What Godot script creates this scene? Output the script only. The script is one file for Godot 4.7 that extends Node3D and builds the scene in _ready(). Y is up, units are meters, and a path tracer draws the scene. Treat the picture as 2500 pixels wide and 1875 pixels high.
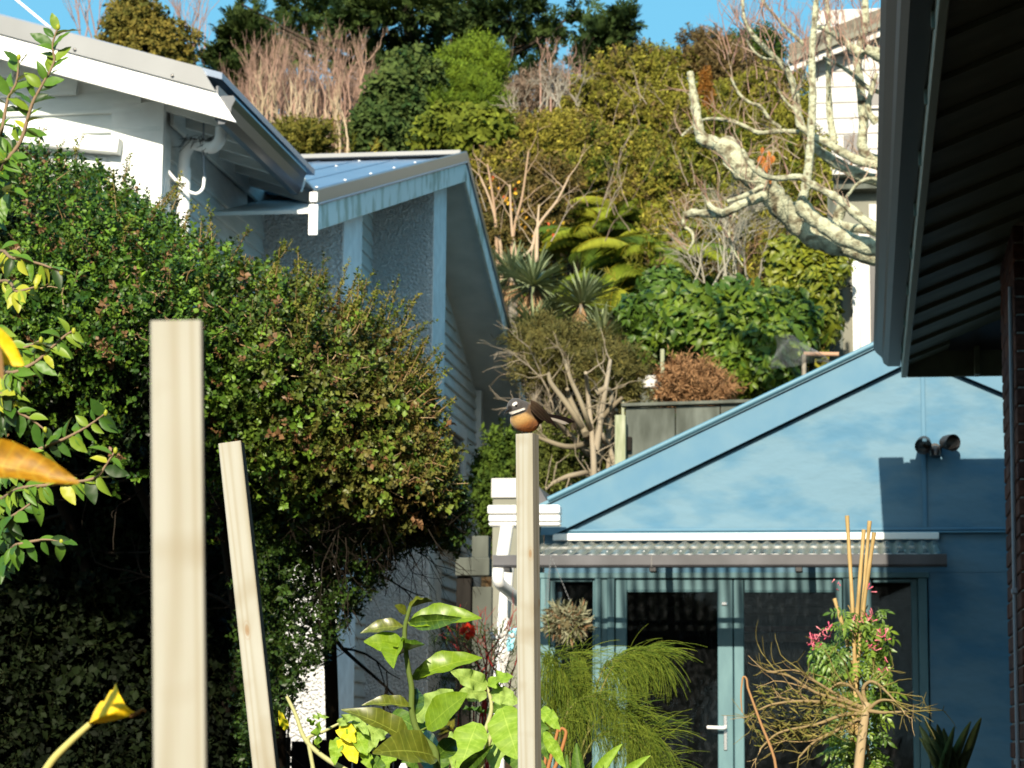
extends Node3D
# A small bird on a garden stake between timber houses, a bushy hillside behind.
# World: x right, y up, -z along the houses' long axis. Photo points (2500 x 1875) become world points through at() / on_x() with a real distance.

const FOCAL := 5780.0
const EYE := Vector3(0, 1.5, 0)
const SUN_EL := 28.0
const SUN_AZ := 1.5
var lens_basis: Basis
var M := {}
var used := {}

# ---------------------------------------------------------------- geometry collector
class G:
	var v := PackedVector3Array()
	var n := PackedVector3Array()
	var uv := PackedVector2Array()
	var c := PackedColorArray()
	var col := Color.WHITE
	func tri(a: Vector3, b: Vector3, d: Vector3, na: Vector3, nb: Vector3, nd: Vector3, ua := Vector2.ZERO, ub := Vector2.ZERO, ud := Vector2.ZERO) -> void:
		if (d - a).cross(b - a).dot(na + nb + nd) < 0.0:
			v.append(a); v.append(d); v.append(b)
			n.append(na); n.append(nd); n.append(nb)
			uv.append(ua); uv.append(ud); uv.append(ub)
		else:
			v.append(a); v.append(b); v.append(d)
			n.append(na); n.append(nb); n.append(nd)
			uv.append(ua); uv.append(ub); uv.append(ud)
		c.append(col); c.append(col); c.append(col)
	func flat(a: Vector3, b: Vector3, d: Vector3, out: Vector3) -> void:
		var nn := (b - a).cross(d - a).normalized()
		if nn.dot(out) < 0.0: nn = -nn
		tri(a, b, d, nn, nn, nn)
	func quad(a: Vector3, b: Vector3, d: Vector3, e: Vector3, out: Vector3) -> void:
		flat(a, b, d, out); flat(a, d, e, out)
	# a convex solid between two outlines of the same count
	func prism(p: PackedVector3Array, q: PackedVector3Array) -> void:
		var mid := Vector3.ZERO
		for i in p.size(): mid += p[i] + q[i]
		mid /= 2.0 * p.size()
		var k := p.size()
		for i in k:
			var j := (i + 1) % k
			var m := (p[i] + p[j] + q[i] + q[j]) / 4.0
			quad(p[i], p[j], q[j], q[i], m - mid)
		var pc := Vector3.ZERO
		var qc := Vector3.ZERO
		for i in k:
			pc += p[i] / k; qc += q[i] / k
		for i in range(1, k - 1):
			flat(p[0], p[i], p[i + 1], pc - mid)
			flat(q[0], q[i], q[i + 1], qc - mid)
	func box(x: Transform3D, s: Vector3, bevel := 0.0) -> void:
		var h := s / 2.0
		var b := minf(bevel, minf(h.x, minf(h.y, h.z)) * 0.9)
		if b <= 0.0:
			var p := PackedVector3Array(); var q := PackedVector3Array()
			for k in [[-1, -1], [1, -1], [1, 1], [-1, 1]]:
				p.append(x * Vector3(k[0] * h.x, k[1] * h.y, -h.z)); q.append(x * Vector3(k[0] * h.x, k[1] * h.y, h.z))
			prism(p, q)
			return
		var B := x.basis
		for ax in 3:
			var u := (ax + 1) % 3
			var w := (ax + 2) % 3
			for sg in [-1.0, 1.0]:
				var pts := []
				for k in [[-1, -1], [1, -1], [1, 1], [-1, 1]]:
					var pt := Vector3.ZERO
					pt[ax] = sg * h[ax]; pt[u] = k[0] * (h[u] - b); pt[w] = k[1] * (h[w] - b)
					pts.append(x * pt)
				var o := Vector3.ZERO
				o[ax] = sg
				quad(pts[0], pts[1], pts[2], pts[3], B * o)
			for s1 in [-1.0, 1.0]:
				for s2 in [-1.0, 1.0]:
					var pa := Vector3.ZERO; var pb := Vector3.ZERO; var o2 := Vector3.ZERO
					pa[u] = s1 * h[u]; pa[w] = s2 * (h[w] - b); pb[u] = s1 * (h[u] - b); pb[w] = s2 * h[w]
					o2[u] = s1; o2[w] = s2
					var e := Vector3.ZERO
					e[ax] = h[ax] - b
					quad(x * (pa - e), x * (pa + e), x * (pb + e), x * (pb - e), B * o2)
		for a1 in [-1.0, 1.0]:
			for a2 in [-1.0, 1.0]:
				for a3 in [-1.0, 1.0]:
					var g := Vector3(a1, a2, a3)
					var i := g * (h - Vector3(b, b, b))
					flat(x * (i + Vector3(a1 * b, 0, 0)), x * (i + Vector3(0, a2 * b, 0)), x * (i + Vector3(0, 0, a3 * b)), B * g)
	func tube(pts: PackedVector3Array, rad: PackedFloat32Array, sides := 6, cap := true) -> void:
		var k := pts.size()
		if k < 2: return
		var dirs := []
		for i in k:
			var d := pts[mini(i + 1, k - 1)] - pts[maxi(i - 1, 0)]
			dirs.append(d.normalized() if d.length() > 1e-9 else Vector3.UP)
		var ref: Vector3 = dirs[0].cross(Vector3(0.31, 0.9, 0.2)).normalized()
		var ring0 := PackedVector3Array(); var nor0 := PackedVector3Array()
		var run := 0.0
		for i in k:
			var t: Vector3 = dirs[i]
			ref = (ref - t * ref.dot(t)).normalized()
			var bi := t.cross(ref)
			var ring := PackedVector3Array(); var nor := PackedVector3Array()
			for s in sides + 1:
				var an := TAU * s / sides
				var nn := ref * cos(an) + bi * sin(an)
				nor.append(nn); ring.append(pts[i] + nn * rad[i])
			var run0 := run
			if i > 0:
				run += pts[i].distance_to(pts[i - 1])
				for s in sides:
					var u0 := float(s) / sides; var u1 := float(s + 1) / sides
					tri(ring0[s], ring0[s + 1], ring[s + 1], nor0[s], nor0[s + 1], nor[s + 1], Vector2(u0, run0), Vector2(u1, run0), Vector2(u1, run))
					tri(ring0[s], ring[s + 1], ring[s], nor0[s], nor[s + 1], nor[s], Vector2(u0, run0), Vector2(u1, run), Vector2(u0, run))
			if cap and (i == 0 or i == k - 1):
				var o := -t if i == 0 else t
				for s in sides:
					tri(pts[i], ring[s], ring[s + 1], o, o, o)
			ring0 = ring; nor0 = nor
	func ball(x: Transform3D, rings := 8, segs := 12) -> void:
		for i in rings:
			for j in segs:
				var q := []
				for k in [[i, j], [i, j + 1], [i + 1, j + 1], [i + 1, j]]:
					var a: float = PI * k[0] / rings; var b: float = TAU * k[1] / segs
					q.append(Vector3(sin(a) * cos(b), cos(a), sin(a) * sin(b)))
				var nb := x.basis.inverse().transposed()
				for t in [[0, 1, 2], [0, 2, 3]]:
					var A: Vector3 = q[t[0]]; var Bv: Vector3 = q[t[1]]; var C: Vector3 = q[t[2]]
					if A.distance_to(Bv) < 1e-6 or Bv.distance_to(C) < 1e-6 or A.distance_to(C) < 1e-6: continue
					tri(x * A, x * Bv, x * C, (nb * A).normalized(), (nb * Bv).normalized(), (nb * C).normalized())
	# a grid of points [row][col] with smooth normals; both faces show
	func sheet(rows: Array, out: Vector3) -> void:
		var R := rows.size()
		var C: int = rows[0].size()
		var nr := []
		for i in R:
			var line := []
			for j in C:
				var du: Vector3 = rows[mini(i + 1, R - 1)][j] - rows[maxi(i - 1, 0)][j]
				var dv: Vector3 = rows[i][mini(j + 1, C - 1)] - rows[i][maxi(j - 1, 0)]
				var nn := du.cross(dv)
				if nn.length() < 1e-12: nn = out
				nn = nn.normalized()
				if nn.dot(out) < 0.0: nn = -nn
				line.append(nn)
			nr.append(line)
		for i in R - 1:
			for j in C - 1:
				var a := Vector2(float(j) / (C - 1), float(i) / (R - 1)); var b := Vector2(float(j + 1) / (C - 1), float(i + 1) / (R - 1))
				tri(rows[i][j], rows[i][j + 1], rows[i + 1][j + 1], nr[i][j], nr[i][j + 1], nr[i + 1][j + 1], a, Vector2(b.x, a.y), b)
				tri(rows[i][j], rows[i + 1][j + 1], rows[i + 1][j], nr[i][j], nr[i + 1][j + 1], nr[i + 1][j], a, b, Vector2(a.x, b.y))
	func mesh() -> ArrayMesh:
		var a := []
		a.resize(Mesh.ARRAY_MAX)
		a[Mesh.ARRAY_VERTEX] = v; a[Mesh.ARRAY_NORMAL] = n; a[Mesh.ARRAY_TEX_UV] = uv; a[Mesh.ARRAY_COLOR] = c
		var m := ArrayMesh.new()
		m.add_surface_from_arrays(Mesh.PRIMITIVE_TRIANGLES, a)
		return m

# ---------------------------------------------------------------- photo point -> world point
func ray(px: float, py: float) -> Vector3:
	return lens_basis * Vector3((px - 1250.0) / FOCAL, -(py - 937.5) / FOCAL, -1.0)
func at(px: float, py: float, z: float) -> Vector3:          # the point seen at (px, py) that lies z metres along the houses' axis
	var d := ray(px, py)
	return EYE + d * (z / -d.z)
func on_x(px: float, py: float, x: float) -> Vector3:        # ... that lies on the upright plane at x
	var d := ray(px, py)
	return EYE + d * (x / d.x)

# ---------------------------------------------------------------- nodes
func numbered(s: String) -> String:
	if not used.has(s):
		used[s] = 0
		return s
	used[s] += 1
	return "%s_%03d" % [s, used[s]]
func thing(called: String, label: String, category: String, base := Vector3.ZERO, group := "") -> Node3D:
	var o := Node3D.new()
	o.name = numbered(called)
	add_child(o)
	o.position = base
	o.set_meta("label", label); o.set_meta("category", category)
	if group: o.set_meta("group", group)
	return o
func origin_of(p: Node3D) -> Vector3:
	var s := Vector3.ZERO
	var q: Node = p
	while q is Node3D and q != self:
		s += q.position
		q = q.get_parent()
	return s
func frame_of(p: Node3D) -> Transform3D:
	var x := Transform3D.IDENTITY
	var q: Node = p
	while q is Node3D and q != self:
		x = q.transform * x
		q = q.get_parent()
	return x
func put(p: Node3D, called: String, m: Mesh, mat: Material, x := Transform3D.IDENTITY) -> MeshInstance3D:   # x is given in world axes
	var o := MeshInstance3D.new()
	o.name = called
	o.mesh = m
	o.material_override = mat
	if p == self:
		o.name = numbered(called)
		o.transform = x
	else:
		o.transform = frame_of(p).affine_inverse() * x
	p.add_child(o, true)
	return o
func structure(called: String, m: Mesh, mat: Material) -> MeshInstance3D:
	var o := put(self, called, m, mat)
	o.set_meta("kind", "structure")
	return o
func boxpart(p: Node3D, called: String, lo: Vector3, hi: Vector3, mat: Material, bevel := 0.004) -> MeshInstance3D:
	var g := G.new()
	var s := (hi - lo).abs()
	g.box(Transform3D.IDENTITY, s, bevel)
	return put(p, called, g.mesh(), mat, Transform3D(Basis.IDENTITY, (lo + hi) / 2.0))
func beam(p: Node3D, called: String, a: Vector3, b: Vector3, w: float, h: float, mat: Material, up := Vector3.UP, bevel := 0.004) -> MeshInstance3D:
	var g := G.new()
	var d := b - a
	g.box(Transform3D.IDENTITY, Vector3(w, h, d.length()), bevel)
	var zz := d.normalized()
	var xx := up.cross(zz).normalized()
	var yy := zz.cross(xx)
	return put(p, called, g.mesh(), mat, Transform3D(Basis(xx, yy, zz), (a + b) / 2.0))
func pipe(p: Node3D, called: String, pts: Array, r: float, mat: Material, sides := 10) -> MeshInstance3D:
	var g := G.new()
	var a := PackedVector3Array(pts)
	var rr := PackedFloat32Array()
	for i in a.size(): rr.append(r)
	g.tube(a, rr, sides)
	return put(p, called, g.mesh(), mat)
func smoothed(pts: Array, per := 5) -> PackedVector3Array:
	var c := Curve3D.new()
	for i in pts.size():
		var t: Vector3 = (pts[mini(i + 1, pts.size() - 1)] - pts[maxi(i - 1, 0)]).normalized()
		var l0: float = (pts[i] - pts[maxi(i - 1, 0)]).length() / 3.0
		var l1: float = (pts[mini(i + 1, pts.size() - 1)] - pts[i]).length() / 3.0
		c.add_point(pts[i], -t * minf(l0, l1 * 2.0), t * minf(l1, l0 * 2.0) if i > 0 else t * l1)
	var out := PackedVector3Array()
	for i in pts.size() - 1:
		for k in per:
			out.append(c.sample(i, float(k) / per))
	out.append(pts[pts.size() - 1])
	return out
func tapered(k: int, r0: float, r1: float) -> PackedFloat32Array:
	var out := PackedFloat32Array()
	for i in k: out.append(lerpf(r0, r1, float(i) / maxi(k - 1, 1)))
	return out
func scatter(p: Node3D, called: String, m: Mesh, mat: Material, xs: Array, cols: PackedColorArray, stuff := true) -> MultiMeshInstance3D:
	var mm := MultiMesh.new()
	mm.transform_format = MultiMesh.TRANSFORM_3D
	mm.use_colors = true
	mm.mesh = m
	mm.instance_count = xs.size()
	var b := origin_of(p)
	for i in xs.size():
		var x: Transform3D = xs[i]
		x.origin -= b
		mm.set_instance_transform(i, x)
		mm.set_instance_color(i, cols[i])
	var o := MultiMeshInstance3D.new()
	o.multimesh = mm
	o.material_override = mat
	o.name = called
	if stuff: o.set_meta("kind", "stuff")
	p.add_child(o, true)
	return o
func aimed(pos: Vector3, y: Vector3, zhint: Vector3, s := Vector3.ONE) -> Transform3D:     # y along the given way, z near zhint
	var yy := y.normalized()
	var zz := zhint - yy * zhint.dot(yy)
	if zz.length() < 1e-5: zz = yy.cross(Vector3(0.3, 0.1, 0.9))
	zz = zz.normalized()
	return Transform3D(Basis(yy.cross(zz) * s.x, yy * s.y, zz * s.z), pos)
func rdir(r: RandomNumberGenerator) -> Vector3:
	var z := r.randf_range(-1, 1)
	var a := r.randf() * TAU
	var q := sqrt(1 - z * z)
	return Vector3(q * cos(a), z, q * sin(a))
func seeded(s: int) -> RandomNumberGenerator:
	var r := RandomNumberGenerator.new()
	r.seed = s
	return r

# ---------------------------------------------------------------- materials
func lin(r: float, g: float, b: float) -> Color:
	return Color(r, g, b).linear_to_srgb()
func mat(col: Color, rough := 0.8, spec := 0.5, metal := 0.0) -> StandardMaterial3D:
	var m := StandardMaterial3D.new()
	m.albedo_color = col
	m.roughness = rough
	m.metallic_specular = spec
	m.metallic = metal
	return m
func noise_tex(seed_: int, freq: float, c0: Color, c1: Color, size := 256, oct := 4, off := [0.0, 1.0], kind := FastNoiseLite.TYPE_SIMPLEX_SMOOTH) -> NoiseTexture2D:
	var f := FastNoiseLite.new()
	f.seed = seed_; f.frequency = freq; f.fractal_octaves = oct; f.noise_type = kind
	var t := NoiseTexture2D.new()
	t.width = size; t.height = size; t.seamless = true; t.noise = f
	var gr := Gradient.new()
	gr.offsets = PackedFloat32Array(off)
	gr.colors = PackedColorArray([c0, c1])
	t.color_ramp = gr
	return t
func tri_tex(m: StandardMaterial3D, tex: Texture2D, scale: Vector3) -> StandardMaterial3D:
	m.albedo_texture = tex
	m.uv1_triplanar = true; m.uv1_world_triplanar = true; m.uv1_scale = scale
	return m
func relief(m: StandardMaterial3D, tex: Texture2D, cm: float) -> StandardMaterial3D:
	m.heightmap_enabled = true; m.heightmap_texture = tex; m.heightmap_scale = cm
	return m
func leafmat(back := 0.5, rough := 0.45, spec := 0.5) -> StandardMaterial3D:
	var m := mat(Color.WHITE, rough, spec)
	m.vertex_color_use_as_albedo = true
	m.backlight_enabled = true
	m.backlight = Color(back, back, back * 0.55)
	return m
func grain_tex(seed_: int, c0: Color, c1: Color, w := 256, h := 256) -> ImageTexture:      # straight wood grain along v
	var f := FastNoiseLite.new(); f.seed = seed_; f.frequency = 0.02; f.fractal_octaves = 3
	var f2 := FastNoiseLite.new(); f2.seed = seed_ + 7; f2.frequency = 0.3
	var im := Image.create(w, h, false, Image.FORMAT_RGB8)
	var knots := []
	var kr := seeded(seed_)
	for k in 2: knots.append(Vector2(kr.randi() % w, 60 + kr.randi() % (h - 120)))
	for y in h:
		for x in w:
			var warp := f.get_noise_2d(x * 0.6, y * 0.05) * 20.0
			var ring := sin((x + warp) * 0.42) * 0.5 + 0.5
			var t := clampf(0.55 * pow(ring, 2.5) + 0.25 * (f2.get_noise_2d(x * 2.0, y * 0.03) * 0.5 + 0.5) + 0.25 * (f.get_noise_2d(x, y * 0.6) + 0.4), 0, 1)
			var cc := c0.lerp(c1, t)
			for k in knots:
				var dx: float = (x - k.x) / 3.5; var dy: float = (y - k.y) / 4.0
				var q := sqrt(dx * dx + dy * dy)
				if q < 2.6: cc = cc.lerp(Color(0.50, 0.38, 0.26), smoothstep(1.2, 0.5, q) * 0.55 + 0.25 * smoothstep(2.6, 1.1, q) * (0.5 + 0.5 * sin(q * 9.0)))
			var st := f.get_noise_2d(x * 0.3 + 900.0, y * 0.9)
			cc = cc.lerp(Color(0.50, 0.46, 0.38), clampf(st - 0.18, 0.0, 1.0) * 0.9)
			im.set_pixel(x, y, cc)
	im.generate_mipmaps()
	return ImageTexture.create_from_image(im)

func make_materials() -> void:
	var soft := noise_tex(3, 0.012, Color(0.90, 0.90, 0.90), Color.WHITE, 256, 4)
	M.white = tri_tex(mat(lin(0.74, 0.76, 0.75), 0.55, 0.4), soft, Vector3(0.8, 0.8, 0.8))
	M.white_shine = mat(lin(0.8, 0.8, 0.79), 0.35, 0.5)
	M.board = tri_tex(mat(lin(0.74, 0.76, 0.75), 0.6, 0.4), noise_tex(5, 0.02, Color(0.86, 0.88, 0.88), Color.WHITE, 256, 4), Vector3(0.4, 1.6, 0.4))
	M.mildew = tri_tex(mat(lin(0.70, 0.72, 0.70), 0.65, 0.3), noise_tex(11, 0.018, Color(0.78, 0.79, 0.74), Color.WHITE, 256, 5, [0.20, 0.50]), Vector3(0.7, 0.35, 0.7))
	M.stucco = relief(tri_tex(mat(lin(0.86, 0.87, 0.88), 0.9, 0.2), noise_tex(13, 0.05, Color(0.90, 0.90, 0.90), Color.WHITE, 256, 4), Vector3(1.2, 1.2, 1.2)), noise_tex(17, 0.045, Color.BLACK, Color.WHITE, 512, 4), 6.0)
	M.plaster = tri_tex(mat(lin(0.82, 0.83, 0.84), 0.8, 0.2), soft, Vector3(1.3, 1.3, 1.3))
	M.stucco_far = M.stucco
	M.roof_blue = tri_tex(mat(lin(0.13, 0.19, 0.28), 0.30, 0.6), noise_tex(19, 0.01, Color(0.82, 0.84, 0.88), Color.WHITE), Vector3(0.5, 0.5, 0.5))
	M.flashing = tri_tex(mat(lin(0.20, 0.21, 0.22), 0.42, 0.5), noise_tex(23, 0.008, Color(0.88, 0.88, 0.88), Color.WHITE), Vector3(0.6, 0.6, 0.6))
	M.flash_dark = mat(lin(0.16, 0.15, 0.14), 0.3, 0.6, 0.45)
	M.gutter_dark = mat(lin(0.035, 0.045, 0.06), 0.3, 0.6)
	M.gutter_grey = tri_tex(mat(lin(0.09, 0.09, 0.10), 0.45, 0.4), noise_tex(29, 0.01, Color(0.75, 0.75, 0.75), Color.WHITE), Vector3(1, 1, 1))
	M.eave_gutter = mat(lin(0.022, 0.028, 0.032), 0.45, 0.3)
	M.eave_fascia = mat(lin(0.17, 0.22, 0.19), 0.5, 0.4)
	M.eave_soffit = tri_tex(mat(lin(0.12, 0.155, 0.115), 0.6, 0.3), noise_tex(31, 0.02, Color(0.8, 0.8, 0.8), Color.WHITE), Vector3(1, 1, 1))
	# the mottled blue wash of the gable: brushed patches of paint
	M.blue_wall = tri_tex(mat(lin(0.118, 0.208, 0.275), 0.75, 0.25), noise_tex(37, 0.008, Color(0.80, 0.91, 0.97), Color.WHITE, 512, 5, [0.15, 0.62]), Vector3(0.42, 0.85, 0.42))
	relief(M.blue_wall, noise_tex(41, 0.03, Color.BLACK, Color.WHITE, 256, 5), 0.5)
	M.blue_trim = tri_tex(mat(lin(0.105, 0.20, 0.27), 0.6, 0.3), noise_tex(43, 0.012, Color(0.84, 0.93, 0.98), Color.WHITE, 256, 4), Vector3(0.9, 0.9, 0.9))
	M.blue_cap = mat(lin(0.09, 0.20, 0.27), 0.45, 0.4)
	M.blue_frame = tri_tex(mat(lin(0.10, 0.195, 0.215), 0.45, 0.4), noise_tex(47, 0.02, Color(0.85, 0.88, 0.9), Color.WHITE), Vector3(1.5, 0.6, 1.5))
	M.gap = mat(lin(0.01, 0.02, 0.03), 0.9, 0.1)
	M.white_flash = mat(lin(0.78, 0.76, 0.72), 0.4, 0.5)
	M.metal = mat(lin(0.6, 0.6, 0.6), 0.25, 0.6, 0.9)
	M.black = mat(lin(0.012, 0.012, 0.014), 0.35, 0.5)
	M.lamp_grey = mat(lin(0.03, 0.03, 0.033), 0.4, 0.5)
	var gl := mat(Color(1, 1, 1, 1), 0.02, 0.5)
	gl.albedo_texture = noise_tex(151, 0.035, Color(0.05, 0.06, 0.06, 0.20), Color(0.17, 0.175, 0.18, 0.34), 512, 6, [0.30, 1.0])
	gl.uv1_triplanar = true; gl.uv1_world_triplanar = true; gl.uv1_scale = Vector3(1.1, 0.8, 1.1)
	gl.transparency = BaseMaterial3D.TRANSPARENCY_ALPHA
	M.glass = gl
	var ag := StandardMaterial3D.new()
	ag.vertex_color_use_as_albedo = true
	ag.transparency = BaseMaterial3D.TRANSPARENCY_ALPHA
	ag.roughness = 0.6
	ag.metallic_specular = 0.3
	M.awning = ag
	M.brick = []
	for k in 4:
		M.brick.append(tri_tex(mat(lin([0.11, 0.14, 0.09, 0.125][k], [0.055, 0.065, 0.046, 0.052][k], [0.045, 0.05, 0.042, 0.038][k]), 0.9, 0.2), noise_tex(53 + k, 0.06, Color(0.7, 0.7, 0.7), Color.WHITE, 128, 4), Vector3(3, 3, 3)))
	M.mortar = tri_tex(mat(lin(0.36, 0.36, 0.35), 0.95, 0.1), noise_tex(59, 0.1, Color(0.7, 0.7, 0.7), Color.WHITE, 128), Vector3(4, 4, 4))
	M.conduit = mat(lin(0.22, 0.25, 0.29), 0.4, 0.4)
	M.soil = relief(tri_tex(mat(lin(0.075, 0.055, 0.035), 0.95, 0.1), noise_tex(61, 0.03, Color(0.5, 0.5, 0.45), Color.WHITE, 512, 5), Vector3(0.35, 0.35, 0.35)), noise_tex(67, 0.05, Color.BLACK, Color.WHITE, 256, 4), 4.0)
	M.grey_ply = tri_tex(mat(lin(0.125, 0.14, 0.125), 0.85, 0.2), noise_tex(71, 0.015, Color(0.62, 0.62, 0.60), Color.WHITE, 256, 5), Vector3(1.2, 0.35, 1.2))
	M.pale_post = tri_tex(mat(lin(0.33, 0.34, 0.25), 0.85, 0.2), noise_tex(73, 0.02, Color(0.75, 0.78, 0.7), Color.WHITE, 256, 5), Vector3(5, 0.6, 5))
	M.dark_timber = tri_tex(mat(lin(0.02, 0.018, 0.016), 0.9, 0.2), noise_tex(79, 0.02, Color(0.6, 0.6, 0.6), Color.WHITE, 128), Vector3(4, 0.5, 4))
	M.olive_timber = tri_tex(mat(lin(0.12, 0.13, 0.11), 0.85, 0.2), noise_tex(83, 0.02, Color(0.7, 0.7, 0.7), Color.WHITE, 128), Vector3(2, 0.5, 2))
	M.far_white = tri_tex(mat(lin(0.58, 0.565, 0.54), 0.8, 0.2), soft, Vector3(0.5, 0.5, 0.5))
	M.far_roof = tri_tex(mat(lin(0.19, 0.175, 0.14), 0.85, 0.2), noise_tex(89, 0.05, Color(0.7, 0.7, 0.7), Color.WHITE, 128), Vector3(1, 1, 1))
	M.far_olive = tri_tex(mat(lin(0.21, 0.21, 0.17), 0.8, 0.2), soft, Vector3(0.5, 0.5, 0.5))
	M.bark = relief(tri_tex(mat(lin(0.42, 0.40, 0.33), 0.9, 0.2), noise_tex(97, 0.02, Color(0.46, 0.40, 0.34), Color(0.97, 1.0, 0.93), 256, 5, [0.18, 0.50]), Vector3(1.6, 1.6, 1.6)), noise_tex(101, 0.08, Color.BLACK, Color.WHITE, 256, 4), 1.6)
	M.trunk = tri_tex(mat(lin(0.10, 0.08, 0.06), 0.95, 0.1), noise_tex(103, 0.06, Color(0.5, 0.5, 0.5), Color.WHITE, 128), Vector3(2, 1, 2))
	M.trunk_pale = tri_tex(mat(lin(0.30, 0.27, 0.22), 0.95, 0.1), noise_tex(103, 0.06, Color(0.6, 0.6, 0.6), Color.WHITE, 128), Vector3(2, 1, 2))
	var vc := mat(Color.WHITE, 0.85, 0.2)
	vc.vertex_color_use_as_albedo = true
	M.tinted = vc
	M.leaf_gloss = leafmat(0.40, 0.42, 0.32)
	M.leaf_soft = leafmat(0.5, 0.65, 0.2)
	M.leaf_thin = leafmat(0.85, 0.4, 0.5)
	M.needle = leafmat(0.25, 0.7, 0.25)
	M.hill_leaf = leafmat(0.16, 0.75, 0.2)
	var wm := mat(Color.WHITE, 0.7, 0.2)
	wm.vertex_color_use_as_albedo = true
	M.feather = wm

# ---------------------------------------------------------------- leaves, sprigs, twigs
# one leaf: base at the origin, along +y, upper face +z; half_width(t) gives its outline
func leaf_into(g: G, x: Transform3D, length: float, width: float, fold := 0.25, droop := 0.2, rows := 4, point := 1.0, wave := 0.0) -> void:
	var grid := []
	for i in rows + 1:
		var t := float(i) / rows
		var w := width * 0.5 * pow(sin(PI * pow(clampf(t, 0.015, 0.985), 0.82)), point)
		var bend := droop * t * t * length
		var y := length * t * (1.0 - 0.25 * droop * t)
		var e := wave * sin(t * 17.0) * w
		grid.append([x * Vector3(-w, y, fold * w - bend + e), x * Vector3(0, y, -bend), x * Vector3(w, y, fold * w - bend - e)])
	g.sheet(grid, x.basis * Vector3(0, 0.1, 1))
func leaf_mesh(length: float, width: float, fold := 0.25, droop := 0.2, rows := 5, point := 1.0, wave := 0.0) -> ArrayMesh:
	var g := G.new()
	leaf_into(g, Transform3D.IDENTITY, length, width, fold, droop, rows, point, wave)
	return g.mesh()
# a short twig along +y that carries a number of leaves
func sprig_mesh(seed_: int, count: int, length: float, leaf: float, width: float, spread := 0.9, rows := 2, droop := 0.2, tone := 0.3, twig := 0.004) -> ArrayMesh:
	var r := seeded(seed_)
	var g := G.new()
	if twig > 0.0:
		g.col = Color(0.8, 0.55, 0.4)
		g.tube(PackedVector3Array([Vector3.ZERO, Vector3(0, length, 0)]), PackedFloat32Array([twig, twig * 0.5]), 3, false)
	for i in count:
		var t := (i + r.randf()) / count
		var a := i * 2.4 + r.randf_range(-0.5, 0.5)
		var side := Vector3(cos(a), 0, sin(a))
		var d := (side * spread + Vector3(0, r.randf_range(0.25, 0.9), 0)).normalized()
		var k := r.randf_range(0.65, 1.15)
		var s := 1.0 - tone * r.randf()
		g.col = Color(s, s, s)
		leaf_into(g, aimed(Vector3(0, length * t, 0), d, (Vector3.UP + rdir(r) * 0.6)), leaf * k, width * k, 0.25, droop, rows)
	return g.mesh()
# flat spray of scale-leaf shoots, as on a cypress
func spray_mesh(seed_: int, length: float, shoots: int) -> ArrayMesh:
	var r := seeded(seed_)
	var g := G.new()
	for i in shoots:
		var t := (i + 0.5) / shoots
		for sd in [-1.0, 1.0]:
			var d := Vector3(sd * r.randf_range(0.5, 0.95), r.randf_range(0.6, 1.0), r.randf_range(-0.15, 0.35)).normalized()
			var s := r.randf_range(0.65, 1.0)
			g.col = Color(s, s, s)
			leaf_into(g, aimed(Vector3(0, length * t * 0.9, 0), d, Vector3(0, 0, 1) + rdir(r) * 0.3), length * (0.55 - 0.3 * t), length * 0.13, 0.4, 0.1, 2)
	leaf_into(g, Transform3D.IDENTITY, length * 1.1, length * 0.12, 0.3, 0.1, 2)
	return g.mesh()
func hair_mesh(length: float, r0: float, droop: float) -> ArrayMesh:
	var g := G.new()
	var p := PackedVector3Array()
	for i in 6:
		var t := i / 5.0
		p.append(Vector3(0, length * t * (1 - 0.35 * droop * t), -droop * length * t * t))
	g.tube(p, tapered(6, r0, r0 * 0.5), 3, false)
	return g.mesh()
func grow(g: G, r: RandomNumberGenerator, p: Vector3, d: Vector3, length: float, rad: float, depth: int, spread: float, lift := 0.15, kids := 3, sides := 4, tips = null) -> void:
	var pts := PackedVector3Array([p])
	var q := p
	var dir := d.normalized()
	for i in 4:
		dir = (dir + rdir(r) * 0.22 + Vector3(0, lift, 0) * 0.4).normalized()
		q += dir * length / 4.0
		pts.append(q)
	g.tube(pts, tapered(5, rad, rad * 0.55), sides, false)
	if depth <= 0:
		if tips != null: tips.append([q, dir])
		return
	for k in kids:
		var i := 1 + (r.randi() % 4) if k > 0 else 4
		var nd := (dir + rdir(r) * spread).normalized()
		grow(g, r, pts[i], nd, length * r.randf_range(0.55, 0.8), rad * 0.55, depth - 1, spread, lift, kids, sides, tips)

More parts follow.
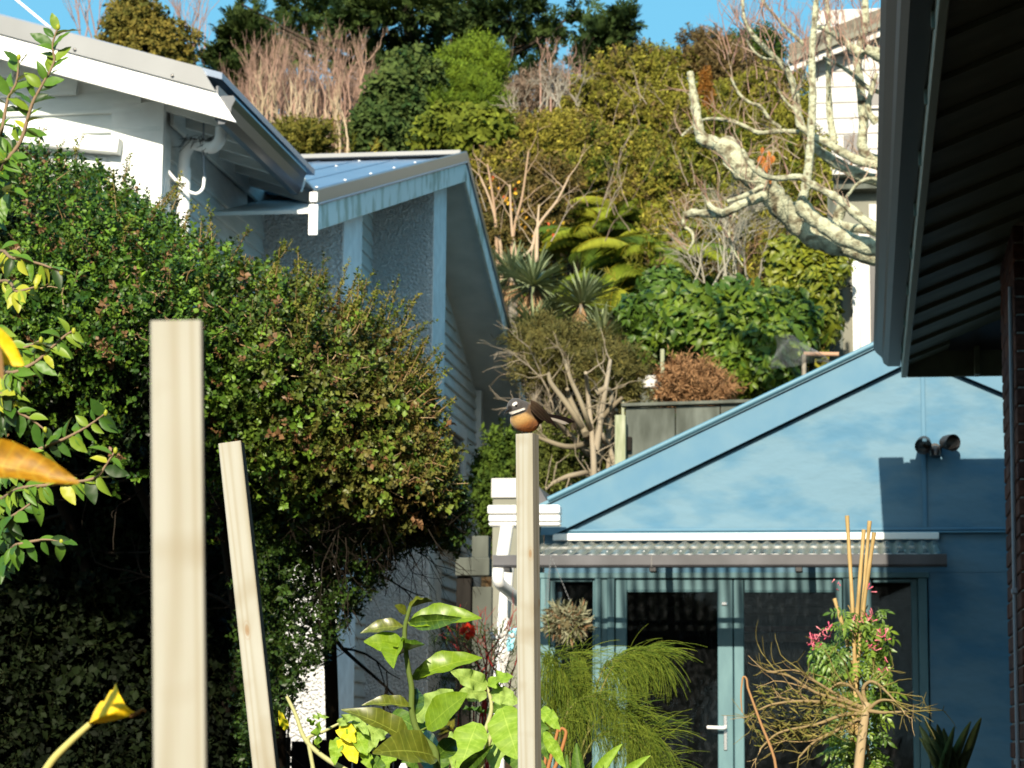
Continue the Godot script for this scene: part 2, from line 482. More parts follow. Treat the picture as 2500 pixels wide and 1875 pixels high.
# leaves of a crown: sprigs spread through a set of clumps [centre, radii], mostly near their faces
func fill_clumps(clumps: Array, count: int, seed_: int, c0: Color, c1: Color, s0: float, s1: float, up := 0.5, shell := 0.55, brown := 0.0) -> Array:
	var r := seeded(seed_)
	var total := 0.0
	var wt := []
	for q in clumps:
		var e: Vector3 = q[1]
		var w := pow(e.x * e.y * e.z, 0.6667)
		wt.append(w); total += w
	var xs := []
	var cs := PackedColorArray()
	for q in clumps.size():
		var c: Vector3 = clumps[q][0]
		var e: Vector3 = clumps[q][1]
		var tone := r.randf()
		var hue := r.randf()
		var k := int(count * wt[q] / total)
		for i in k:
			var d := rdir(r)
			var f := lerpf(shell, 1.06, sqrt(r.randf()))
			var pos := c + d * e * f
			var skip := false
			for q2 in clumps.size():
				if q2 != q and ((pos - clumps[q2][0]) / clumps[q2][1]).length() < shell * 0.9:
					skip = true
					break
			if skip: continue
			var y := (d / e).normalized() + Vector3(0, up * 0.8, 0.55) + rdir(r) * 0.6
			var s := r.randf_range(s0, s1)
			xs.append(aimed(pos, y, rdir(r) + Vector3(0, 0.7, 0.3), Vector3(s, s, s)))
			var cc := c0.lerp(c1, clampf(tone * 0.7 + r.randf_range(-0.15, 0.5), 0, 1.0))
			if brown > 0.0 and (r.randf() < brown * 0.4 or hue < brown): cc = cc.lerp(Color(0.17, 0.11, 0.055), r.randf_range(0.3, 0.9))
			cs.append(cc)
	return [xs, cs]
func ellipse_clumps(c: Vector3, e: Vector3, n: int, seed_: int, k := 0.45) -> Array:
	var r := seeded(seed_)
	var out := [[c, e * 0.62]]
	for i in n:
		var d := rdir(r)
		var s := r.randf_range(k * 0.7, k * 1.15)
		out.append([c + d * e * r.randf_range(0.55, 0.78), Vector3(minf(e.x, e.y * 1.6), e.y, minf(e.z, e.y * 1.6)) * s])
	return out

# ---------------------------------------------------------------- ground
func ground_y(x: float, z: float) -> float:
	var k := [[-40.0, -0.3], [0.0, 0.0], [13.0, 0.6], [17.0, 0.65], [21.0, 1.6], [24.0, 3.0], [30.0, 5.6], [55.0, 13.2], [80.0, 20.6], [110.0, 25.0], [200.0, 26.0], [400.0, 20.0]]
	var y: float = k[k.size() - 1][1]
	for i in k.size() - 1:
		if z <= k[i + 1][0]:
			y = lerpf(k[i][1], k[i + 1][1], clampf((z - k[i][0]) / (k[i + 1][0] - k[i][0]), 0, 1))
			break
	y = lerpf(y, minf(y, 0.7 + maxf(z - 33.0, 0.0) * 1.2), smoothstep(-3.0, -4.4, x))   # the white house stands on a levelled strip
	var f := smoothstep(22.0, 40.0, z)
	y += f * (sin(x * 0.35 + z * 0.11) * 0.35 + sin(x * 0.13 - z * 0.2) * 0.5)
	y += smoothstep(45.0, 80.0, z) * clampf((x - 4.0) * 0.05, -1.5, 1.5) - smoothstep(60.0, 85.0, z) * clampf(-(x + 14.0) * 0.12, 0.0, 3.0)
	return y
func build_ground() -> void:
	var g := G.new()
	var zs := []
	var xs := []
	for i in 101:
		var t := i / 100.0
		zs.append(-30.0 + 130.0 * t if t < 0.8 else 74.0 + pow((t - 0.8) / 0.2, 2.0) * 320.0)
	for j in 71:
		var t := (j - 35) / 35.0
		xs.append(signf(t) * pow(absf(t), 2.0) * 180.0)
	var rows := []
	for z in zs:
		var row := []
		for x in xs: row.append(Vector3(x, ground_y(x, z), -z))
		rows.append(row)
	g.sheet(rows, Vector3.UP)
	structure("ground", g.mesh(), M.soil)

func build_paths() -> void:
	# concrete alley path beside the white house
	var conc := tri_tex(mat(lin(0.36, 0.34, 0.30), 0.9, 0.2), noise_tex(109, 0.03, Color(0.7, 0.7, 0.68), Color.WHITE, 256, 5), Vector3(0.8, 0.8, 0.8))
	for s in [[WX + 0.05, -3.3, 10.5, 32.0, "path"]]:
		var rows := []
		for i in 30:
			var z: float = lerpf(s[2], s[3], i / 29.0)
			var row := []
			for j in 5:
				var x: float = lerpf(s[0], s[1], j / 4.0)
				row.append(Vector3(x, maxf(ground_y(x, z), 0.0) + 0.03, -z))
			rows.append(row)
		var g := G.new()
		g.sheet(rows, Vector3.UP)
		structure(s[4], g.mesh(), conc)

# ---------------------------------------------------------------- the white weatherboard house on the left
const WX := -5.15                       # its long side wall
const WX2 := -4.86                      # its wall beyond the far chimney
const BX := -4.30                       # its eave and barge
func roof2_y(z: float) -> float:        # underside of the far roof along the side wall, at distance z
	return 5.62 + (z - 18.0) * 0.296 if z < 25.2 else 7.751 - (z - 25.2) * 0.40
func wedge(length: float, high: float, thick: float) -> ArrayMesh:     # a weatherboard along x, face to +z
	var g := G.new()
	var p := PackedVector3Array(); var q := PackedVector3Array()
	for s in [[-0.5, p], [0.5, q]]:
		var x: float = s[0] * length
		s[1].append_array(PackedVector3Array([Vector3(x, 0, 0), Vector3(x, 0, thick), Vector3(x, high * 0.12, thick + 0.002), Vector3(x, high, 0.004), Vector3(x, high, 0)]))
	g.prism(p, q)
	return g.mesh()
func build_white_house() -> void:
	var h := thing("weatherboard_house", "white weatherboard house with two roughcast chimneys and a blue metal roof behind the hedge", "house", Vector3(-9.5, 0.0, -23.0))
	var front := 16.7
	# solid walls
	var g := G.new()
	var y0 := -0.5
	var wall_x := -14.0
	var cs := [Vector2(front, y0), Vector2(31.8, y0), Vector2(31.8, roof2_y(31.8)), Vector2(25.2, roof2_y(25.2)), Vector2(18.2, 6.0), Vector2(front, 6.0)]
	var p := PackedVector3Array(); var q := PackedVector3Array()
	for v in [Vector2(18.0, y0), Vector2(25.2, y0), Vector2(25.2, roof2_y(25.2)), Vector2(18.0, roof2_y(18.0))]:
		p.append(Vector3(WX - 0.03, v.y, -v.x)); q.append(Vector3(wall_x, v.y, -v.x))
	g.prism(p, q)
	p = PackedVector3Array(); q = PackedVector3Array()
	for v in [Vector2(25.15, y0), Vector2(29.7, y0), Vector2(29.7, roof2_y(29.7) + 0.03), Vector2(25.2, roof2_y(25.2) + 0.03), Vector2(25.15, roof2_y(25.15) + 0.03)]:
		p.append(Vector3(WX2 - 0.03, v.y, -v.x)); q.append(Vector3(wall_x, v.y, -v.x))
	g.prism(p, q)
	p = PackedVector3Array(); q = PackedVector3Array()
	for v in [Vector2(WX - 0.03, y0), Vector2(wall_x, y0), Vector2(wall_x, 8.90), Vector2(WX - 0.03, 6.26)]:
		p.append(Vector3(v.x, v.y, -front - 0.02)); q.append(Vector3(v.x, v.y, -19.3))
	g.prism(p, q)
	put(h, "wall", g.mesh(), M.board)
	# weatherboards of the side wall
	var n := 0
	var y := 0.3
	while y < 7.8:
		var z0 := front
		var z1 := 25.2
		if y + 0.15 > 6.03: z0 = 18.0 + (y + 0.15 - 5.62) / 0.296
		if z1 - z0 > 0.3:
			put(h, "weatherboard", wedge(z1 - z0, 0.165, 0.026), M.board, Transform3D(Basis(Vector3(0, 0, -1), Vector3.UP, Vector3(1, 0, 0)), Vector3(WX - 0.028, y, -(z0 + z1) / 2.0)))
		var z3 := minf(29.7, 25.2 + (7.74 - y - 0.15) / 0.40)
		if z3 > 25.6: put(h, "weatherboard", wedge(z3 - 25.15, 0.165, 0.034), M.board, Transform3D(Basis(Vector3(0, 0, -1), Vector3.UP, Vector3(1, 0, 0)), Vector3(WX2 - 0.028, y, -(z3 + 25.15) / 2.0)))
		y += 0.15
	# weatherboards of the gable front
	y = 0.3
	while y < 8.4:
		var x1 := WX
		if y + 0.15 > 6.25: x1 = WX - (y + 0.15 - 6.25) / 0.298
		put(h, "weatherboard", wedge(x1 - wall_x, 0.165, 0.048), M.board, Transform3D(Basis.IDENTITY, Vector3((x1 + wall_x) / 2.0, y, -front)))
		y += 0.15
	# corner boards
	var cl := at(266, 600, front).x
	boxpart(h, "corner_board", Vector3(cl, 0.3, -front - 0.02), Vector3(WX + 0.02, 6.22, -front + 0.045), M.white)
	boxpart(h, "corner_board", Vector3(WX - 0.02, 0.3, -front - 0.02), Vector3(WX + 0.022, 6.03, -front - 0.16), M.board)
	boxpart(h, "corner_board", Vector3(WX2 - 0.02, 0.3, -29.76), Vector3(WX2 + 0.06, roof2_y(29.7), -29.60), M.white)
	# hood over the front window, and the window under it
	var hb := at(298, 362, front - 0.05)
	beam(h, "window_hood", at(-120, 322, front - 0.05), hb, 0.20, 0.115, M.white)
	boxpart(h, "window_head", Vector3(at(-120, 330, front).x, hb.y - 0.20, -front + 0.01), Vector3(at(262, 420, front).x, hb.y - 0.06, -front + 0.035), M.white)
	# gable roof that faces the garden: metal sheet, barge flashing, white barge board, soffit
	var bz := 16.2
	var e := at(575, 297, bz)
	var slope := 0.298
	var top := Vector3(e.x - 6.5, e.y + 6.5 * slope, -bz)
	var down := at(575, 297, bz)
	var wide := (at(300, 125, bz) - at(300, 201, bz)).length() * 0.98
	g = G.new()
	var run := Vector3(-6.5, 6.5 * slope, 0)
	p = PackedVector3Array(); q = PackedVector3Array()
	var b0 := at(576, 298, bz)
	var b1 := at(527, 224, bz)
	for v in [b0, b1, b1 + run, b0 + run]:
		p.append(v); q.append(v + Vector3(0, 0, -0.03))
	g.prism(p, q)
	put(h, "barge_board", g.mesh(), M.white_shine)
	g = G.new()
	p = PackedVector3Array(); q = PackedVector3Array()
	var f0 := at(526, 223, bz - 0.02)
	var f1 := at(490, 163, bz - 0.02)
	for v in [f0, f1, f1 + run * 1.02 + Vector3(0, -0.06, 0), f0 + run]:
		p.append(v); q.append(v + Vector3(0, 0, -0.05))
	g.prism(p, q)
	put(h, "barge_flashing", g.mesh(), M.flashing)
	g = G.new()
	for k in 8:
		var s := f0 + run * (0.05 + k * 0.115) + Vector3(0, 0.03, 0.012)
		g.ball(Transform3D(Basis.from_scale(Vector3(0.012, 0.012, 0.006)), s), 4, 6)
	put(h, "flashing_screws", g.mesh(), M.flash_dark)
	# roof sheet of the front gable, right slope, runs back into the valley
	var rb := Vector3(BX, b1.y + 0.02, 0)
	g = G.new()
	p = PackedVector3Array(); q = PackedVector3Array()
	for v in [Vector2(BX - 0.27, bz + 0.03), Vector2(BX - 0.27, 19.2), Vector2(BX - 6.3, 25.2), Vector2(BX - 6.5, 25.2), Vector2(BX - 6.5, bz + 0.03)]:
		var yy: float = b1.y + 0.02 + (BX - v.x) * slope
		p.append(Vector3(v.x, yy, -v.y)); q.append(Vector3(v.x, yy + 0.05, -v.y))
	g.prism(p, q)
	put(h, "front_roof", g.mesh(), M.roof_blue)
	# soffit boards and outriggers under the eave
	for k in 6:
		var za := bz + 0.06 + k * 0.48
		var zb := za + 0.46
		g = G.new()
		p = PackedVector3Array(); q = PackedVector3Array()
		for v in [Vector2(BX - 0.22, za), Vector2(BX - 0.22, zb), Vector2(WX + 0.03, zb), Vector2(WX + 0.03, za)]:
			var yy: float = b0.y + 0.09 + (BX - v.x) * slope
			p.append(Vector3(v.x, yy, -v.y)); q.append(Vector3(v.x, yy + 0.02, -v.y))
		g.prism(p, q)
		put(h, "soffit_board", g.mesh(), M.board)
		beam(h, "rafter", Vector3(BX - 0.23, b0.y + 0.10, -zb), Vector3(WX, b0.y + 0.045 + (BX - WX) * slope, -zb), 0.045, 0.10, M.board)
	beam(h, "frieze_board", Vector3(WX + 0.022, b0.y + 0.24, -front - 0.16), Vector3(WX + 0.022, b0.y + 0.24, -19.8), 0.03, 0.14, M.board)
	# boarded underside of the gable overhang
	g = G.new()
	p = PackedVector3Array(); q = PackedVector3Array()
	for v in [Vector2(BX - 0.5, bz + 0.032), Vector2(BX - 0.5, 16.72), Vector2(BX - 6.5, 16.72), Vector2(BX - 6.5, bz + 0.032)]:
		var yy: float = b1.y - 0.07 + (BX - v.x) * slope
		p.append(Vector3(v.x, yy, -v.y)); q.append(Vector3(v.x, yy + 0.03, -v.y))
	g.prism(p, q)
	put(h, "gable_soffit", g.mesh(), M.board)
	# the dark eave gutter
	var gy := b0.y
	g = G.new()
	var prof := [Vector2(0, 0.0), Vector2(0.0, 0.20), Vector2(0.025, 0.21), Vector2(0.11, 0.21), Vector2(0.125, 0.18), Vector2(0.10, 0.13), Vector2(0.085, 0.05), Vector2(0.05, 0.0)]
	p = PackedVector3Array(); q = PackedVector3Array()
	for v in prof:
		p.append(Vector3(b0.x - 0.145 + v.x, gy + 0.0 + v.y * 1.0, -bz - 0.04)); q.append(Vector3(b0.x - 0.145 + v.x, gy + 0.0 + v.y * 1.0, -18.5))
	for i in prof.size():
		var j := (i + 1) % prof.size()
		var m := (p[i] + p[j]) / 2.0 - Vector3(b0.x - 0.085, gy + 0.12, -bz)
		g.quad(p[i], p[j], q[j], q[i], Vector3(m.x, m.y, 0))
	for s in [[p, Vector3(0, 0, 1)], [q, Vector3(0, 0, -1)]]:
		for i in range(1, prof.size() - 1): g.flat(s[0][0], s[0][i], s[0][i + 1], s[1])
	put(h, "eave_gutter", g.mesh(), M.gutter_dark)
	boxpart(h, "eave_fascia", Vector3(b0.x - 0.172, b0.y + 0.03, -18.6), Vector3(b0.x - 0.147, b1.y + 0.06, -bz - 0.045), M.gutter_dark)
	# white downpipe: drop, offset back to the wall, drop
	var o := at(540, 318, bz + 0.55)
	var o2 := at(536, 358, bz + 0.55)
	var w2 := Vector3(WX + 0.09, at(385, 366, 17.1).y, -17.0)
	var bend := smoothed([o + Vector3(0, 0.08, 0), o, o2 + Vector3(0.0, 0.05, 0), o2 + Vector3(-0.05, 0, -0.01), o2.lerp(w2, 0.5), w2 + Vector3(0.05, 0.0, 0.01), w2 + Vector3(0, -0.07, 0), w2 + Vector3(0, -0.25, 0)], 5)
	g = G.new()
	g.tube(bend, tapered(bend.size(), 0.045, 0.045), 12)
	var dp := put(h, "downpipe", g.mesh(), M.white_shine)
	pipe(dp, "lower_pipe", [w2 + Vector3(0, -0.18, 0), Vector3(w2.x, 0.3, w2.z)], 0.051, M.white_shine, 14)
	g = G.new()
	var rr := seeded(5)
	for k in 26:
		var t := rr.randf()
		var b: Vector3 = o2.lerp(w2, t) + Vector3(0, 0.05, 0.02)
		g.tube(PackedVector3Array([b, b + Vector3(rr.randf_range(-0.06, 0.06), rr.randf_range(-0.1, 0.02), 0.03), b + Vector3(rr.randf_range(-0.1, 0.1), rr.randf_range(-0.14, 0.03), 0.035)]), PackedFloat32Array([0.003, 0.003, 0.002]), 3)
	put(dp, "cobweb_strands", g.mesh(), M.black).set_meta("kind", "stuff")
	# loose white cable looped under the pipe
	var cable := smoothed([at(497, 300, 16.9), at(497, 380, 16.9), at(499, 435, 16.9)], 4)
	g = G.new(); g.tube(cable, tapered(cable.size(), 0.008, 0.008), 6)
	var cb := put(h, "cable", g.mesh(), M.conduit)
	cable = smoothed([at(499, 432, 16.9), at(494, 462, 16.9), at(476, 473, 16.88), at(445, 455, 16.85), at(412, 420, 16.82), at(396, 395, 16.8), at(402, 372, 16.8)], 5)
	g = G.new(); g.tube(cable, tapered(cable.size(), 0.013, 0.012), 8)
	put(cb, "white_sleeve", g.mesh(), M.white_shine)
	# the two roughcast chimneys on the side wall: stucco faces with a smooth plaster corner band
	for z in [19.8, 24.4]:
		var zt: float = z + 0.75
		var xo := -4.45 if z < 20 else -4.50
		g = G.new()
		p = PackedVector3Array([Vector3(WX - 0.02, -0.3, -z), Vector3(xo, -0.3, -z), Vector3(xo, -0.3, -zt), Vector3(WX - 0.02, -0.3, -zt)])
		var yt := roof2_y(z) + 0.05
		var yt2 := roof2_y(zt) + 0.05
		q = PackedVector3Array([Vector3(WX - 0.02, yt, -z), Vector3(xo, yt, -z), Vector3(xo, yt2, -zt), Vector3(WX - 0.02, yt2, -zt)])
		g.prism(p, q)
		var ch := put(h, "chimney", g.mesh(), M.stucco)
		g = G.new()
		g.box(Transform3D(Basis.IDENTITY, Vector3(xo + 0.006, (yt - 0.3) / 2.0, -(z + zt) / 2.0)), Vector3(0.012, yt + 0.3, zt - z - 0.002), 0.0)
		put(ch, "plaster_side", g.mesh(), M.plaster)
	# roof of the far wing: near slope, far slope, ridge cap
	for s in [[18.1, 25.2, "back_roof"], [25.2, 31.0, "far_roof"]]:
		g = G.new()
		p = PackedVector3Array(); q = PackedVector3Array()
		for v in ([Vector2(BX - 0.02, 25.2), Vector2(BX - 6.4, 25.2), Vector2(BX - 0.27, 19.1), Vector2(BX - 0.02, 18.1)] if s[0] < 20 else [Vector2(BX - 0.02, s[0]), Vector2(BX - 0.02, s[1]), Vector2(-15.0, s[1]), Vector2(-15.0, s[0])]):
			var yy: float = roof2_y(v.y) + 0.10
			p.append(Vector3(v.x, yy, -v.y)); q.append(Vector3(v.x, yy + 0.05, -v.y))
		g.prism(p, q)
		var rf := put(h, s[2], g.mesh(), M.roof_blue)
		if s[2] == "back_roof":
			for k in 14:                        # low ribs of the metal sheet
				var x := BX - 0.30 - k * 0.44
				var zv := 19.1 + (BX - x)
				beam(rf, "roof_rib", Vector3(x, roof2_y(zv) + 0.153, -zv), Vector3(x, roof2_y(25.1) + 0.153, -25.1), 0.025, 0.012, M.roof_blue)
			g = G.new()
			for k in 40:
				var zz := maxf(19.2 + (k / 5) * 0.76, 0.0) + (k % 5) * 1.1
				if zz > 25.0: continue
				g.ball(Transform3D(Basis.from_scale(Vector3(0.016, 0.010, 0.016)), Vector3(BX - 0.25 - (k / 5) * 0.76, roof2_y(zz) + 0.175, -zz)), 4, 6)
			put(rf, "roof_screws", g.mesh(), M.white_shine)
		# soffit under the overhang
		g = G.new()
		p = PackedVector3Array(); q = PackedVector3Array()
		for v in [Vector2(BX - 0.03, maxf(s[0], 18.12)), Vector2(BX - 0.03, s[1]), Vector2(WX + 0.01, s[1]), Vector2(WX + 0.01, maxf(s[0], 18.12))]:
			var yy: float = roof2_y(v.y) + 0.02
			p.append(Vector3(v.x, yy, -v.y)); q.append(Vector3(v.x, yy + 0.03, -v.y))
		g.prism(p, q)
		put(h, "soffit", g.mesh(), M.board)
	beam(h, "ridge_cap", Vector3(BX - 0.02, roof2_y(25.2) + 0.17, -25.2), Vector3(-15, roof2_y(25.2) + 0.17, -25.2), 0.34, 0.05, M.flashing)
	for s in [[18.02, 25.2], [25.2, 30.05]]:
		var a := Vector3(BX, roof2_y(s[0]) - 0.01, -s[0]); var b := Vector3(BX, roof2_y(s[1]) - 0.01, -s[1])
		beam(h, "barge_board", a, b, 0.03, 0.22, M.mildew)
		beam(h, "barge_flashing", a + Vector3(0.012, 0.165, 0), b + Vector3(0.012, 0.165, 0), 0.03, 0.12, M.flash_dark)
		beam(h, "barge_bead", a + Vector3(0.02, 0.105, 0), b + Vector3(0.02, 0.105, 0), 0.03, 0.018, M.roof_blue)
	boxpart(h, "barge_end", Vector3(BX - 0.025, roof2_y(18) - 0.15, -18.015), Vector3(BX + 0.05, roof2_y(18) + 0.10, -17.99), M.white_shine)
	boxpart(h, "barge_end", Vector3(BX - 0.02, roof2_y(18) + 0.12, -18.01), Vector3(BX + 0.045, roof2_y(18) + 0.20, -17.985), M.white_shine)
	# boxed far eave and the side window
	var a1 := at(1192, 1050, 30.2); var a2 := at(1262, 1094, 30.2)
	boxpart(h, "eave_box", Vector3(WX2, a2.y, -30.5), Vector3(BX, a1.y, -30.2), M.board)
	var wz0 := 26.5
	var wz1 := 28.4
	var wy1 := on_x(1150, 1100, WX2).y + 0.05
	var wn := boxpart(h, "window", Vector3(WX2 + 0.0, wy1 - 1.25, -wz1), Vector3(WX2 + 0.035, wy1, -wz0), M.glass, 0.0)
	boxpart(wn, "curtain", Vector3(WX2 + 0.002, wy1 - 1.2, -27.6), Vector3(WX2 + 0.012, wy1 - 0.03, -27.1), M.far_white, 0.0)
	boxpart(wn, "blind", Vector3(WX2 + 0.001, wy1 - 1.2, -wz1), Vector3(WX2 + 0.004, wy1, -wz0), M.black, 0.0)
	for s in [[wz0 - 0.12, wz0 + 0.02], [wz1 - 0.02, wz1 + 0.14]]:
		boxpart(wn, "frame", Vector3(WX2, wy1 - 1.35, -s[1]), Vector3(WX2 + 0.06, wy1 + 0.1, -s[0]), M.white)
	boxpart(wn, "frame", Vector3(WX2, wy1 - 0.02, -wz1 - 0.14), Vector3(WX2 + 0.063, wy1 + 0.12, -wz0 + 0.12), M.white)
	boxpart(wn, "frame", Vector3(WX2, wy1 - 1.4, -wz1 - 0.2), Vector3(WX2 + 0.08, wy1 - 1.3, -wz0 + 0.2), M.white)
	# grey wall lamp between the chimneys
	var lp := on_x(872, 705, WX + 0.12)
	var lamp := thing("wall_sensor", "small grey cylindrical sensor light on the weatherboards between the roughcast chimneys", "light", lp)
	g = G.new()
	g.tube(PackedVector3Array([lp + Vector3(-0.13, 0, 0), lp + Vector3(-0.1, 0, 0)]), PackedFloat32Array([0.06, 0.06]), 12)
	put(lamp, "mount", g.mesh(), M.flashing)
	g = G.new()
	g.tube(PackedVector3Array([lp + Vector3(-0.1, 0, 0), lp + Vector3(0.0, -0.01, 0.03), lp + Vector3(0.11, -0.02, 0.05)]), PackedFloat32Array([0.03, 0.045, 0.045]), 12)
	put(lamp, "body", g.mesh(), M.flashing)

# ---------------------------------------------------------------- the blue gabled house with glazed doors
const BZ := 15.5
func bluebox(p: Node3D, called: String, x0: float, y0: float, x1: float, y1: float, zf: float, th: float, m: Material, bevel := 0.004) -> MeshInstance3D:
	# corners are photo points on the wall plane; the piece stands zf in front of it, th thick
	var a := at((x0 + x1) / 2.0, y0, BZ).y
	var b := at((x0 + x1) / 2.0, y1, BZ).y
	var l := at(x0, (y0 + y1) / 2.0, BZ).x
	var r := at(x1, (y0 + y1) / 2.0, BZ).x
	return boxpart(p, called, Vector3(l, minf(a, b), -BZ + zf), Vector3(r, maxf(a, b), -BZ + zf + th), m, bevel)
func strip(p: Node3D, called: String, pts: Array, z0: float, z1: float, m: Material) -> MeshInstance3D:     # upright plate from photo points on the wall plane
	var g := G.new()
	var a := PackedVector3Array(); var b := PackedVector3Array()
	for v in pts:
		var w := at(v.x, v.y, BZ)
		a.append(Vector3(w.x, w.y, -BZ + z0)); b.append(Vector3(w.x, w.y, -BZ + z1))
	g.prism(a, b)
	return put(p, called, g.mesh(), m)
func build_blue_house() -> void:
	var fl := at(1775, 1775, BZ).y - 1.0
	var apex := at(2243, 872, BZ)
	var h := thing("blue_house", "pale blue gabled garden house with teal glazed doors under a corrugated awning", "house", Vector3(apex.x, fl, -BZ - 2.0))
	var left := at(1330, 1300, BZ).x
	var right := apex.x * 2.0 - left
	var eave := at(1345, 1236, BZ).y
	var head := at(1770, 1398, BZ).y
	var deep := 4.2
	# gable wall above the doors (thick), side and back walls, floor, ceiling
	var g := G.new()
	var p := PackedVector3Array(); var q := PackedVector3Array()
	for v in [Vector2(left, head), Vector2(right, head), Vector2(right, eave), Vector2(apex.x, apex.y + 0.02), Vector2(left, eave)]:
		p.append(Vector3(v.x, v.y, -BZ)); q.append(Vector3(v.x, v.y, -BZ - 0.12))
	g.prism(p, q)
	put(h, "gable_wall", g.mesh(), M.blue_wall)
	var dr := at(2268, 1500, BZ).x
	boxpart(h, "wall", Vector3(dr, fl, -BZ - 0.12), Vector3(right, head - 0.002, -BZ), M.blue_wall, 0.0)
	boxpart(h, "side_wall", Vector3(left, fl, -BZ - deep), Vector3(left + 0.1, eave, -BZ - 0.122), M.blue_wall, 0.0)
	boxpart(h, "side_wall", Vector3(right - 0.1, fl, -BZ - deep), Vector3(right, eave, -BZ - 0.122), M.blue_wall, 0.0)
	boxpart(h, "back_wall", Vector3(left + 0.102, fl, -BZ - deep), Vector3(right - 0.102, eave, -BZ - deep + 0.1), M.grey_ply, 0.0)
	boxpart(h, "floor_slab", Vector3(left, fl - 0.4, -BZ - deep), Vector3(right, fl - 0.002, -BZ + 0.05), M.grey_ply, 0.0)
	boxpart(h, "ceiling", Vector3(left + 0.102, head + 0.02, -BZ - deep + 0.1), Vector3(right - 0.102, head + 0.08, -BZ - 0.122), M.grey_ply, 0.0)
	# roof slopes
	var ez := at(1345, 1214, BZ)
	var bt := at(2243, 806, BZ)
	var k := (bt.y - at(1330, 1240, BZ).y) / (bt.x - at(1330, 1240, BZ).x)
	for s in [-1.0, 1.0]:
		g = G.new()
		p = PackedVector3Array(); q = PackedVector3Array()
		for v in [Vector2(0, BZ - 0.075), Vector2(0, BZ + deep + 0.1), Vector2(2.50, BZ + deep + 0.1), Vector2(2.50, BZ - 0.075)]:
			p.append(Vector3(apex.x + s * v.x, bt.y + 0.006 - v.x * k, -v.y)); q.append(Vector3(apex.x + s * v.x, bt.y + 0.030 - v.x * k, -v.y))
		g.prism(p, q)
		put(h, "roof", g.mesh(), M.blue_cap)
	# barge boards; each slope: cap, dark groove, board, shadow joint
	strip(h, "barge_board", [Vector2(1330, 1240), Vector2(2243, 806), Vector2(2243, 876), Vector2(1352, 1308), Vector2(1322, 1308)], 0.03, 0.055, M.blue_trim)
	strip(h, "barge_groove", [Vector2(1330, 1234), Vector2(2243, 799), Vector2(2243, 806), Vector2(1330, 1241)], 0.02, 0.05, M.gap)
	strip(h, "barge_shadow_joint", [Vector2(1352, 1308), Vector2(2243, 876), Vector2(2243, 880), Vector2(1352, 1312)], 0.004, 0.03, M.gap)
	strip(h, "barge_board", [Vector2(2243, 806), Vector2(2640, 972), Vector2(2640, 1042), Vector2(2243, 876)], 0.03, 0.055, M.blue_trim)
	strip(h, "barge_shadow_joint", [Vector2(2243, 876), Vector2(2640, 1042), Vector2(2640, 1046), Vector2(2243, 880)], 0.004, 0.03, M.gap)
	g = G.new()
	var c0 := at(1342, 1222, BZ); var c1 := at(2243, 793, BZ)
	g.tube(PackedVector3Array([c0 + Vector3(0, 0, 0.08), c1 + Vector3(0, 0, 0.08)]), PackedFloat32Array([0.017, 0.017]), 10)
	put(h, "verge_roll", g.mesh(), M.blue_cap)
	# vertical joint cover of the wall sheets, and base trims under the gable
	bluebox(h, "joint_batten", 2250, 905, 2261, 1290, 0.002, 0.012, M.blue_trim)
	bluebox(h, "trim_rail", 1352, 1290, 2470, 1297, 0.001, 0.016, M.blue_trim)
	bluebox(h, "trim_rail", 1345, 1299, 2470, 1304, 0.003, 0.03, M.blue_cap)
	# glazed front: posts, rails, two door leaves, two side windows
	var fr: Material = M.blue_frame
	bluebox(h, "head_rail", 1318, 1398, 2268, 1412, -0.10, 0.125, fr)
	var low := 2045.0
	for s in [[1318, 1340], [1452, 1467], [1483, 1500], [2062, 2085], [2090, 2112], [2246, 2268]]:
		bluebox(h, "post", s[0], 1412, s[1], low, -0.10, 0.12, fr)
	bluebox(h, "post_gap", 1467, 1412, 1483, low, -0.1, 0.105, fr)
	bluebox(h, "post_gap", 2085, 1412, 2090, low, -0.1, 0.105, fr)
	for s in [[1340, 1452, 1353, 1446, 1420], [2112, 2246, 2131, 2229, 1422]]:
		var wn := bluebox(h, "window", s[0] + 4, s[4] - 4, s[1] - 4, low, -0.055, 0.006, M.glass, 0.0)
		for f in [[s[0] + 1, 1413, s[2], low], [s[3], 1413, s[1] - 1, low], [s[2], 1413, s[3], s[4]]]:
			bluebox(wn, "frame", f[0], f[1], f[2], f[3], -0.09, 0.085, fr)
	var leaves := [[1503, 1790, 1530, 1753, 1442], [1793, 2059, 1817, 2043, 1443]]
	for i in 2:
		var s: Array = leaves[i]
		var d := bluebox(h, "door", s[0], 1416, s[2], low, -0.05, 0.062, fr)
		d.set_meta("label", "teal door leaf with the lever handle" if i == 0 else "teal door leaf without a handle")
		bluebox(d, "stile", s[3], 1416, s[1], low, -0.05, 0.062, fr)
		bluebox(d, "rail", s[2] + 0.5, 1416, s[3] - 0.5, s[4], -0.05, 0.061, fr)
		bluebox(d, "rail", s[2] + 0.5, 2000, s[3] - 0.5, low, -0.05, 0.061, fr)
		bluebox(d, "pane", s[2] - 6, s[4] - 6, s[3] + 6, 2004, -0.022, 0.008, M.glass, 0.0)
		bluebox(d, "bead", s[2] + 1, s[4], s[3] - 1, s[4] + 4, -0.01, 0.02, fr)
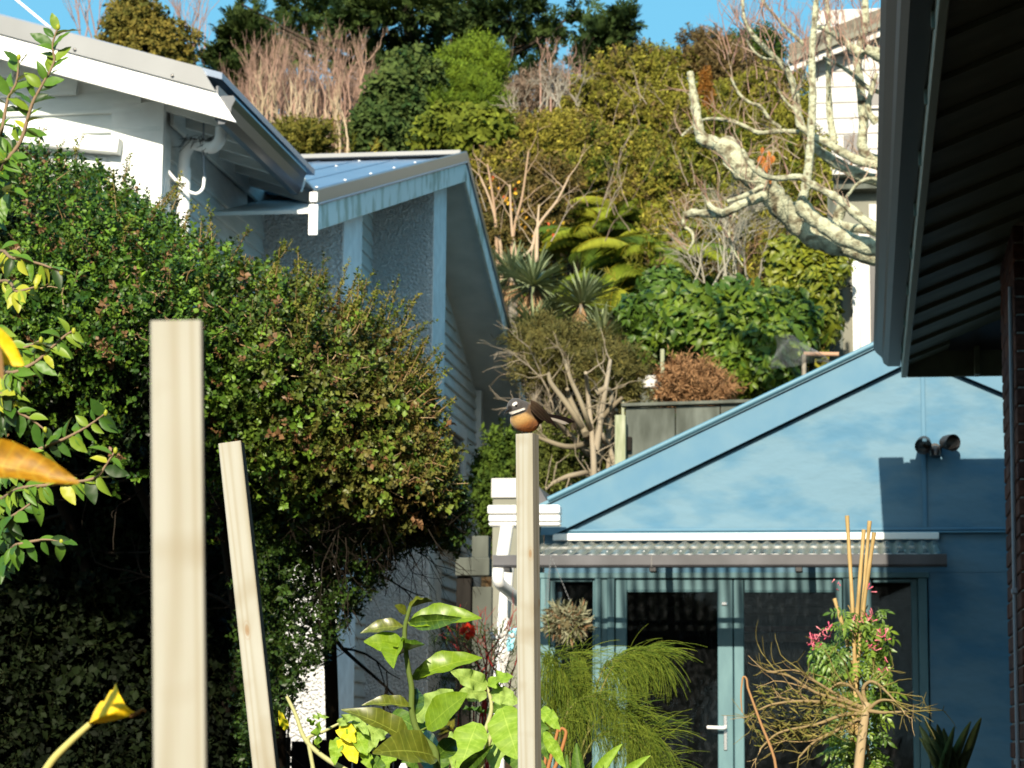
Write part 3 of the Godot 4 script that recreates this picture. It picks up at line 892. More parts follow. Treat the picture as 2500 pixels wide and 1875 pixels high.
		if i == 0:
			var hy := at(1771, 1777, BZ)
			g = G.new()
			var hz := -BZ + 0.06
			g.tube(smoothed([Vector3(hy.x, hy.y, -BZ + 0.012), Vector3(hy.x, hy.y, hz), Vector3(hy.x - 0.03, hy.y, hz + 0.006), Vector3(at(1728, 1777, BZ).x, hy.y + 0.002, hz + 0.004)], 5), tapered(16, 0.011, 0.0115), 8)
			put(d, "handle", g.mesh(), M.white_shine)
			bluebox(d, "lock_plate", 1767, 1746, 1776, 1832, 0.0125, 0.008, M.metal, 0.003)
			bluebox(d, "lock", 1762, 1470, 1776, 1478, 0.0125, 0.01, M.metal, 0.003)
	bluebox(h, "door_seam", 1790.3, 1416, 1792.7, low, -0.05, 0.04, M.gap)
	# things dimly seen inside: pale bench with a red band, back shelf, white chair rails
	var t := thing("bench_seat", "pale padded bench with a dark red band behind the right glazed door", "bench", at(1940, 1600, 17.2))
	for s in [[1800, 1462, 2060, 1478, M.far_olive], [1800, 1482, 2050, 1500, M.far_olive], [1800, 1528, 2080, 1542, null], [1800, 1545, 2060, 1566, M.far_white]]:
		var a := at(s[0], s[1], 17.0); var b := at(s[2], s[3], 17.0)
		var mm: Material = s[4] if s[4] else mat(lin(0.16, 0.012, 0.02), 0.6)
		boxpart(t, "band" if s[4] == null else "cushion", Vector3(a.x, b.y, -17.15), Vector3(b.x, a.y, -17.0), mm, 0.012)
	boxpart(t, "leg", at(1810, 1990, 17.05), at(1822, 1566, 17.12), M.dark_timber)
	boxpart(t, "leg", at(2046, 1990, 17.05), at(2058, 1566, 17.12), M.dark_timber)
	# awning: translucent corrugated sheet on battens, grey gutter, brackets, white flashing
	var gz := 14.62
	var gl := at(1203, 1368, gz).x
	var gr := at(2312, 1368, gz).x
	var wl := at(1330, 1330, BZ).x
	var yb := at(1770, 1325, BZ).y
	var yf := at(1770, 1352, gz).y + 0.004
	bluebox(h, "white_flashing", 1352, 1303, 2292, 1320, 0.034, 0.02, M.white_flash)
	g = G.new()
	var rows := []
	for r in 5:
		var row := []
		for j in 401:
			var u := j / 400.0
			var x := lerpf(at(1328, 1340, BZ).x, gr - 0.03, u)
			row.append(Vector3(x, lerpf(yb, yf, r / 4.0) + 0.009 * cos(x / 0.0765 * TAU), lerpf(-BZ + 0.04, -gz - 0.03, r / 4.0)))
		rows.append(row)
	g.sheet(rows, Vector3.UP)
	# dirt lies in the valleys: more opaque there
	var rng := seeded(9)
	var f := FastNoiseLite.new(); f.seed = 4; f.frequency = 6.0
	for i in g.v.size():
		var vx := g.v[i].x
		var valley := 0.5 - 0.5 * cos(vx / 0.0765 * TAU)
		var d := clampf(0.35 + 0.55 * valley + 0.35 * f.get_noise_2d(vx, g.v[i].z), 0.2, 0.97)
		g.c[i] = Color(0.26, 0.27, 0.24).lerp(Color(0.10, 0.105, 0.075), valley * 0.8)
		g.c[i].a = d
	var sheet := put(h, "awning_sheet", g.mesh(), M.awning)
	g = G.new()
	var x := at(1345, 1340, BZ).x
	while x < gr - 0.1:
		g.ball(Transform3D(Basis.from_scale(Vector3(0.005, 0.004, 0.005)), Vector3(x, yf + 0.020, -gz - 0.09)), 4, 6)
		x += 0.2295
	put(sheet, "sheet_screws", g.mesh(), M.white_shine)
	g = G.new()
	var gp := [Vector2(0, 0.012), Vector2(0, 0.0), Vector2(0.09, 0.0), Vector2(0.10, 0.012), Vector2(0.10, 0.072), Vector2(0.092, 0.075), Vector2(0.088, 0.066), Vector2(0.088, 0.014), Vector2(0.008, 0.012)]
	var gyb := at(1770, 1383, gz).y
	for i in gp.size() - 1:
		var a: Vector2 = gp[i]; var b: Vector2 = gp[i + 1]
		var nn := Vector3(0, -(b.x - a.x), (b.y - a.y))
		if i >= 6: nn = -nn if i == 6 else Vector3(0, 1, 0)
		g.quad(Vector3(gl, gyb + a.y, -gz - 0.1 + a.x), Vector3(gr, gyb + a.y, -gz - 0.1 + a.x), Vector3(gr, gyb + b.y, -gz - 0.1 + b.x), Vector3(gl, gyb + b.y, -gz - 0.1 + b.x), nn)
	for ex in [gl, gr]:
		g.quad(Vector3(ex, gyb, -gz - 0.1), Vector3(ex, gyb, -gz), Vector3(ex, gyb + 0.072, -gz), Vector3(ex, gyb + 0.072, -gz - 0.1), Vector3(ex - gl - 0.1, 0, 0))
	g.quad(Vector3(gl, gyb, -gz - 0.1), Vector3(gr, gyb, -gz - 0.1), Vector3(gr, gyb + 0.072, -gz - 0.1), Vector3(gl, gyb + 0.072, -gz - 0.1), Vector3(0, 0, -1))
	var gut := put(h, "awning_gutter", g.mesh(), M.gutter_grey)
	for bx in [1593, 1950, 1236]:
		var c := at(bx, 1390, gz)
		boxpart(gut, "bracket", Vector3(c.x - 0.022, c.y - 0.014, -gz - 0.12), Vector3(c.x + 0.022, gyb - 0.001, -gz - 0.015), M.black)
	boxpart(gut, "joint", Vector3(at(1590, 1370, gz).x, gyb - 0.002, -gz + 0.0005), Vector3(at(1591.5, 1370, gz).x, gyb + 0.072, -gz + 0.003), M.flash_dark, 0.0)
	for bx in [1600, 1960, 2270]:                                   # rafters under the sheet
		var xa := at(bx + 16, 1360, 15.0).x
		beam(h, "awning_rafter", Vector3(xa, yb - 0.05, -BZ + 0.03), Vector3(xa, yf - 0.045, -gz - 0.1), 0.045, 0.06, M.blue_frame)
	for t2 in [0.16, 0.82]:
		var yy := lerpf(yb, yf, t2) - 0.022
		var zz := lerpf(-BZ + 0.04, -gz - 0.03, t2)
		boxpart(h, "batten", Vector3(wl, yy - 0.012, zz - 0.02), Vector3(gr - 0.05, yy + 0.006, zz + 0.02), M.white_flash)
	# white gutter return, rainhead, downpipe with its offset
	var zz0 := 15.1
	var ga := at(1190, 1233, zz0); var gb := at(1366, 1286, zz0)
	var hh := ga.y - gb.y
	for s in [[0.0, 0.40, 0.0], [0.40, 0.74, -0.02], [0.74, 0.92, -0.035]]:
		boxpart(h, "white_gutter", Vector3(ga.x + (0.0 if s[0] == 0 else 0.004), ga.y - hh * s[1], -zz0 - 0.14), Vector3(gb.x - s[0] * 0.004, ga.y - hh * s[0] - 0.001, -zz0 + s[2]), M.white_shine, 0.008)
	var d1 := at(1238, 1285, zz0 + 0.06)
	boxpart(h, "rainhead", Vector3(at(1212, 1280, zz0).x, at(1230, 1286, zz0).y, -zz0 - 0.13), Vector3(at(1262, 1280, zz0).x, at(1230, 1272, zz0).y, -zz0 - 0.05), M.white_shine, 0.01)
	var low1 := at(1226, 1365, zz0 + 0.06)
	pipe(h, "downpipe", [d1, low1], 0.043, M.white_shine, 14)
	var mid := at(1216, 1560, zz0 + 0.1)
	pipe(h, "downpipe", [at(1240, 1384, zz0 + 0.1), at(1226, 1560, zz0 + 0.1), at(1218, 1700, zz0 + 0.1), at(1216, 1900, zz0 + 0.1)], 0.042, M.white_shine, 14)
	var zb := gz - 0.06
	var ob := smoothed([at(1217, 1388, zb), at(1216, 1410, zb), at(1220, 1424, zb + 0.03), at(1245, 1447, zb + 0.2), at(1262, 1466, zb + 0.36)], 4)
	g = G.new(); g.tube(ob, tapered(ob.size(), 0.037, 0.037), 12)
	put(h, "gutter_outlet", g.mesh(), M.white_shine)
	# twin flood light on the wall
	var lc := at(2282, 1100, BZ)
	var l := thing("flood_light", "black twin-headed sensor flood light on the pale blue gable wall", "light", lc)
	g = G.new(); g.tube(PackedVector3Array([lc + Vector3(0, 0.0, 0.0), lc + Vector3(0, 0.0, 0.03)]), PackedFloat32Array([0.045, 0.045]), 16)
	put(l, "base", g.mesh(), M.black)
	g = G.new(); g.tube(smoothed([lc + Vector3(0, 0, 0.03), lc + Vector3(0, -0.015, 0.07), lc + Vector3(0, -0.05, 0.085)], 4), PackedFloat32Array([0.03, 0.032, 0.034, 0.035, 0.036, 0.036, 0.036, 0.034, 0.03]), 12)
	put(l, "sensor", g.mesh(), M.black)
	for s in [-1.0, 1.0]:
		var jb := lc + Vector3(s * 0.02, 0.012, 0.05)
		var jc := lc + Vector3(s * 0.07, 0.022, 0.09)
		g = G.new(); g.tube(PackedVector3Array([jb, jc]), PackedFloat32Array([0.012, 0.012]), 8)
		put(l, "arm", g.mesh(), M.lamp_grey)
		var dd := Vector3(s * 0.10, -0.45, 1.0).normalized()
		if s > 0: dd = Vector3(0.55, -0.15, 0.9).normalized()
		var b0 := jc - dd * 0.055 + Vector3(0, 0.02, 0)
		g = G.new()
		g.tube(PackedVector3Array([b0, b0 + dd * 0.02, b0 + dd * 0.05, b0 + dd * 0.10, b0 + dd * 0.14]), PackedFloat32Array([0.014, 0.03, 0.044, 0.052, 0.055]), 16, false)
		var hd := put(l, "lamp_head", g.mesh(), M.lamp_grey)
		g = G.new(); g.tube(PackedVector3Array([b0 + dd * 0.105, b0 + dd * 0.115]), PackedFloat32Array([0.049, 0.049]), 16)
		put(hd, "lens", g.mesh(), M.glass)

# ---------------------------------------------------------------- the brick house on the right, seen from under its eave
func build_brick_house() -> void:
	var far := 14.4
	var near := -6.0
	var gx := at(2133, 860, 14.3).x                     # outer lip of the gutter
	var fx := at(2200, 900, far).x                      # fascia
	var ye := at(2300, 921, far).y                      # underside of the eave's far end
	var wx := 0.72
	var h := thing("brick_house", "dark brick house with a deep green boarded eave along the right edge", "house", Vector3(3.0, 0.0, -6.0))
	var slope := 0.40
	var fh := 0.20
	# fascia
	boxpart(h, "fascia", Vector3(fx, ye, -far), Vector3(fx + 0.035, ye + fh, -near), M.eave_fascia)
	boxpart(h, "end_fascia", Vector3(fx + 0.036, ye + 0.001, -far), Vector3(4.0, ye + fh + 0.02, -far + 0.03), M.eave_soffit)
	# soffit boards, lapped, rising with the roof
	var z := near
	while z < far - 0.05:
		var z1 := minf(z + 0.5, far - 0.03)
		var g := G.new()
		var p := PackedVector3Array(); var q := PackedVector3Array()
		var xr := minf(1.0, fx + (0.10 + (far - z1) * 0.4) / 0.4)
		for v in [Vector2(fx + 0.03, z), Vector2(fx + 0.03, z1), Vector2(xr, z1), Vector2(xr, z)]:
			var yy: float = ye + 0.05 + (v.x - fx) * slope - (0.022 if v.y == z else 0.0) - maxf(0.0, 0.0)
			p.append(Vector3(v.x, yy, -v.y)); q.append(Vector3(v.x, yy + 0.02, -v.y))
		g.prism(p, q)
		put(h, "soffit_board", g.mesh(), M.eave_soffit)
		z += 0.5
	var g := G.new()
	var p := PackedVector3Array(); var q := PackedVector3Array()
	# hipped at the far end
	var ex := gx + 0.08
	var yo := ye + fh + (ex - fx) * slope
	var rx := 3.4
	var ry := yo + (rx - ex) * slope
	for dn in [Vector3.ZERO, Vector3(0, -0.04, 0)]:
		var A: Vector3 = Vector3(ex, yo, -far - 0.05) + dn; var B: Vector3 = Vector3(ex, yo, -near) + dn
		var C: Vector3 = Vector3(rx, ry, -near) + dn; var D: Vector3 = Vector3(rx, ry, -far + (rx - ex)) + dn
		var E: Vector3 = Vector3(2 * rx - ex, yo, -far - 0.05) + dn; var F: Vector3 = Vector3(2 * rx - ex, yo, -near) + dn
		var sg := 1.0 if dn == Vector3.ZERO else -1.0
		g.quad(A, B, C, D, Vector3(-0.3, 1, 0) * sg)
		g.quad(E, F, C, D, Vector3(0.3, 1, 0) * sg)
		g.flat(A, D, E, Vector3(0, 1, -0.3) * sg)
	put(h, "roof", g.mesh(), M.gutter_dark)
	# gutter: ogee profile with a stop end
	g = G.new()
	var w := fx - gx
	var prof := [Vector2(w - 0.004, 0.0), Vector2(w * 0.52, 0.0), Vector2(w * 0.36, 0.02), Vector2(w * 0.30, 0.055), Vector2(w * 0.10, 0.085), Vector2(0.0, 0.11), Vector2(0.0, 0.135), Vector2(0.015, 0.14), Vector2(w - 0.004, 0.14)]
	var gy := at(2165, 893, far).y
	p = PackedVector3Array(); q = PackedVector3Array()
	for v in prof:
		p.append(Vector3(gx + v.x, gy + v.y, -far - 0.03)); q.append(Vector3(gx + v.x, gy + v.y, -near))
	for i in prof.size() - 1:
		var m := (p[i] + p[i + 1]) / 2.0 - Vector3(gx + w * 0.6, gy + 0.08, -far)
		g.quad(p[i], p[i + 1], q[i + 1], q[i], Vector3(m.x, m.y, 0))
	for i in range(1, prof.size() - 1): g.flat(p[0], p[i], p[i + 1], Vector3(0, 0, -1))
	var gt := put(h, "eave_gutter", g.mesh(), M.eave_gutter)
	z = 1.0
	while z < far:
		boxpart(gt, "bracket", Vector3(fx - 0.012, ye + 0.02, -z - 0.012), Vector3(fx - 0.001, gy + 0.0, -z + 0.012), M.eave_fascia, 0.0)
		z += 0.9
	boxpart(h, "eave_post", Vector3(at(2386, 850, 13.9).x, ye - 0.005, -far + 0.032), Vector3(at(2400, 850, 13.9).x, ye + 0.17, -far + 0.14), M.eave_soffit)
	# brick pier and wall: mortar core with single bricks on the two faces in view
	var z0 := 11.15
	var z2 := 12.25
	var y0 := 1.1
	var y1 := ye + 0.24
	boxpart(h, "mortar_core", Vector3(wx + 0.012, -0.2, -z2 + 0.012), Vector3(wx + 1.4, y1, -z0 - 0.012), M.mortar, 0.0)
	boxpart(h, "wall", Vector3(wx + 0.26, -0.2, -z0 + 1.1), Vector3(wx + 1.3, y1 + 0.4, -near), M.brick[0], 0.0)
	var bm := []
	for l in [0.23, 0.11]:
		g = G.new(); g.box(Transform3D.IDENTITY, Vector3(l, 0.076, 0.05), 0.005)
		bm.append(g.mesh())
	var r := seeded(21)
	var row := 0
	var y := y0
	while y + 0.076 < y1:
		var s := z0 + (0.0 if row % 2 == 0 else 0.12)
		if row % 2 == 1:
			put(h, "brick", bm[1], M.brick[r.randi() % 4], Transform3D(Basis(Vector3(0, 0, -1), Vector3.UP, Vector3(1, 0, 0)), Vector3(wx + 0.025, y + 0.038, -z0 - 0.055)))
		while s < z2 - 0.1:
			var l := 0.23 if s + 0.23 < z2 + 0.01 else 0.11
			put(h, "brick", bm[0 if l > 0.2 else 1], M.brick[r.randi() % 4], Transform3D(Basis(Vector3(0, 0, -1), Vector3.UP, Vector3(1, 0, 0)).rotated(Vector3.UP, r.randf_range(-0.006, 0.006)), Vector3(wx + 0.025 + r.randf_range(-0.002, 0.002), y + 0.038, -s - l / 2)))
			s += l + 0.01
		for k in 3:
			var xx := wx + 0.052 + (0.12 if row % 2 == 0 else 0.0) + k * 0.24
			put(h, "brick", bm[0], M.brick[r.randi() % 4], Transform3D(Basis.IDENTITY, Vector3(xx + 0.115, y + 0.038, -z0 - 0.025 + r.randf_range(-0.002, 0.002))))
		y += 0.086
		row += 1
	var cx := wx - 0.012
	var ct := pipe(h, "conduit", [on_x(2466, 700, cx), on_x(2478, 1500, cx), on_x(2488, 2000, cx)], 0.010, M.conduit, 8)
	for py in [1443, 1860]:
		var c := on_x(2477 if py < 1500 else 2484, py, cx)
		boxpart(ct, "clip", c - Vector3(0.014, 0.012, 0.03), c + Vector3(0.012, 0.012, 0.03), M.conduit, 0.002)

# ---------------------------------------------------------------- stakes and the bird
func stake(label: String, tl: Vector2, bl: Vector2, z: float, side: float, turn: float, seed_: int, lean_z := 0.0) -> Node3D:
	# a square sawn stake; its top-left front edge is seen at tl, the same edge at bl near the bottom of the picture
	var a := at(tl.x, tl.y, z)
	var b := at(bl.x, bl.y, z - lean_z)
	var ax := (a - b).normalized()
	var base := a - ax * ((a.y + 0.3) / ax.y)
	var t := thing("garden_stake", label, "stake", base, "pale square garden stakes")
	var tex := grain_tex(seed_, Color(0.615, 0.615, 0.585), Color(0.555, 0.535, 0.475), 128, 512)
	var m := mat(lin(0.84, 0.82, 0.78), 0.75, 0.25)
	m.albedo_texture = tex
	m.albedo_color = Color.WHITE
	relief(m, noise_tex(seed_, 0.03, Color.BLACK, Color.WHITE, 128), 0.03)
	var g := G.new()
	var x := aimed(base, ax, Vector3(sin(turn), 0, cos(turn)))
	var l := (a - base).length()
	var s := side / 2.0
	var r := seeded(seed_)
	# four long faces with their own grain, slightly rough arrises, and a sawn top
	var cs := [Vector2(-s, s), Vector2(s, s), Vector2(s, -s), Vector2(-s, -s)]
	var e := s * 0.08
	for k in 4:
		var p: Vector2 = cs[k]; var q: Vector2 = cs[(k + 1) % 4]
		var u := (q - p).normalized()
		var o := Vector2(u.y, -u.x)
		if o.dot(p + q) < 0: o = -o
		var nn := x.basis * Vector3(o.x, 0, o.y)
		var nn2 := x.basis * Vector3(o.x - u.x, 0, o.y - u.y).normalized()
		var rows := 24
		for i in rows:
			var y0 := l * i / rows; var y1 := l * (i + 1) / rows
			var P0 := p + u * e; var Q0 := q - u * e
			var A := x * Vector3(P0.x, y0, P0.y); var B := x * Vector3(Q0.x, y0, Q0.y); var C := x * Vector3(Q0.x, y1, Q0.y); var D := x * Vector3(P0.x, y1, P0.y)
			var u0 := k * 0.25; var u1 := k * 0.25 + 0.25
			var v0 := 1.0 - y0 / 0.8; var v1 := 1.0 - y1 / 0.8
			g.tri(A, B, C, nn, nn, nn, Vector2(u0, v0), Vector2(u1, v0), Vector2(u1, v1))
			g.tri(A, C, D, nn, nn, nn, Vector2(u0, v0), Vector2(u1, v1), Vector2(u0, v1))
			var pu: Vector2 = (cs[k] - cs[(k + 3) % 4]).normalized()
			var W := p - pu * e
			var E := x * Vector3(W.x, y0, W.y); var F := x * Vector3(W.x, y1, W.y)
			g.tri(E, A, D, nn2, nn2, nn2, Vector2(u0, v0), Vector2(u0, v0), Vector2(u0, v1))
			g.tri(E, D, F, nn2, nn2, nn2, Vector2(u0, v0), Vector2(u0, v1), Vector2(u0, v1))
	var up := x.basis.y
	var grid := []
	for i in 6:
		var row := []
		for j in 6:
			row.append(x * Vector3(lerpf(-s + e * 0.6, s - e * 0.6, j / 5.0), l + r.randf_range(-0.0006, 0.0008), lerpf(-s + e * 0.6, s - e * 0.6, i / 5.0)))
		grid.append(row)
	var top := G.new()
	top.sheet(grid, up)
	put(t, "shaft", g.mesh(), m)
	put(t, "sawn_top", top.mesh(), mat(lin(0.36, 0.29, 0.20), 0.9, 0.1))
	return t

# signed distance to a tapered capsule
func cap_d(p: Vector3, a: Vector3, b: Vector3, ra: float, rb: float) -> float:
	var ab := b - a
	var t := clampf((p - a).dot(ab) / ab.length_squared(), 0, 1)
	return (p - a - ab * t).length() - lerpf(ra, rb, t)
func smin(a: float, b: float, k: float) -> float:
	var h := clampf(0.5 + 0.5 * (b - a) / k, 0, 1)
	return lerpf(b, a, h) - k * h * (1 - h)
func nets(f: Callable, lo: Vector3, hi: Vector3, cell: float, colour: Callable) -> ArrayMesh:
	var nx := int((hi.x - lo.x) / cell) + 1
	var ny := int((hi.y - lo.y) / cell) + 1
	var nz := int((hi.z - lo.z) / cell) + 1
	var d := PackedFloat32Array()
	d.resize(nx * ny * nz)
	for k in nz:
		for j in ny:
			for i in nx:
				d[(k * ny + j) * nx + i] = f.call(lo + Vector3(i, j, k) * cell)
	var id := {}
	var vs := PackedVector3Array(); var ns := PackedVector3Array(); var cs := PackedColorArray(); var ix := PackedInt32Array()
	var offs := [0, 1, nx, nx + 1, nx * ny, nx * ny + 1, nx * ny + nx, nx * ny + nx + 1]
	var corner := [Vector3(0, 0, 0), Vector3(1, 0, 0), Vector3(0, 1, 0), Vector3(1, 1, 0), Vector3(0, 0, 1), Vector3(1, 0, 1), Vector3(0, 1, 1), Vector3(1, 1, 1)]
	var edges := [[0, 1], [2, 3], [4, 5], [6, 7], [0, 2], [1, 3], [4, 6], [5, 7], [0, 4], [1, 5], [2, 6], [3, 7]]
	for k in nz - 1:
		for j in ny - 1:
			for i in nx - 1:
				var b := (k * ny + j) * nx + i
				var neg := 0
				for o in 8:
					if d[b + offs[o]] < 0: neg += 1
				if neg == 0 or neg == 8: continue
				var sum := Vector3.ZERO
				var cnt := 0
				for e in edges:
					var d0 := d[b + offs[e[0]]]; var d1 := d[b + offs[e[1]]]
					if (d0 < 0) != (d1 < 0):
						sum += (corner[e[0]] as Vector3).lerp(corner[e[1]], d0 / (d0 - d1))
						cnt += 1
				var p := lo + (Vector3(i, j, k) + sum / cnt) * cell
				var h := cell * 0.5
				var nn := Vector3(f.call(p + Vector3(h, 0, 0)) - f.call(p - Vector3(h, 0, 0)), f.call(p + Vector3(0, h, 0)) - f.call(p - Vector3(0, h, 0)), f.call(p + Vector3(0, 0, h)) - f.call(p - Vector3(0, 0, h))).normalized()
				id[b] = vs.size()
				vs.append(p); ns.append(nn); cs.append(colour.call(p, nn))
	for b in id:
		var i: int = b % nx
		var j: int = (b / nx) % ny
		var k: int = b / (nx * ny)
		for ax in 3:
			var st: int = [1, nx, nx * ny][ax]
			var s1: int = [nx, nx * ny, 1][ax]
			var s2: int = [nx * ny, 1, nx][ax]
			if [j, k, i][ax] == 0 or [k, i, j][ax] == 0: continue
			var d0 := d[b]; var d1 := d[b + st]
			if (d0 < 0) == (d1 < 0): continue
			var q := [b, b - s1, b - s1 - s2, b - s2]
			if not (id.has(q[1]) and id.has(q[2]) and id.has(q[3])): continue
			var v := [id[q[0]], id[q[1]], id[q[2]], id[q[3]]]
			for t in [[0, 1, 2], [0, 2, 3]]:
				var a: int = v[t[0]]; var bb: int = v[t[1]]; var c: int = v[t[2]]
				if (vs[c] - vs[a]).cross(vs[bb] - vs[a]).dot(ns[a]) < 0.0:
					var w := bb
					bb = c; c = w
				ix.append(a); ix.append(bb); ix.append(c)
	var arr := []
	arr.resize(Mesh.ARRAY_MAX)
	arr[Mesh.ARRAY_VERTEX] = vs; arr[Mesh.ARRAY_NORMAL] = ns; arr[Mesh.ARRAY_COLOR] = cs; arr[Mesh.ARRAY_INDEX] = ix
	var m := ArrayMesh.new()
	m.add_surface_from_arrays(Mesh.PRIMITIVE_TRIANGLES, arr)
	return m

func build_bird(foot: Vector3) -> void:
	# its own axes, in millimetres: u right, v up, w towards the viewer; it faces left and a little towards the viewer
	var t := thing("bird", "small fantail bird with orange breast and white throat band perched on the middle stake", "bird", foot)
	var yaw := Basis(Vector3.UP, deg_to_rad(8.46))
	var mm := Transform3D(yaw.scaled(Vector3(0.001, 0.001, 0.001)), Vector3.ZERO)
	var head := Vector3(-17.5, 38.5, 12)
	var fz := FastNoiseLite.new(); fz.seed = 3; fz.frequency = 0.35; fz.fractal_octaves = 2
	var body := func(p: Vector3) -> float:
		var d: float = cap_d(p, Vector3(-6, 22.5, 4), Vector3(2, 25.5, -3), 18.3, 18.0)
		d = smin(d, cap_d(p, Vector3(-10, 20, 6), Vector3(2, 17, -2), 14.5, 13.5), 5.0)
		d = smin(d, cap_d(p, Vector3(2, 30, -4), Vector3(15, 26, -16), 14.0, 8.5), 6.0)
		d = smin(d, cap_d(p, Vector3(15, 27, -16), Vector3(26, 28, -30), 8.0, 3.0), 4.0)
		d = smin(d, cap_d(p, head, Vector3(-9, 35, 5), 12.6, 14.5), 6.0)
		d = smin(d, cap_d(p, head, head + Vector3(-5.5, -3.0, 4.0), 11.0, 7.5), 3.0)
		d = smin(d, cap_d(p, Vector3(-22, 30.5, 17), Vector3(-18, 27, 15), 5.0, 6.0), 3.0)
		return d + fz.get_noise_3d(p.x * 0.8, p.y * 0.8, p.z) * 0.32
	var fine := FastNoiseLite.new(); fine.seed = 8; fine.frequency = 0.5
	var hf := Vector3(-0.80, -0.12, 0.58).normalized()         # where the head points
	var hs := Vector3(0.58, 0.0, 0.80).normalized()            # its left side, in view
	var paint := func(p: Vector3, _n: Vector3) -> Color:
		var nz := fine.get_noise_3d(p.x * 1.0, p.y * 2.0, p.z * 1.0)
		var grey := Color(0.058, 0.054, 0.054)
		var brown := Color(0.085, 0.052, 0.028)
		var q := p - head
		var f := q.dot(hf); var s := q.dot(hs); var y := q.y
		# body: brown back, buff to orange below
		var low := clampf((34.0 - p.y + p.x * 0.42 - p.z * 0.12) / 34.0, 0, 1)
		var belly := Color(0.33, 0.20, 0.075).lerp(Color(0.29, 0.10, 0.020), smoothstep(0.30, 0.68, low + nz * 0.10))
		var back := smoothstep(-2.5, 3.5, p.y - (31.5 - (p.x + 9.0) * 0.55) + nz * 2.0)
		var c := belly.lerp(brown, back)
		c = c.lerp(Color(0.24, 0.17, 0.09), (1.0 - back) * smoothstep(5.0, 0.0, absf(p.y - 25.5)) * 0.4)
		# head cap
		var hd := smoothstep(20.5, 16.5, q.length() - maxf(0.0, y) * 0.15 + nz * 1.2) * smoothstep(-13.5, -10.0, y + f * 0.25 - 0.0)
		c = c.lerp(grey, hd)
		# throat: white crescent over a black band
		var arc := y + 8.3 + (f - 4.0) * 0.40 - absf(s - 2.0) * 0.10
		var reach := smoothstep(-7.0, -3.5, f) * smoothstep(19.0, 16.0, f)
		if q.length() < 24.0:
			c = c.lerp(Color(0.008, 0.008, 0.008), reach * smoothstep(-5.2, -4.2, arc + nz * 0.5) * smoothstep(-0.6, -1.6, arc))
			c = c.lerp(Color(0.52, 0.50, 0.47), reach * smoothstep(-1.9, -1.3, arc + nz * 0.4) * smoothstep(2.2, 1.4, arc - (f - 3.0) * 0.08))
		# dark lores
		c = c.lerp(Color(0.012, 0.011, 0.011), smoothstep(6.0, 3.0, (q - (hf * 12.5 + hs * 2.5 + Vector3(0, -2.6, 0))).length()))
		# white brow
		for sd in [1.0, -1.0]:
			var bq: Vector3 = q - (hf * 8.2 + hs * (7.0 * sd) + Vector3(0, 3.6, 0))
			var ba := bq.dot(hf) * 0.72 - bq.y * 0.70
			var bb := bq.y * 0.72 + bq.dot(hf) * 0.70
			if q.length() > 8.0: c = c.lerp(Color(0.55, 0.53, 0.50), smoothstep(1.25, 0.85, Vector2(ba / 3.6, bb / 1.7).length()))
		var v := 1.0 + nz * 0.35
		return Color(c.r * v, c.g * v, c.b * v)
	var plumage := mat(Color.WHITE, 0.75, 0.25)
	plumage.vertex_color_use_as_albedo = true
	plumage.rim_enabled = true
	plumage.rim = 0.35
	var X := Transform3D(mm.basis, foot)
	put(t, "body", nets(body, Vector3(-38, -2, -40), Vector3(36, 58, 34), 0.95, paint), plumage, X)
	# eye with a glint of its own gloss
	var g := G.new()
	var ec := head + hf * 6.3 + hs * 9.6 + Vector3(0, 0.6, 0)
	g.ball(Transform3D(Basis.from_scale(Vector3(2.1, 2.1, 2.1)), ec), 8, 12)
	put(t, "eye", g.mesh(), mat(lin(0.004, 0.003, 0.003), 0.06, 0.8), X)
	g = G.new()
	var ec2 := head + hf * 9.6 - hs * 7.0 + Vector3(0, 0.6, 0)
	g.ball(Transform3D(Basis.from_scale(Vector3(2.1, 2.1, 2.1)), ec2), 8, 12)
	put(t, "eye", g.mesh(), mat(lin(0.004, 0.003, 0.003), 0.06, 0.8), X)
	# bill and whisker bristles
	g = G.new()
	var bb := head + hf * 13.0 + Vector3(0, -4.0, 0)
	var bt := head + hf * 19.5 + Vector3(0, -8.5, 0)
	g.tube(PackedVector3Array([bb, bb.lerp(bt, 0.6) + Vector3(0, 0.5, 0), bt]), PackedFloat32Array([2.6, 1.6, 0.4]), 8)
	var bill := put(t, "bill", g.mesh(), mat(lin(0.012, 0.011, 0.012), 0.35, 0.5), X)
	g = G.new()
	var r := seeded(4)
	for k in 10:
		var s := bb + rdir(r) * 2.2
		g.tube(PackedVector3Array([s, s + (hf + rdir(r) * 0.5 + Vector3(0, -0.4, 0)) * 4.0, s + (hf + rdir(r) * 0.4 + Vector3(0, -0.9, 0)) * 7.0]), PackedFloat32Array([0.22, 0.16, 0.08]), 3, false)
	put(bill, "bristles", g.mesh(), M.black, X).set_meta("kind", "stuff")
	# folded wing: coverts, then six long flight feathers
	var wing_c := [Color(0.055, 0.036, 0.022), Color(0.024, 0.016, 0.012), Color(0.011, 0.008, 0.007)]
	var wing: MeshInstance3D = null
	var up := [Vector3(1, 48, 3), Vector3(12, 43, 3), Vector3(22, 35, -2), Vector3(31, 24, -9), Vector3(39, 13, -15), Vector3(47, 4, -22)]
	var dn := [Vector3(2, 33, 18.5), Vector3(7, 26, 19.0), Vector3(13, 21, 15.5), Vector3(22, 15, 8), Vector3(33, 11, -5), Vector3(46, 3.4, -21)]
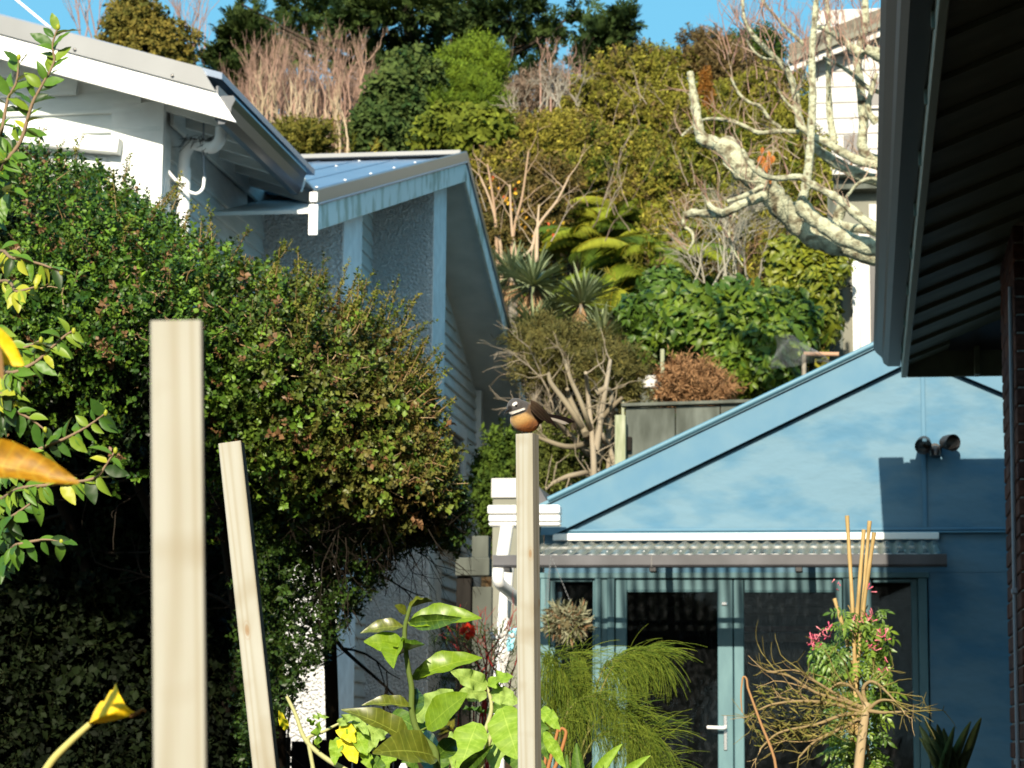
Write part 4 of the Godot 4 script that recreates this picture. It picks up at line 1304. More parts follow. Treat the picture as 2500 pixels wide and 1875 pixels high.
	for k in 8:
		g = G.new()
		var rows := []
		var a := k / 8.0
		var b := minf((k + 1.7) / 8.0, 1.0)
		var stop: float = [6, 6, 6, 6, 5, 5, 4, 4][k]
		for i in 13:
			var s := i / 12.0 * (stop - 1.0)
			var i0 := mini(int(s), 4)
			var fr := s - i0
			var U: Vector3 = (up[i0] as Vector3).lerp(up[i0 + 1], fr)
			var D: Vector3 = (dn[i0] as Vector3).lerp(dn[i0 + 1], fr)
			var pinch := smoothstep(1.0, 0.8, i / 12.0)
			var o := Vector3(0.25, 0.25, 0.9).normalized() * (4.6 + 0.40 * (7 - k))
			var row := []
			for j in 4:
				var w := lerpf(lerpf(a, b, 0.5), lerpf(a, b, j / 3.0), pinch)
				row.append(U.lerp(D, w) + o + Vector3(0.3, 0.2, 0.9) * (sin(w * PI) * 3.0 * (1.0 - i / 14.0)) + Vector3(0, 0, 0.4 * absf(j - 1.5)))
			rows.append(row)
		g.sheet(rows, Vector3(0.4, 0.3, 0.9))
		for i in g.v.size():
			var e := g.uv[i]
			var cc: Color = (wing_c[0] as Color).lerp(wing_c[1], clampf(e.y * 2.2 + k * 0.10 - 0.1, 0, 1)).lerp(wing_c[2], clampf(e.y * 1.2 - 0.2, 0, 1))
			if e.x > 0.9 and k % 2 == 0: cc = cc.lerp(Color(0.10, 0.07, 0.045), 0.6)
			g.c[i] = cc
		if wing == null: wing = put(t, "wing", g.mesh(), M.feather, X)
		else: put(wing, "flight_feather", g.mesh(), M.feather, X)
	# the far wing's tip, just above the rump
	g = G.new()
	var rows2 := []
	for i in 6:
		var s := i / 5.0
		var c := Vector3(6, 44, -14).lerp(Vector3(36, 21, -34), s)
		var w := 8.0 * sin(PI * clampf(0.15 + s * 0.85, 0, 1))
		rows2.append([c + Vector3(0.2, 0.8, 0.5) * w * 0.5, c + Vector3(0.3, 0.6, 0), c - Vector3(0.2, 0.8, 0.5) * w * 0.5])
	g.col = wing_c[1]
	g.sheet(rows2, Vector3(0.4, 0.6, 0.5))
	put(t, "wing", g.mesh(), plumage, X)
	# folded fan of tail feathers, the lowest edged white
	var tail: MeshInstance3D = null
	for k in 6:
		g = G.new()
		var y := 4.2 - k * 2.2
		var a := Vector3(22, 31.0 + y * 0.45, -24 + k * 0.3)
		var b := Vector3(71.0 - absf(k - 1.5) * 4.0, 28.5 + y * 0.8, -82.0 + absf(k - 1.5) * 5.0 + k)
		var rows := []
		for i in 8:
			var s := i / 7.0
			var c := a.lerp(b, s) + Vector3(0, 1.5 * sin(PI * s), 0)
			var w := lerpf(2.4, 3.6, s) * (1.0 if i < 7 else 0.35)
			rows.append([c + Vector3(0.1, 1, 0.2) * w * 0.5, c + Vector3(0.3, 0, 0.35), c - Vector3(0.1, 1, 0.2) * w * 0.5])
		g.sheet(rows, Vector3(0.6, 0.2, 0.6))
		for i in g.v.size():
			var cc := Color(0.012, 0.009, 0.009)
			if k >= 4: cc = Color(0.40, 0.37, 0.33) if g.uv[i].x > 0.45 or k == 5 else Color(0.10, 0.08, 0.07)
			g.c[i] = cc
		if tail == null: tail = put(t, "tail", g.mesh(), M.feather, X)
		else: put(tail, "tail_feather", g.mesh(), M.feather, X)
	# legs and toes
	for s in [[Vector3(-6, 10, 5), Vector3(-8, 0.6, 7)], [Vector3(5, 9, 3), Vector3(2.5, 0.6, 3)]]:
		g = G.new()
		var hip: Vector3 = s[0]; var ft: Vector3 = s[1]
		g.tube(PackedVector3Array([hip, hip.lerp(ft, 0.45) + Vector3(3, 0, -1.5), ft]), PackedFloat32Array([1.3, 0.8, 0.8]), 6)
		for d in [Vector3(-6, 0, 3.2), Vector3(-6.3, 0.1, 0.6), Vector3(-4.6, 0, 5.2), Vector3(4.5, 0, -1.0)]:
			g.tube(PackedVector3Array([ft, ft + d * 0.5 + Vector3(0, 0.9, 0), ft + d + Vector3(0, 0.0, 0), ft + d * 1.22 + Vector3(0, -0.4, 0)]), PackedFloat32Array([0.7, 0.6, 0.5, 0.2]), 5)
		put(t, "leg", g.mesh(), mat(lin(0.016, 0.012, 0.011), 0.5, 0.4), X)

# ---------------------------------------------------------------- garden plants near the camera
func leaf_at(p: Node3D, m: Mesh, material: Material, b: Vector3, tip: Vector3, width: float, face: Vector3, called := "leaf") -> MeshInstance3D:
	var d := tip - b
	return put(p, called, m, material, aimed(b, d, face, Vector3(width, d.length(), d.length())))
func tint(base: StandardMaterial3D, c: Color) -> StandardMaterial3D:
	var m: StandardMaterial3D = base.duplicate()
	m.vertex_color_use_as_albedo = false
	m.albedo_color = c
	return m
func veined(seed_: int, c: Color, c2: Color) -> ImageTexture:          # midrib and side veins, mottled blade
	var f := FastNoiseLite.new(); f.seed = seed_; f.frequency = 0.03; f.fractal_octaves = 4
	var im := Image.create(128, 256, false, Image.FORMAT_RGB8)
	for y in 256:
		for x in 128:
			var u := absf(x - 63.5) / 64.0
			var v := fposmod(y * 0.036 - u * 0.9, 1.0)
			var vein := maxf(smoothstep(0.05, 0.015, u), smoothstep(0.10, 0.02, minf(v, 1.0 - v)) * 0.55)
			var t := clampf(0.45 + f.get_noise_2d(x, y) * 0.7, 0, 1)
			im.set_pixel(x, y, c.lerp(c2, t).lerp(Color(0.80, 0.86, 0.45), vein * 0.30))
	im.generate_mipmaps()
	return ImageTexture.create_from_image(im)

func build_citrus() -> void:
	var z := 3.4
	var stem := [Vector2(1066, 1990), Vector2(1063, 1837), Vector2(1030, 1800), Vector2(1015, 1775), Vector2(1005, 1733), Vector2(1005, 1679), Vector2(998, 1640), Vector2(990, 1582), Vector2(988, 1536), Vector2(996, 1500), Vector2(1002, 1480)]
	var pts := []
	for s in stem: pts.append(at(s.x, s.y, z))
	var base: Vector3 = pts[0]
	base.y = 0.1
	pts.push_front(base)
	var t := thing("citrus_sapling", "young citrus sapling with glossy lime green leaves left of the bird's stake", "sapling", base)
	var g := G.new()
	var sm := smoothed(pts, 4)
	g.tube(sm, tapered(sm.size(), 0.006, 0.0028), 8)
	put(t, "stem", g.mesh(), tint(M.leaf_soft, lin(0.09, 0.13, 0.03)))
	var bright := leafmat(0.9, 0.38, 0.5); bright.vertex_color_use_as_albedo = false
	bright.albedo_texture = veined(3, Color(0.42, 0.54, 0.10), Color(0.50, 0.62, 0.14))
	var deep := leafmat(0.6, 0.34, 0.5); deep.vertex_color_use_as_albedo = false
	deep.albedo_texture = veined(5, Color(0.20, 0.30, 0.08), Color(0.27, 0.37, 0.10))
	var olive := leafmat(0.5, 0.36, 0.5); olive.vertex_color_use_as_albedo = false
	olive.albedo_texture = veined(6, Color(0.28, 0.32, 0.08), Color(0.36, 0.38, 0.12))
	var flat_l := leaf_mesh(1.0, 1.0, 0.18, 0.10, 10, 0.8, 0.05)
	var arch := leaf_mesh(1.0, 1.0, 0.22, 0.30, 10, 0.85, 0.06)
	var cup := leaf_mesh(1.0, 1.0, 0.45, 0.12, 10, 0.8, 0.10)
	# base, tip, width in photo points, face, mesh, material, tip depth offset
	var U := Vector3(-0.25, 0.75, 0.6); var F := Vector3(-0.2, 0.35, 0.9); var D := Vector3(0.5, 0.3, 0.8)
	for s in [
		[1000, 1524, 1166, 1480, 66, Vector3(-0.15, 0.45, 0.85), arch, bright, 0.02], [1000, 1520, 1120, 1512, 40, Vector3(0.1, -0.2, 0.9), flat_l, deep, 0.05], [984, 1530, 880, 1526, 40, Vector3(0.2, 0.5, 0.7), arch, olive, 0.03], [998, 1486, 1058, 1459, 20, U, cup, olive, -0.03], [992, 1496, 966, 1477, 26, D, flat_l, olive, 0.02],
		[990, 1578, 889, 1562, 58, F, flat_l, bright, 0.03], [975, 1566, 955, 1622, 62, Vector3(-0.2, 0.2, 0.95), cup, bright, 0.06], [968, 1604, 1029, 1563, 24, U, cup, deep, 0.05], [1018, 1652, 1171, 1576, 62, Vector3(-0.1, 0.5, 0.85), arch, bright, 0.0], [1016, 1660, 1040, 1618, 40, D, flat_l, deep, 0.03],
		[1006, 1728, 891, 1694, 40, Vector3(0.1, 0.6, 0.6), arch, olive, 0.04], [1003, 1812, 857, 1704, 62, Vector3(0.35, 0.55, 0.75), arch, olive, 0.06], [1042, 1776, 1132, 1690, 84, F, flat_l, bright, 0.05], [1062, 1846, 944, 1802, 104, Vector3(0.1, 0.5, 0.85), arch, olive, 0.10], [1012, 1745, 1022, 1672, 38, D, flat_l, deep, -0.05],
		[1130, 1880, 1197, 1824, 34, D, cup, deep, 0.05], [1070, 1900, 1030, 1765, 60, F, flat_l, deep, -0.10], [1064, 1850, 1120, 1800, 50, D, flat_l, deep, -0.06]]:
		leaf_at(t, s[6], s[7], at(s[0], s[1], z), at(s[2], s[3], z - s[8]), s[4] / FOCAL * z, s[5])
	# petioles
	g = G.new()
	for s in [[994, 1502, 1000, 1524], [988, 1545, 984, 1530], [998, 1640, 1018, 1652], [1006, 1735, 1006, 1728], [1015, 1775, 1042, 1776]]:
		g.tube(PackedVector3Array([at(s[0], s[1] + 14, z), at(s[2], s[3], z)]), PackedFloat32Array([0.0016, 0.0016]), 5)
	put(t, "petiole", g.mesh(), tint(M.leaf_soft, lin(0.10, 0.14, 0.03)))

func build_broadleaf() -> void:
	var z := 4.5
	var base := at(1100, 1990, z); base.y = 0.2
	var t := thing("broadleaf_shrub", "soft shrub with wavy pale green and yellowing leaves along the bottom behind the citrus sapling", "shrub", base)
	var wav := leaf_mesh(1.0, 1.0, 0.12, 0.15, 12, 0.75, 0.22)
	var wide := leaf_mesh(1.0, 1.0, 0.14, 0.10, 12, 0.6, 0.14)
	var mats := []
	for c in [[Color(0.44, 0.57, 0.15), Color(0.54, 0.66, 0.24)], [Color(0.50, 0.60, 0.28), Color(0.60, 0.70, 0.36)], [Color(0.26, 0.38, 0.12), Color(0.34, 0.46, 0.16)], [Color(0.80, 0.74, 0.10), Color(0.88, 0.84, 0.26)]]:
		var m := leafmat(0.8, 0.55, 0.35); m.vertex_color_use_as_albedo = false
		m.albedo_texture = veined(int(c[0].r * 100), c[0], c[1])
		mats.append(m)
	var F := Vector3(-0.2, 0.35, 0.9)
	for s in [
		[1192, 1676, 1105, 1638, 48, 1, 0], [1190, 1672, 1244, 1645, 44, 0, 0], [1188, 1694, 1122, 1690, 46, 1, 0.1], [1200, 1688, 1262, 1712, 46, 1, 0], [1225, 1728, 1262, 1850, 92, 0, -0.1], [1165, 1765, 1118, 1880, 88, 0, 0], [1216, 1770, 1206, 1880, 62, 1, 0.1], [1100, 1786, 1106, 1880, 24, 1, 0], [958, 1742, 1050, 1795, 60, 2, 0.2], [1016, 1756, 1100, 1684, 66, 1, 0.15],
		[893, 1800, 962, 1755, 56, 1, 0], [856, 1764, 895, 1836, 50, 0, 0], [832, 1768, 862, 1806, 44, 3, 0], [838, 1792, 868, 1856, 52, 3, 0], [824, 1800, 816, 1860, 36, 0, 0], [890, 1818, 898, 1876, 34, 0, 0], [778, 1824, 770, 1764, 36, 0, 0], [762, 1772, 754, 1748, 18, 0, 0], [764, 1752, 794, 1746, 14, 1, 0], [826, 1768, 864, 1745, 26, 1, 0], [862, 1752, 898, 1786, 28, 1, 0], [925, 1790, 900, 1830, 26, 1, 0],
		[1322, 1730, 1362, 1774, 36, 0, -0.1], [1328, 1788, 1378, 1870, 30, 0, -0.1], [1318, 1760, 1330, 1850, 44, 2, 0], [1180, 1740, 1130, 1720, 40, 2, 0.2], [1240, 1720, 1190, 1735, 36, 2, 0.2], [960, 1810, 935, 1880, 60, 0, 0.2], [985, 1800, 1010, 1880, 56, 2, 0.2], [1050, 1830, 1090, 1890, 56, 2, 0.1], [1240, 1800, 1290, 1890, 70, 2, 0.15], [700, 1780, 682, 1742, 22, 3, 0.1], [905, 1850, 935, 1895, 44, 2, 0], [1150, 1850, 1170, 1900, 50, 2, 0.1], [1290, 1850, 1330, 1895, 44, 2, 0]]:
		leaf_at(t, wide if s[4] > 60 else wav, mats[s[5]], at(s[0], s[1], z + s[6]), at(s[2], s[3], z + s[6] - 0.05), s[4] / FOCAL * z, F + Vector3(sin(s[0]) * 0.4, cos(s[1]) * 0.25, 0))
	var g := G.new()
	for s in [[[Vector2(700, 1700), Vector2(722, 1745), Vector2(745, 1805), Vector2(790, 1848), Vector2(860, 1890), Vector2(960, 1960)], 0.0042], [[Vector2(1150, 1782), Vector2(1105, 1810), Vector2(1068, 1834), Vector2(1060, 1900)], 0.004], [[Vector2(1190, 1674), Vector2(1200, 1730), Vector2(1180, 1800), Vector2(1150, 1950)], 0.004], [[Vector2(828, 1766), Vector2(790, 1786), Vector2(752, 1808)], 0.003], [[Vector2(1225, 1728), Vector2(1205, 1780), Vector2(1170, 1900)], 0.004], [[Vector2(925, 1788), Vector2(915, 1830), Vector2(935, 1900)], 0.004]]:
		var pts := []
		for v in s[0]: pts.append(at(v.x, v.y, z))
		pts.append(base)
		var sm := smoothed(pts, 5)
		g.tube(sm, tapered(sm.size(), s[1] * 0.8, s[1] * 1.6), 7)
	put(t, "stem", g.mesh(), mat(lin(0.34, 0.34, 0.16), 0.7, 0.3))
	# strap-leaved plant at the foot of the feathery one
	base = at(1470, 1990, 5.2); base.y = 0.25
	var k := thing("strap_leaf_plant", "plant with upright strap-shaped leaves right of the bird's stake at the bottom", "plant", base)
	var strap := leaf_mesh(1.0, 1.0, 0.35, 0.08, 8, 0.7, 0.0)
	for s in [[1440, 1900, 1516, 1812, 34, 0], [1490, 1900, 1586, 1840, 28, 0], [1428, 1900, 1405, 1812, 34, 2], [1395, 1900, 1382, 1840, 22, 2], [1460, 1910, 1470, 1850, 26, 2]]:
		leaf_at(k, strap, mats[s[5]], at(s[0], s[1] + 40, 5.2), at(s[2], s[3], 5.2), s[4] / FOCAL * 5.2, F)
	# small white bottle end at the bottom
	var pl := at(985, 1872, 3.9)
	var m := thing("plant_marker", "small white rounded plant marker at the bottom below the citrus leaves", "marker", Vector3(pl.x, 0.1, pl.z))
	g = G.new()
	g.tube(PackedVector3Array([Vector3(pl.x, 0.1, pl.z), pl, pl + Vector3(0, 0.006, 0)]), PackedFloat32Array([0.0075, 0.0075, 0.004]), 12)
	put(m, "rod", g.mesh(), M.white_shine)

func build_yellow_leaves() -> void:
	var mats := []
	for c in [[Color(0.90, 0.72, 0.05), Color(0.95, 0.82, 0.20)], [Color(0.50, 0.36, 0.04), Color(0.72, 0.52, 0.08)]]:
		var m := leafmat(0.7, 0.5, 0.35); m.vertex_color_use_as_albedo = false
		m.albedo_texture = veined(int(c[0].r * 77), c[0], c[1])
		mats.append(m)
	var z := 1.6
	var b := at(100, 1990, z); b.y = 0.3
	var t := thing("yellow_seedling", "single curled bright yellow leaf on a pale stalk in the lower left corner", "plant", b)
	var pts := [b, at(60, 1990, z), at(120, 1868, z), at(168, 1815, z), at(220, 1768, z)]
	var g := G.new()
	var sm := smoothed(pts, 5)
	g.tube(sm, tapered(sm.size(), 0.0034, 0.0022), 8)
	put(t, "stalk", g.mesh(), mat(lin(0.42, 0.38, 0.12), 0.6, 0.3))
	# the leaf: folded like a shell, torn upper edge, brown tip
	var rows := []
	for i in 9:
		var s := i / 8.0
		var lo := at(lerpf(220, 335, s), 1768 - 18 * s * s - 8.0 * s, z + 0.0)
		var mid := at(lerpf(222, 306, s), lerpf(1764, 1720, pow(s, 0.8)), z - 0.012 * sin(s * PI))
		var hi := at(lerpf(220, 282, s) + 4 * sin(s * 3.0), lerpf(1766, 1662, pow(s, 0.6)) + (14.0 * absf(sin(s * 9.0)) if s > 0.3 else 0.0), z + 0.012)
		rows.append([lo, lo.lerp(mid, 0.5) + Vector3(0, 0, 0.004), mid, mid.lerp(hi, 0.5) + Vector3(0, 0, 0.003), hi])
	g = G.new(); g.sheet(rows, Vector3(-0.3, 0.2, 1))
	put(t, "leaf", g.mesh(), mats[0])
	g = G.new()
	g.tube(smoothed([at(318, 1748, z), at(338, 1740, z), at(350, 1732, z), at(356, 1738, z)], 3), tapered(10, 0.002, 0.0008), 5)
	put(t, "withered_tip", g.mesh(), mat(lin(0.12, 0.06, 0.02), 0.9, 0.1))
	# two more leaves reach in from the left edge on a shoot that stands outside the picture
	z = 1.3
	b = at(-160, 1500, z); b.y = 0.3
	t = thing("leaning_shoot", "blurred shoot with a long olive leaf and yellow leaf at the left edge", "plant", b)
	g = G.new()
	sm = smoothed([b, at(-170, 1500, z), at(-150, 1150, z), at(-110, 860, z)], 5)
	g.tube(sm, tapered(sm.size(), 0.006, 0.003), 7)
	put(t, "stem", g.mesh(), mat(lin(0.25, 0.22, 0.09), 0.7, 0.3))
	var fl := leaf_mesh(1.0, 1.0, 0.25, 0.08, 10, 0.75, 0.04)
	leaf_at(t, fl, mats[1], at(-140, 1110, z), at(193, 1168, z), 104 / FOCAL * z, Vector3(0.1, 0.35, 0.9))
	leaf_at(t, fl, mats[0], at(-90, 1096, z + 0.02), at(50, 1108, z + 0.02), 50 / FOCAL * z, Vector3(-0.2, 0.8, 0.5))
	leaf_at(t, fl, mats[0], at(-60, 800, z), at(54, 892, z), 84 / FOCAL * z, Vector3(-0.3, 0.2, 0.9))
	leaf_at(t, fl, mat(lin(0.20, 0.12, 0.05), 0.8, 0.2), at(-70, 760, z - 0.02), at(8, 925, z - 0.02), 60 / FOCAL * z, Vector3(0.3, 0.1, 0.9))

func build_camellia() -> void:
	var z := 5.7
	var base := at(-260, 1800, z); base.y = 0.3
	var t := thing("camellia_bush", "camellia with glossy pointed leaves and sunlit shoots at the left edge before the hedge", "shrub", base)
	var wood := G.new()
	var r := seeded(12)
	var ms := []
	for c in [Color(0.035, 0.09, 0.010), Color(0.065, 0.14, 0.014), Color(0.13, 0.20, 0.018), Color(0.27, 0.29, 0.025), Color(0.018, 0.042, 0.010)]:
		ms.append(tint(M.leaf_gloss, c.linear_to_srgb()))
	var lm := [leaf_mesh(1.0, 1.0, 0.22, 0.18, 6, 0.85), leaf_mesh(1.0, 1.0, 0.30, 0.34, 6, 0.9), leaf_mesh(1.0, 1.0, 0.12, 0.08, 6, 0.8, 0.05)]
	var trunk_top := at(-230, 900, z)
	wood.tube(PackedVector3Array([base, base.lerp(trunk_top, 0.5) + Vector3(0.05, 0, 0), trunk_top]), PackedFloat32Array([0.04, 0.03, 0.02]), 8)
	# shoots as photo polylines: [points, step, droop, brightness low, high]
	for s in [
		[[Vector2(-60, 560), Vector2(10, 400), Vector2(50, 345), Vector2(78, 255), Vector2(104, 205), Vector2(132, 150), Vector2(128, 110), Vector2(142, 66)], 15, 0.1, 0, 3],
		[[Vector2(-60, 420), Vector2(0, 330), Vector2(20, 240), Vector2(40, 200), Vector2(46, 140)], 24, 0.1, 0, 2],
		[[Vector2(-40, 640), Vector2(30, 630), Vector2(100, 645), Vector2(150, 665)], 22, 0.8, 1, 4],
		[[Vector2(-30, 700), Vector2(40, 712), Vector2(88, 700)], 22, 0.9, 2, 4],
		[[Vector2(-60, 900), Vector2(30, 910), Vector2(85, 885), Vector2(130, 845), Vector2(165, 815), Vector2(180, 808)], 17, 0.7, 1, 3],
		[[Vector2(-60, 800), Vector2(0, 830), Vector2(50, 850), Vector2(100, 830)], 22, 0.6, 1, 3],
		[[Vector2(-60, 1120), Vector2(40, 1125), Vector2(100, 1095), Vector2(160, 1070), Vector2(215, 1040), Vector2(258, 1008)], 19, 0.6, 0, 3],
		[[Vector2(-60, 1010), Vector2(20, 1000), Vector2(70, 1020), Vector2(110, 1050)], 26, 0.7, 0, 3],
		[[Vector2(-60, 1200), Vector2(60, 1190), Vector2(170, 1178), Vector2(235, 1165), Vector2(262, 1130), Vector2(282, 1100)], 20, 0.8, 1, 3],
		[[Vector2(-60, 1300), Vector2(30, 1260), Vector2(80, 1225)], 24, 0.8, 0, 2],
		[[Vector2(-40, 1345), Vector2(40, 1330), Vector2(105, 1318), Vector2(150, 1322)], 26, 1.0, 0, 2],
		[[Vector2(-60, 600), Vector2(-20, 520), Vector2(20, 470)], 20, 0.5, 0, 2],
		[[Vector2(-60, 960), Vector2(0, 960), Vector2(40, 985)], 20, 0.9, 2, 4]]:
		var pts := []
		for v in s[0]: pts.append(at(v.x, v.y, z + (0.25 if v.x < -10 else 0.0)))
		pts.push_front(trunk_top.lerp(pts[0], 0.4))
		var sm := smoothed(pts, 6)
		wood.tube(sm, tapered(sm.size(), 0.007, 0.0022), 6)
		var len := 0.0
		var next := 0.06
		var step: float = s[1] * 0.72 / FOCAL * z
		var k := 0
		for i in range(7, sm.size()):
			len += sm[i].distance_to(sm[i - 1])
			while len > next:
				next += step * r.randf_range(0.7, 1.25)
				k += 1
				var dir := (sm[i] - sm[i - 1]).normalized()
				var sd := (1.0 if k % 2 == 0 else -1.0)
				var side := dir.cross(Vector3(0.15, 0, 1)).normalized() * sd
				var d := (dir * r.randf_range(0.3, 0.9) + side * r.randf_range(0.4, 0.9) + Vector3(0, -s[2] * r.randf_range(0.6, 1.2), 0) + rdir(r) * 0.35).normalized()
				var l := r.randf_range(0.042, 0.070)
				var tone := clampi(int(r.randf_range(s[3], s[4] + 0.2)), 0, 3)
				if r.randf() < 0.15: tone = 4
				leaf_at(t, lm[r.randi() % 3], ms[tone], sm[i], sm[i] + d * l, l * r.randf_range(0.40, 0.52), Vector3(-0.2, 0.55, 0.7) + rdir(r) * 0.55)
		# buds at the tip
		var tip := sm[sm.size() - 1]
		var g := G.new()
		g.ball(Transform3D(Basis.from_scale(Vector3(0.006, 0.009, 0.006)), tip), 6, 8)
		put(t, "bud", g.mesh(), ms[3])
	put(t, "branches", wood.mesh(), mat(lin(0.20, 0.14, 0.09), 0.85, 0.2))

func build_hedge() -> void:
	var z := 7.3
	var base := at(350, 1000, 8.2); base.y = 0.4
	var t := thing("hedge_bush", "large spreading small-leaved hedge bush overhanging its own dark hollow before the white house", "hedge", base)
	var k := 1.0 / FOCAL
	var cl := []
	for s in [[-60, 760, 370, 7.9], [60, 700, 330, 8.5], [250, 760, 280, 8.4], [120, 730, 340, 7.7], [300, 850, 325, 7.6], [480, 930, 320, 7.5], [640, 960, 285, 7.5], [780, 1020, 265, 7.5], [865, 1075, 215, 7.5], [955, 1165, 140, 7.5], [1010, 1215, 85, 7.5], [850, 1210, 170, 7.8], [690, 1190, 210, 7.9], [955, 1030, 95, 7.6]]:
		var c := at(s[0], s[1], s[3])
		var rr: float = s[2] * k * s[3]
		cl.append([c, Vector3(rr, rr, maxf(rr * 1.5, 0.34))])
	var r := seeded(77)
	var sp := []
	for i in 3: sp.append(sprig_mesh(200 + i, 9, 0.055, 0.0195, 0.0140, 0.8, 2, 0.1, 0.45, 0.0012))
	var xs := [[], [], []]
	var cs := [PackedColorArray(), PackedColorArray(), PackedColorArray()]
	var bad := 0
	# skirt line of the canopy in photo points: below it only twigs and sparse shaded leaves
	var skirt := Curve2D.new()
	var edge := [Vector2(-700, 980), Vector2(0, 980), Vector2(250, 930), Vector2(420, 960), Vector2(560, 1090), Vector2(700, 1190), Vector2(850, 1190), Vector2(1000, 1210), Vector2(1080, 1290), Vector2(1300, 1310)]
	var inv := lens_basis.inverse()
	var hole := FastNoiseLite.new(); hole.seed = 5; hole.frequency = 4.5; hole.fractal_octaves = 2
	for q in cl.size():
		var c: Vector3 = cl[q][0]
		var e: Vector3 = cl[q][1]
		var n := int(7200.0 * pow(e.x, 1.7)) + 700
		for i in n:
			var d := rdir(r)
			if d.z < -0.35 and r.randf() < 0.7: d.z = -d.z
			var f := lerpf(0.72, 1.05, pow(r.randf(), 0.6))
			var pos := c + d * e * f
			var inside := false
			for q2 in cl.size():
				if q2 != q and ((pos - cl[q2][0]) / cl[q2][1]).length() < 0.70:
					inside = true
					break
			if inside: continue
			var loc := inv * (pos - EYE)
			var px := 1250.0 - loc.x / loc.z * FOCAL
			var py := 937.5 + loc.y / loc.z * FOCAL
			var lim := 1300.0
			for j in edge.size() - 1:
				if px >= edge[j].x and px < edge[j + 1].x: lim = lerpf(edge[j].y, edge[j + 1].y, (px - edge[j].x) / (edge[j + 1].x - edge[j].x))
			lim += r.randf_range(-70, 40) + 25.0 * sin(px * 0.03)
			if py > lim and r.randf() > 0.10: continue
			if hole.get_noise_3d(pos.x, pos.y, pos.z) < -0.22 and d.z > -0.1 and f > 0.9 and r.randf() < 0.8: continue
			var w := r.randi() % 3
			var s := r.randf_range(0.65, 1.15) * (1.0 + 0.5 * pow(r.randf(), 4.0))
			xs[w].append(aimed(pos, (d / e).normalized() * 0.8 + Vector3(0, 0.35, 0.25) + rdir(r) * 0.9, rdir(r) + Vector3(0, 0.5, 0.6), Vector3(s, s, s)))
			var right := clampf((px - 500.0) / 500.0, 0, 1)
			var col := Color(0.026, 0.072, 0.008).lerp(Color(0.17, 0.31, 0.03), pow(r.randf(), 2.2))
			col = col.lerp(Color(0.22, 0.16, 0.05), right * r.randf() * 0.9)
			if r.randf() < 0.05: col = Color(0.20, 0.11, 0.05)
			cs[w].append(col)
	# the filling of the canopy
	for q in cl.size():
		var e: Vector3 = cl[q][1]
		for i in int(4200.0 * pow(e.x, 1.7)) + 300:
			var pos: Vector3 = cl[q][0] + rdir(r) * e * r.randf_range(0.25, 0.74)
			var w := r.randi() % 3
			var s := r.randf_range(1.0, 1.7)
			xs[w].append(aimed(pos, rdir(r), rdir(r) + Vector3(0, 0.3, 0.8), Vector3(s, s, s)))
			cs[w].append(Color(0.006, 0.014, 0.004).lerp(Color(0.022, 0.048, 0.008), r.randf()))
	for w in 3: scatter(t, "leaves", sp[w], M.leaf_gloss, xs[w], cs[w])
	# twigs that poke through the canopy
	var tw := G.new()
	for i in 1300:
		var q: Array = cl[r.randi() % cl.size()]
		var d := rdir(r)
		d.z = absf(d.z); d.y = absf(d.y) * 0.7 + 0.05 * d.y
		var p0: Vector3 = q[0] + d.normalized() * q[1] * r.randf_range(0.82, 0.98)
		var dir := (d * 0.6 + rdir(r) * 0.9 + Vector3(0.35, 0.25, 0.1)).normalized()
		tw.col = Color(0.20, 0.12, 0.055).lerp(Color(0.38, 0.28, 0.16), r.randf())
		var l := r.randf_range(0.03, 0.12)
		var b := p0 + dir * l * 0.5 + rdir(r) * 0.012
		tw.tube(PackedVector3Array([p0, b, p0 + dir * l]), PackedFloat32Array([0.0022, 0.0016, 0.0009]), 4, false)
	put(t, "twigs", tw.mesh(), M.tinted).set_meta("kind", "stuff")
	tw = G.new()
	# loose shoots that break the outline
	var sh := [[], [], []]
	var shc := [PackedColorArray(), PackedColorArray(), PackedColorArray()]
	for i in 150:
		var q: Array = cl[r.randi() % cl.size()] if i % 3 else cl[5 + r.randi() % 4]
		var d := Vector3(r.randf_range(-0.5, 1.0), r.randf_range(0.2, 1.0), r.randf_range(-0.2, 0.7)).normalized()
		var p: Vector3 = q[0] + d * q[1] * 0.94
		var dir := (d + Vector3(0.1, 0.7, 0) + rdir(r) * 0.45).normalized()
		var l := r.randf_range(0.08, 0.20)
		var e2 := p + dir * l + rdir(r) * 0.015
		tw.col = Color(0.20, 0.13, 0.06).lerp(Color(0.34, 0.26, 0.12), r.randf())
		tw.tube(PackedVector3Array([p, p.lerp(e2, 0.5) + rdir(r) * 0.008, e2]), PackedFloat32Array([0.0024, 0.0017, 0.0008]), 4, false)
		for k3 in int(l * 70.0):
			var w := r.randi() % 3
			var s := r.randf_range(0.45, 0.8)
			sh[w].append(aimed(p.lerp(e2, (k3 + r.randf()) / (l * 70.0)), dir + rdir(r) * 0.6, rdir(r) + Vector3(0, 0.5, 0.6), Vector3(s, s, s)))
			shc[w].append(Color(0.07, 0.13, 0.015).lerp(Color(0.24, 0.22, 0.045), r.randf()))
	for w in 3: scatter(t, "shoot_leaves", sp[w], M.leaf_soft, sh[w], shc[w])
	put(t, "shoots", tw.mesh(), M.tinted).set_meta("kind", "stuff")
	# frame of branches under the canopy
	var g := G.new()
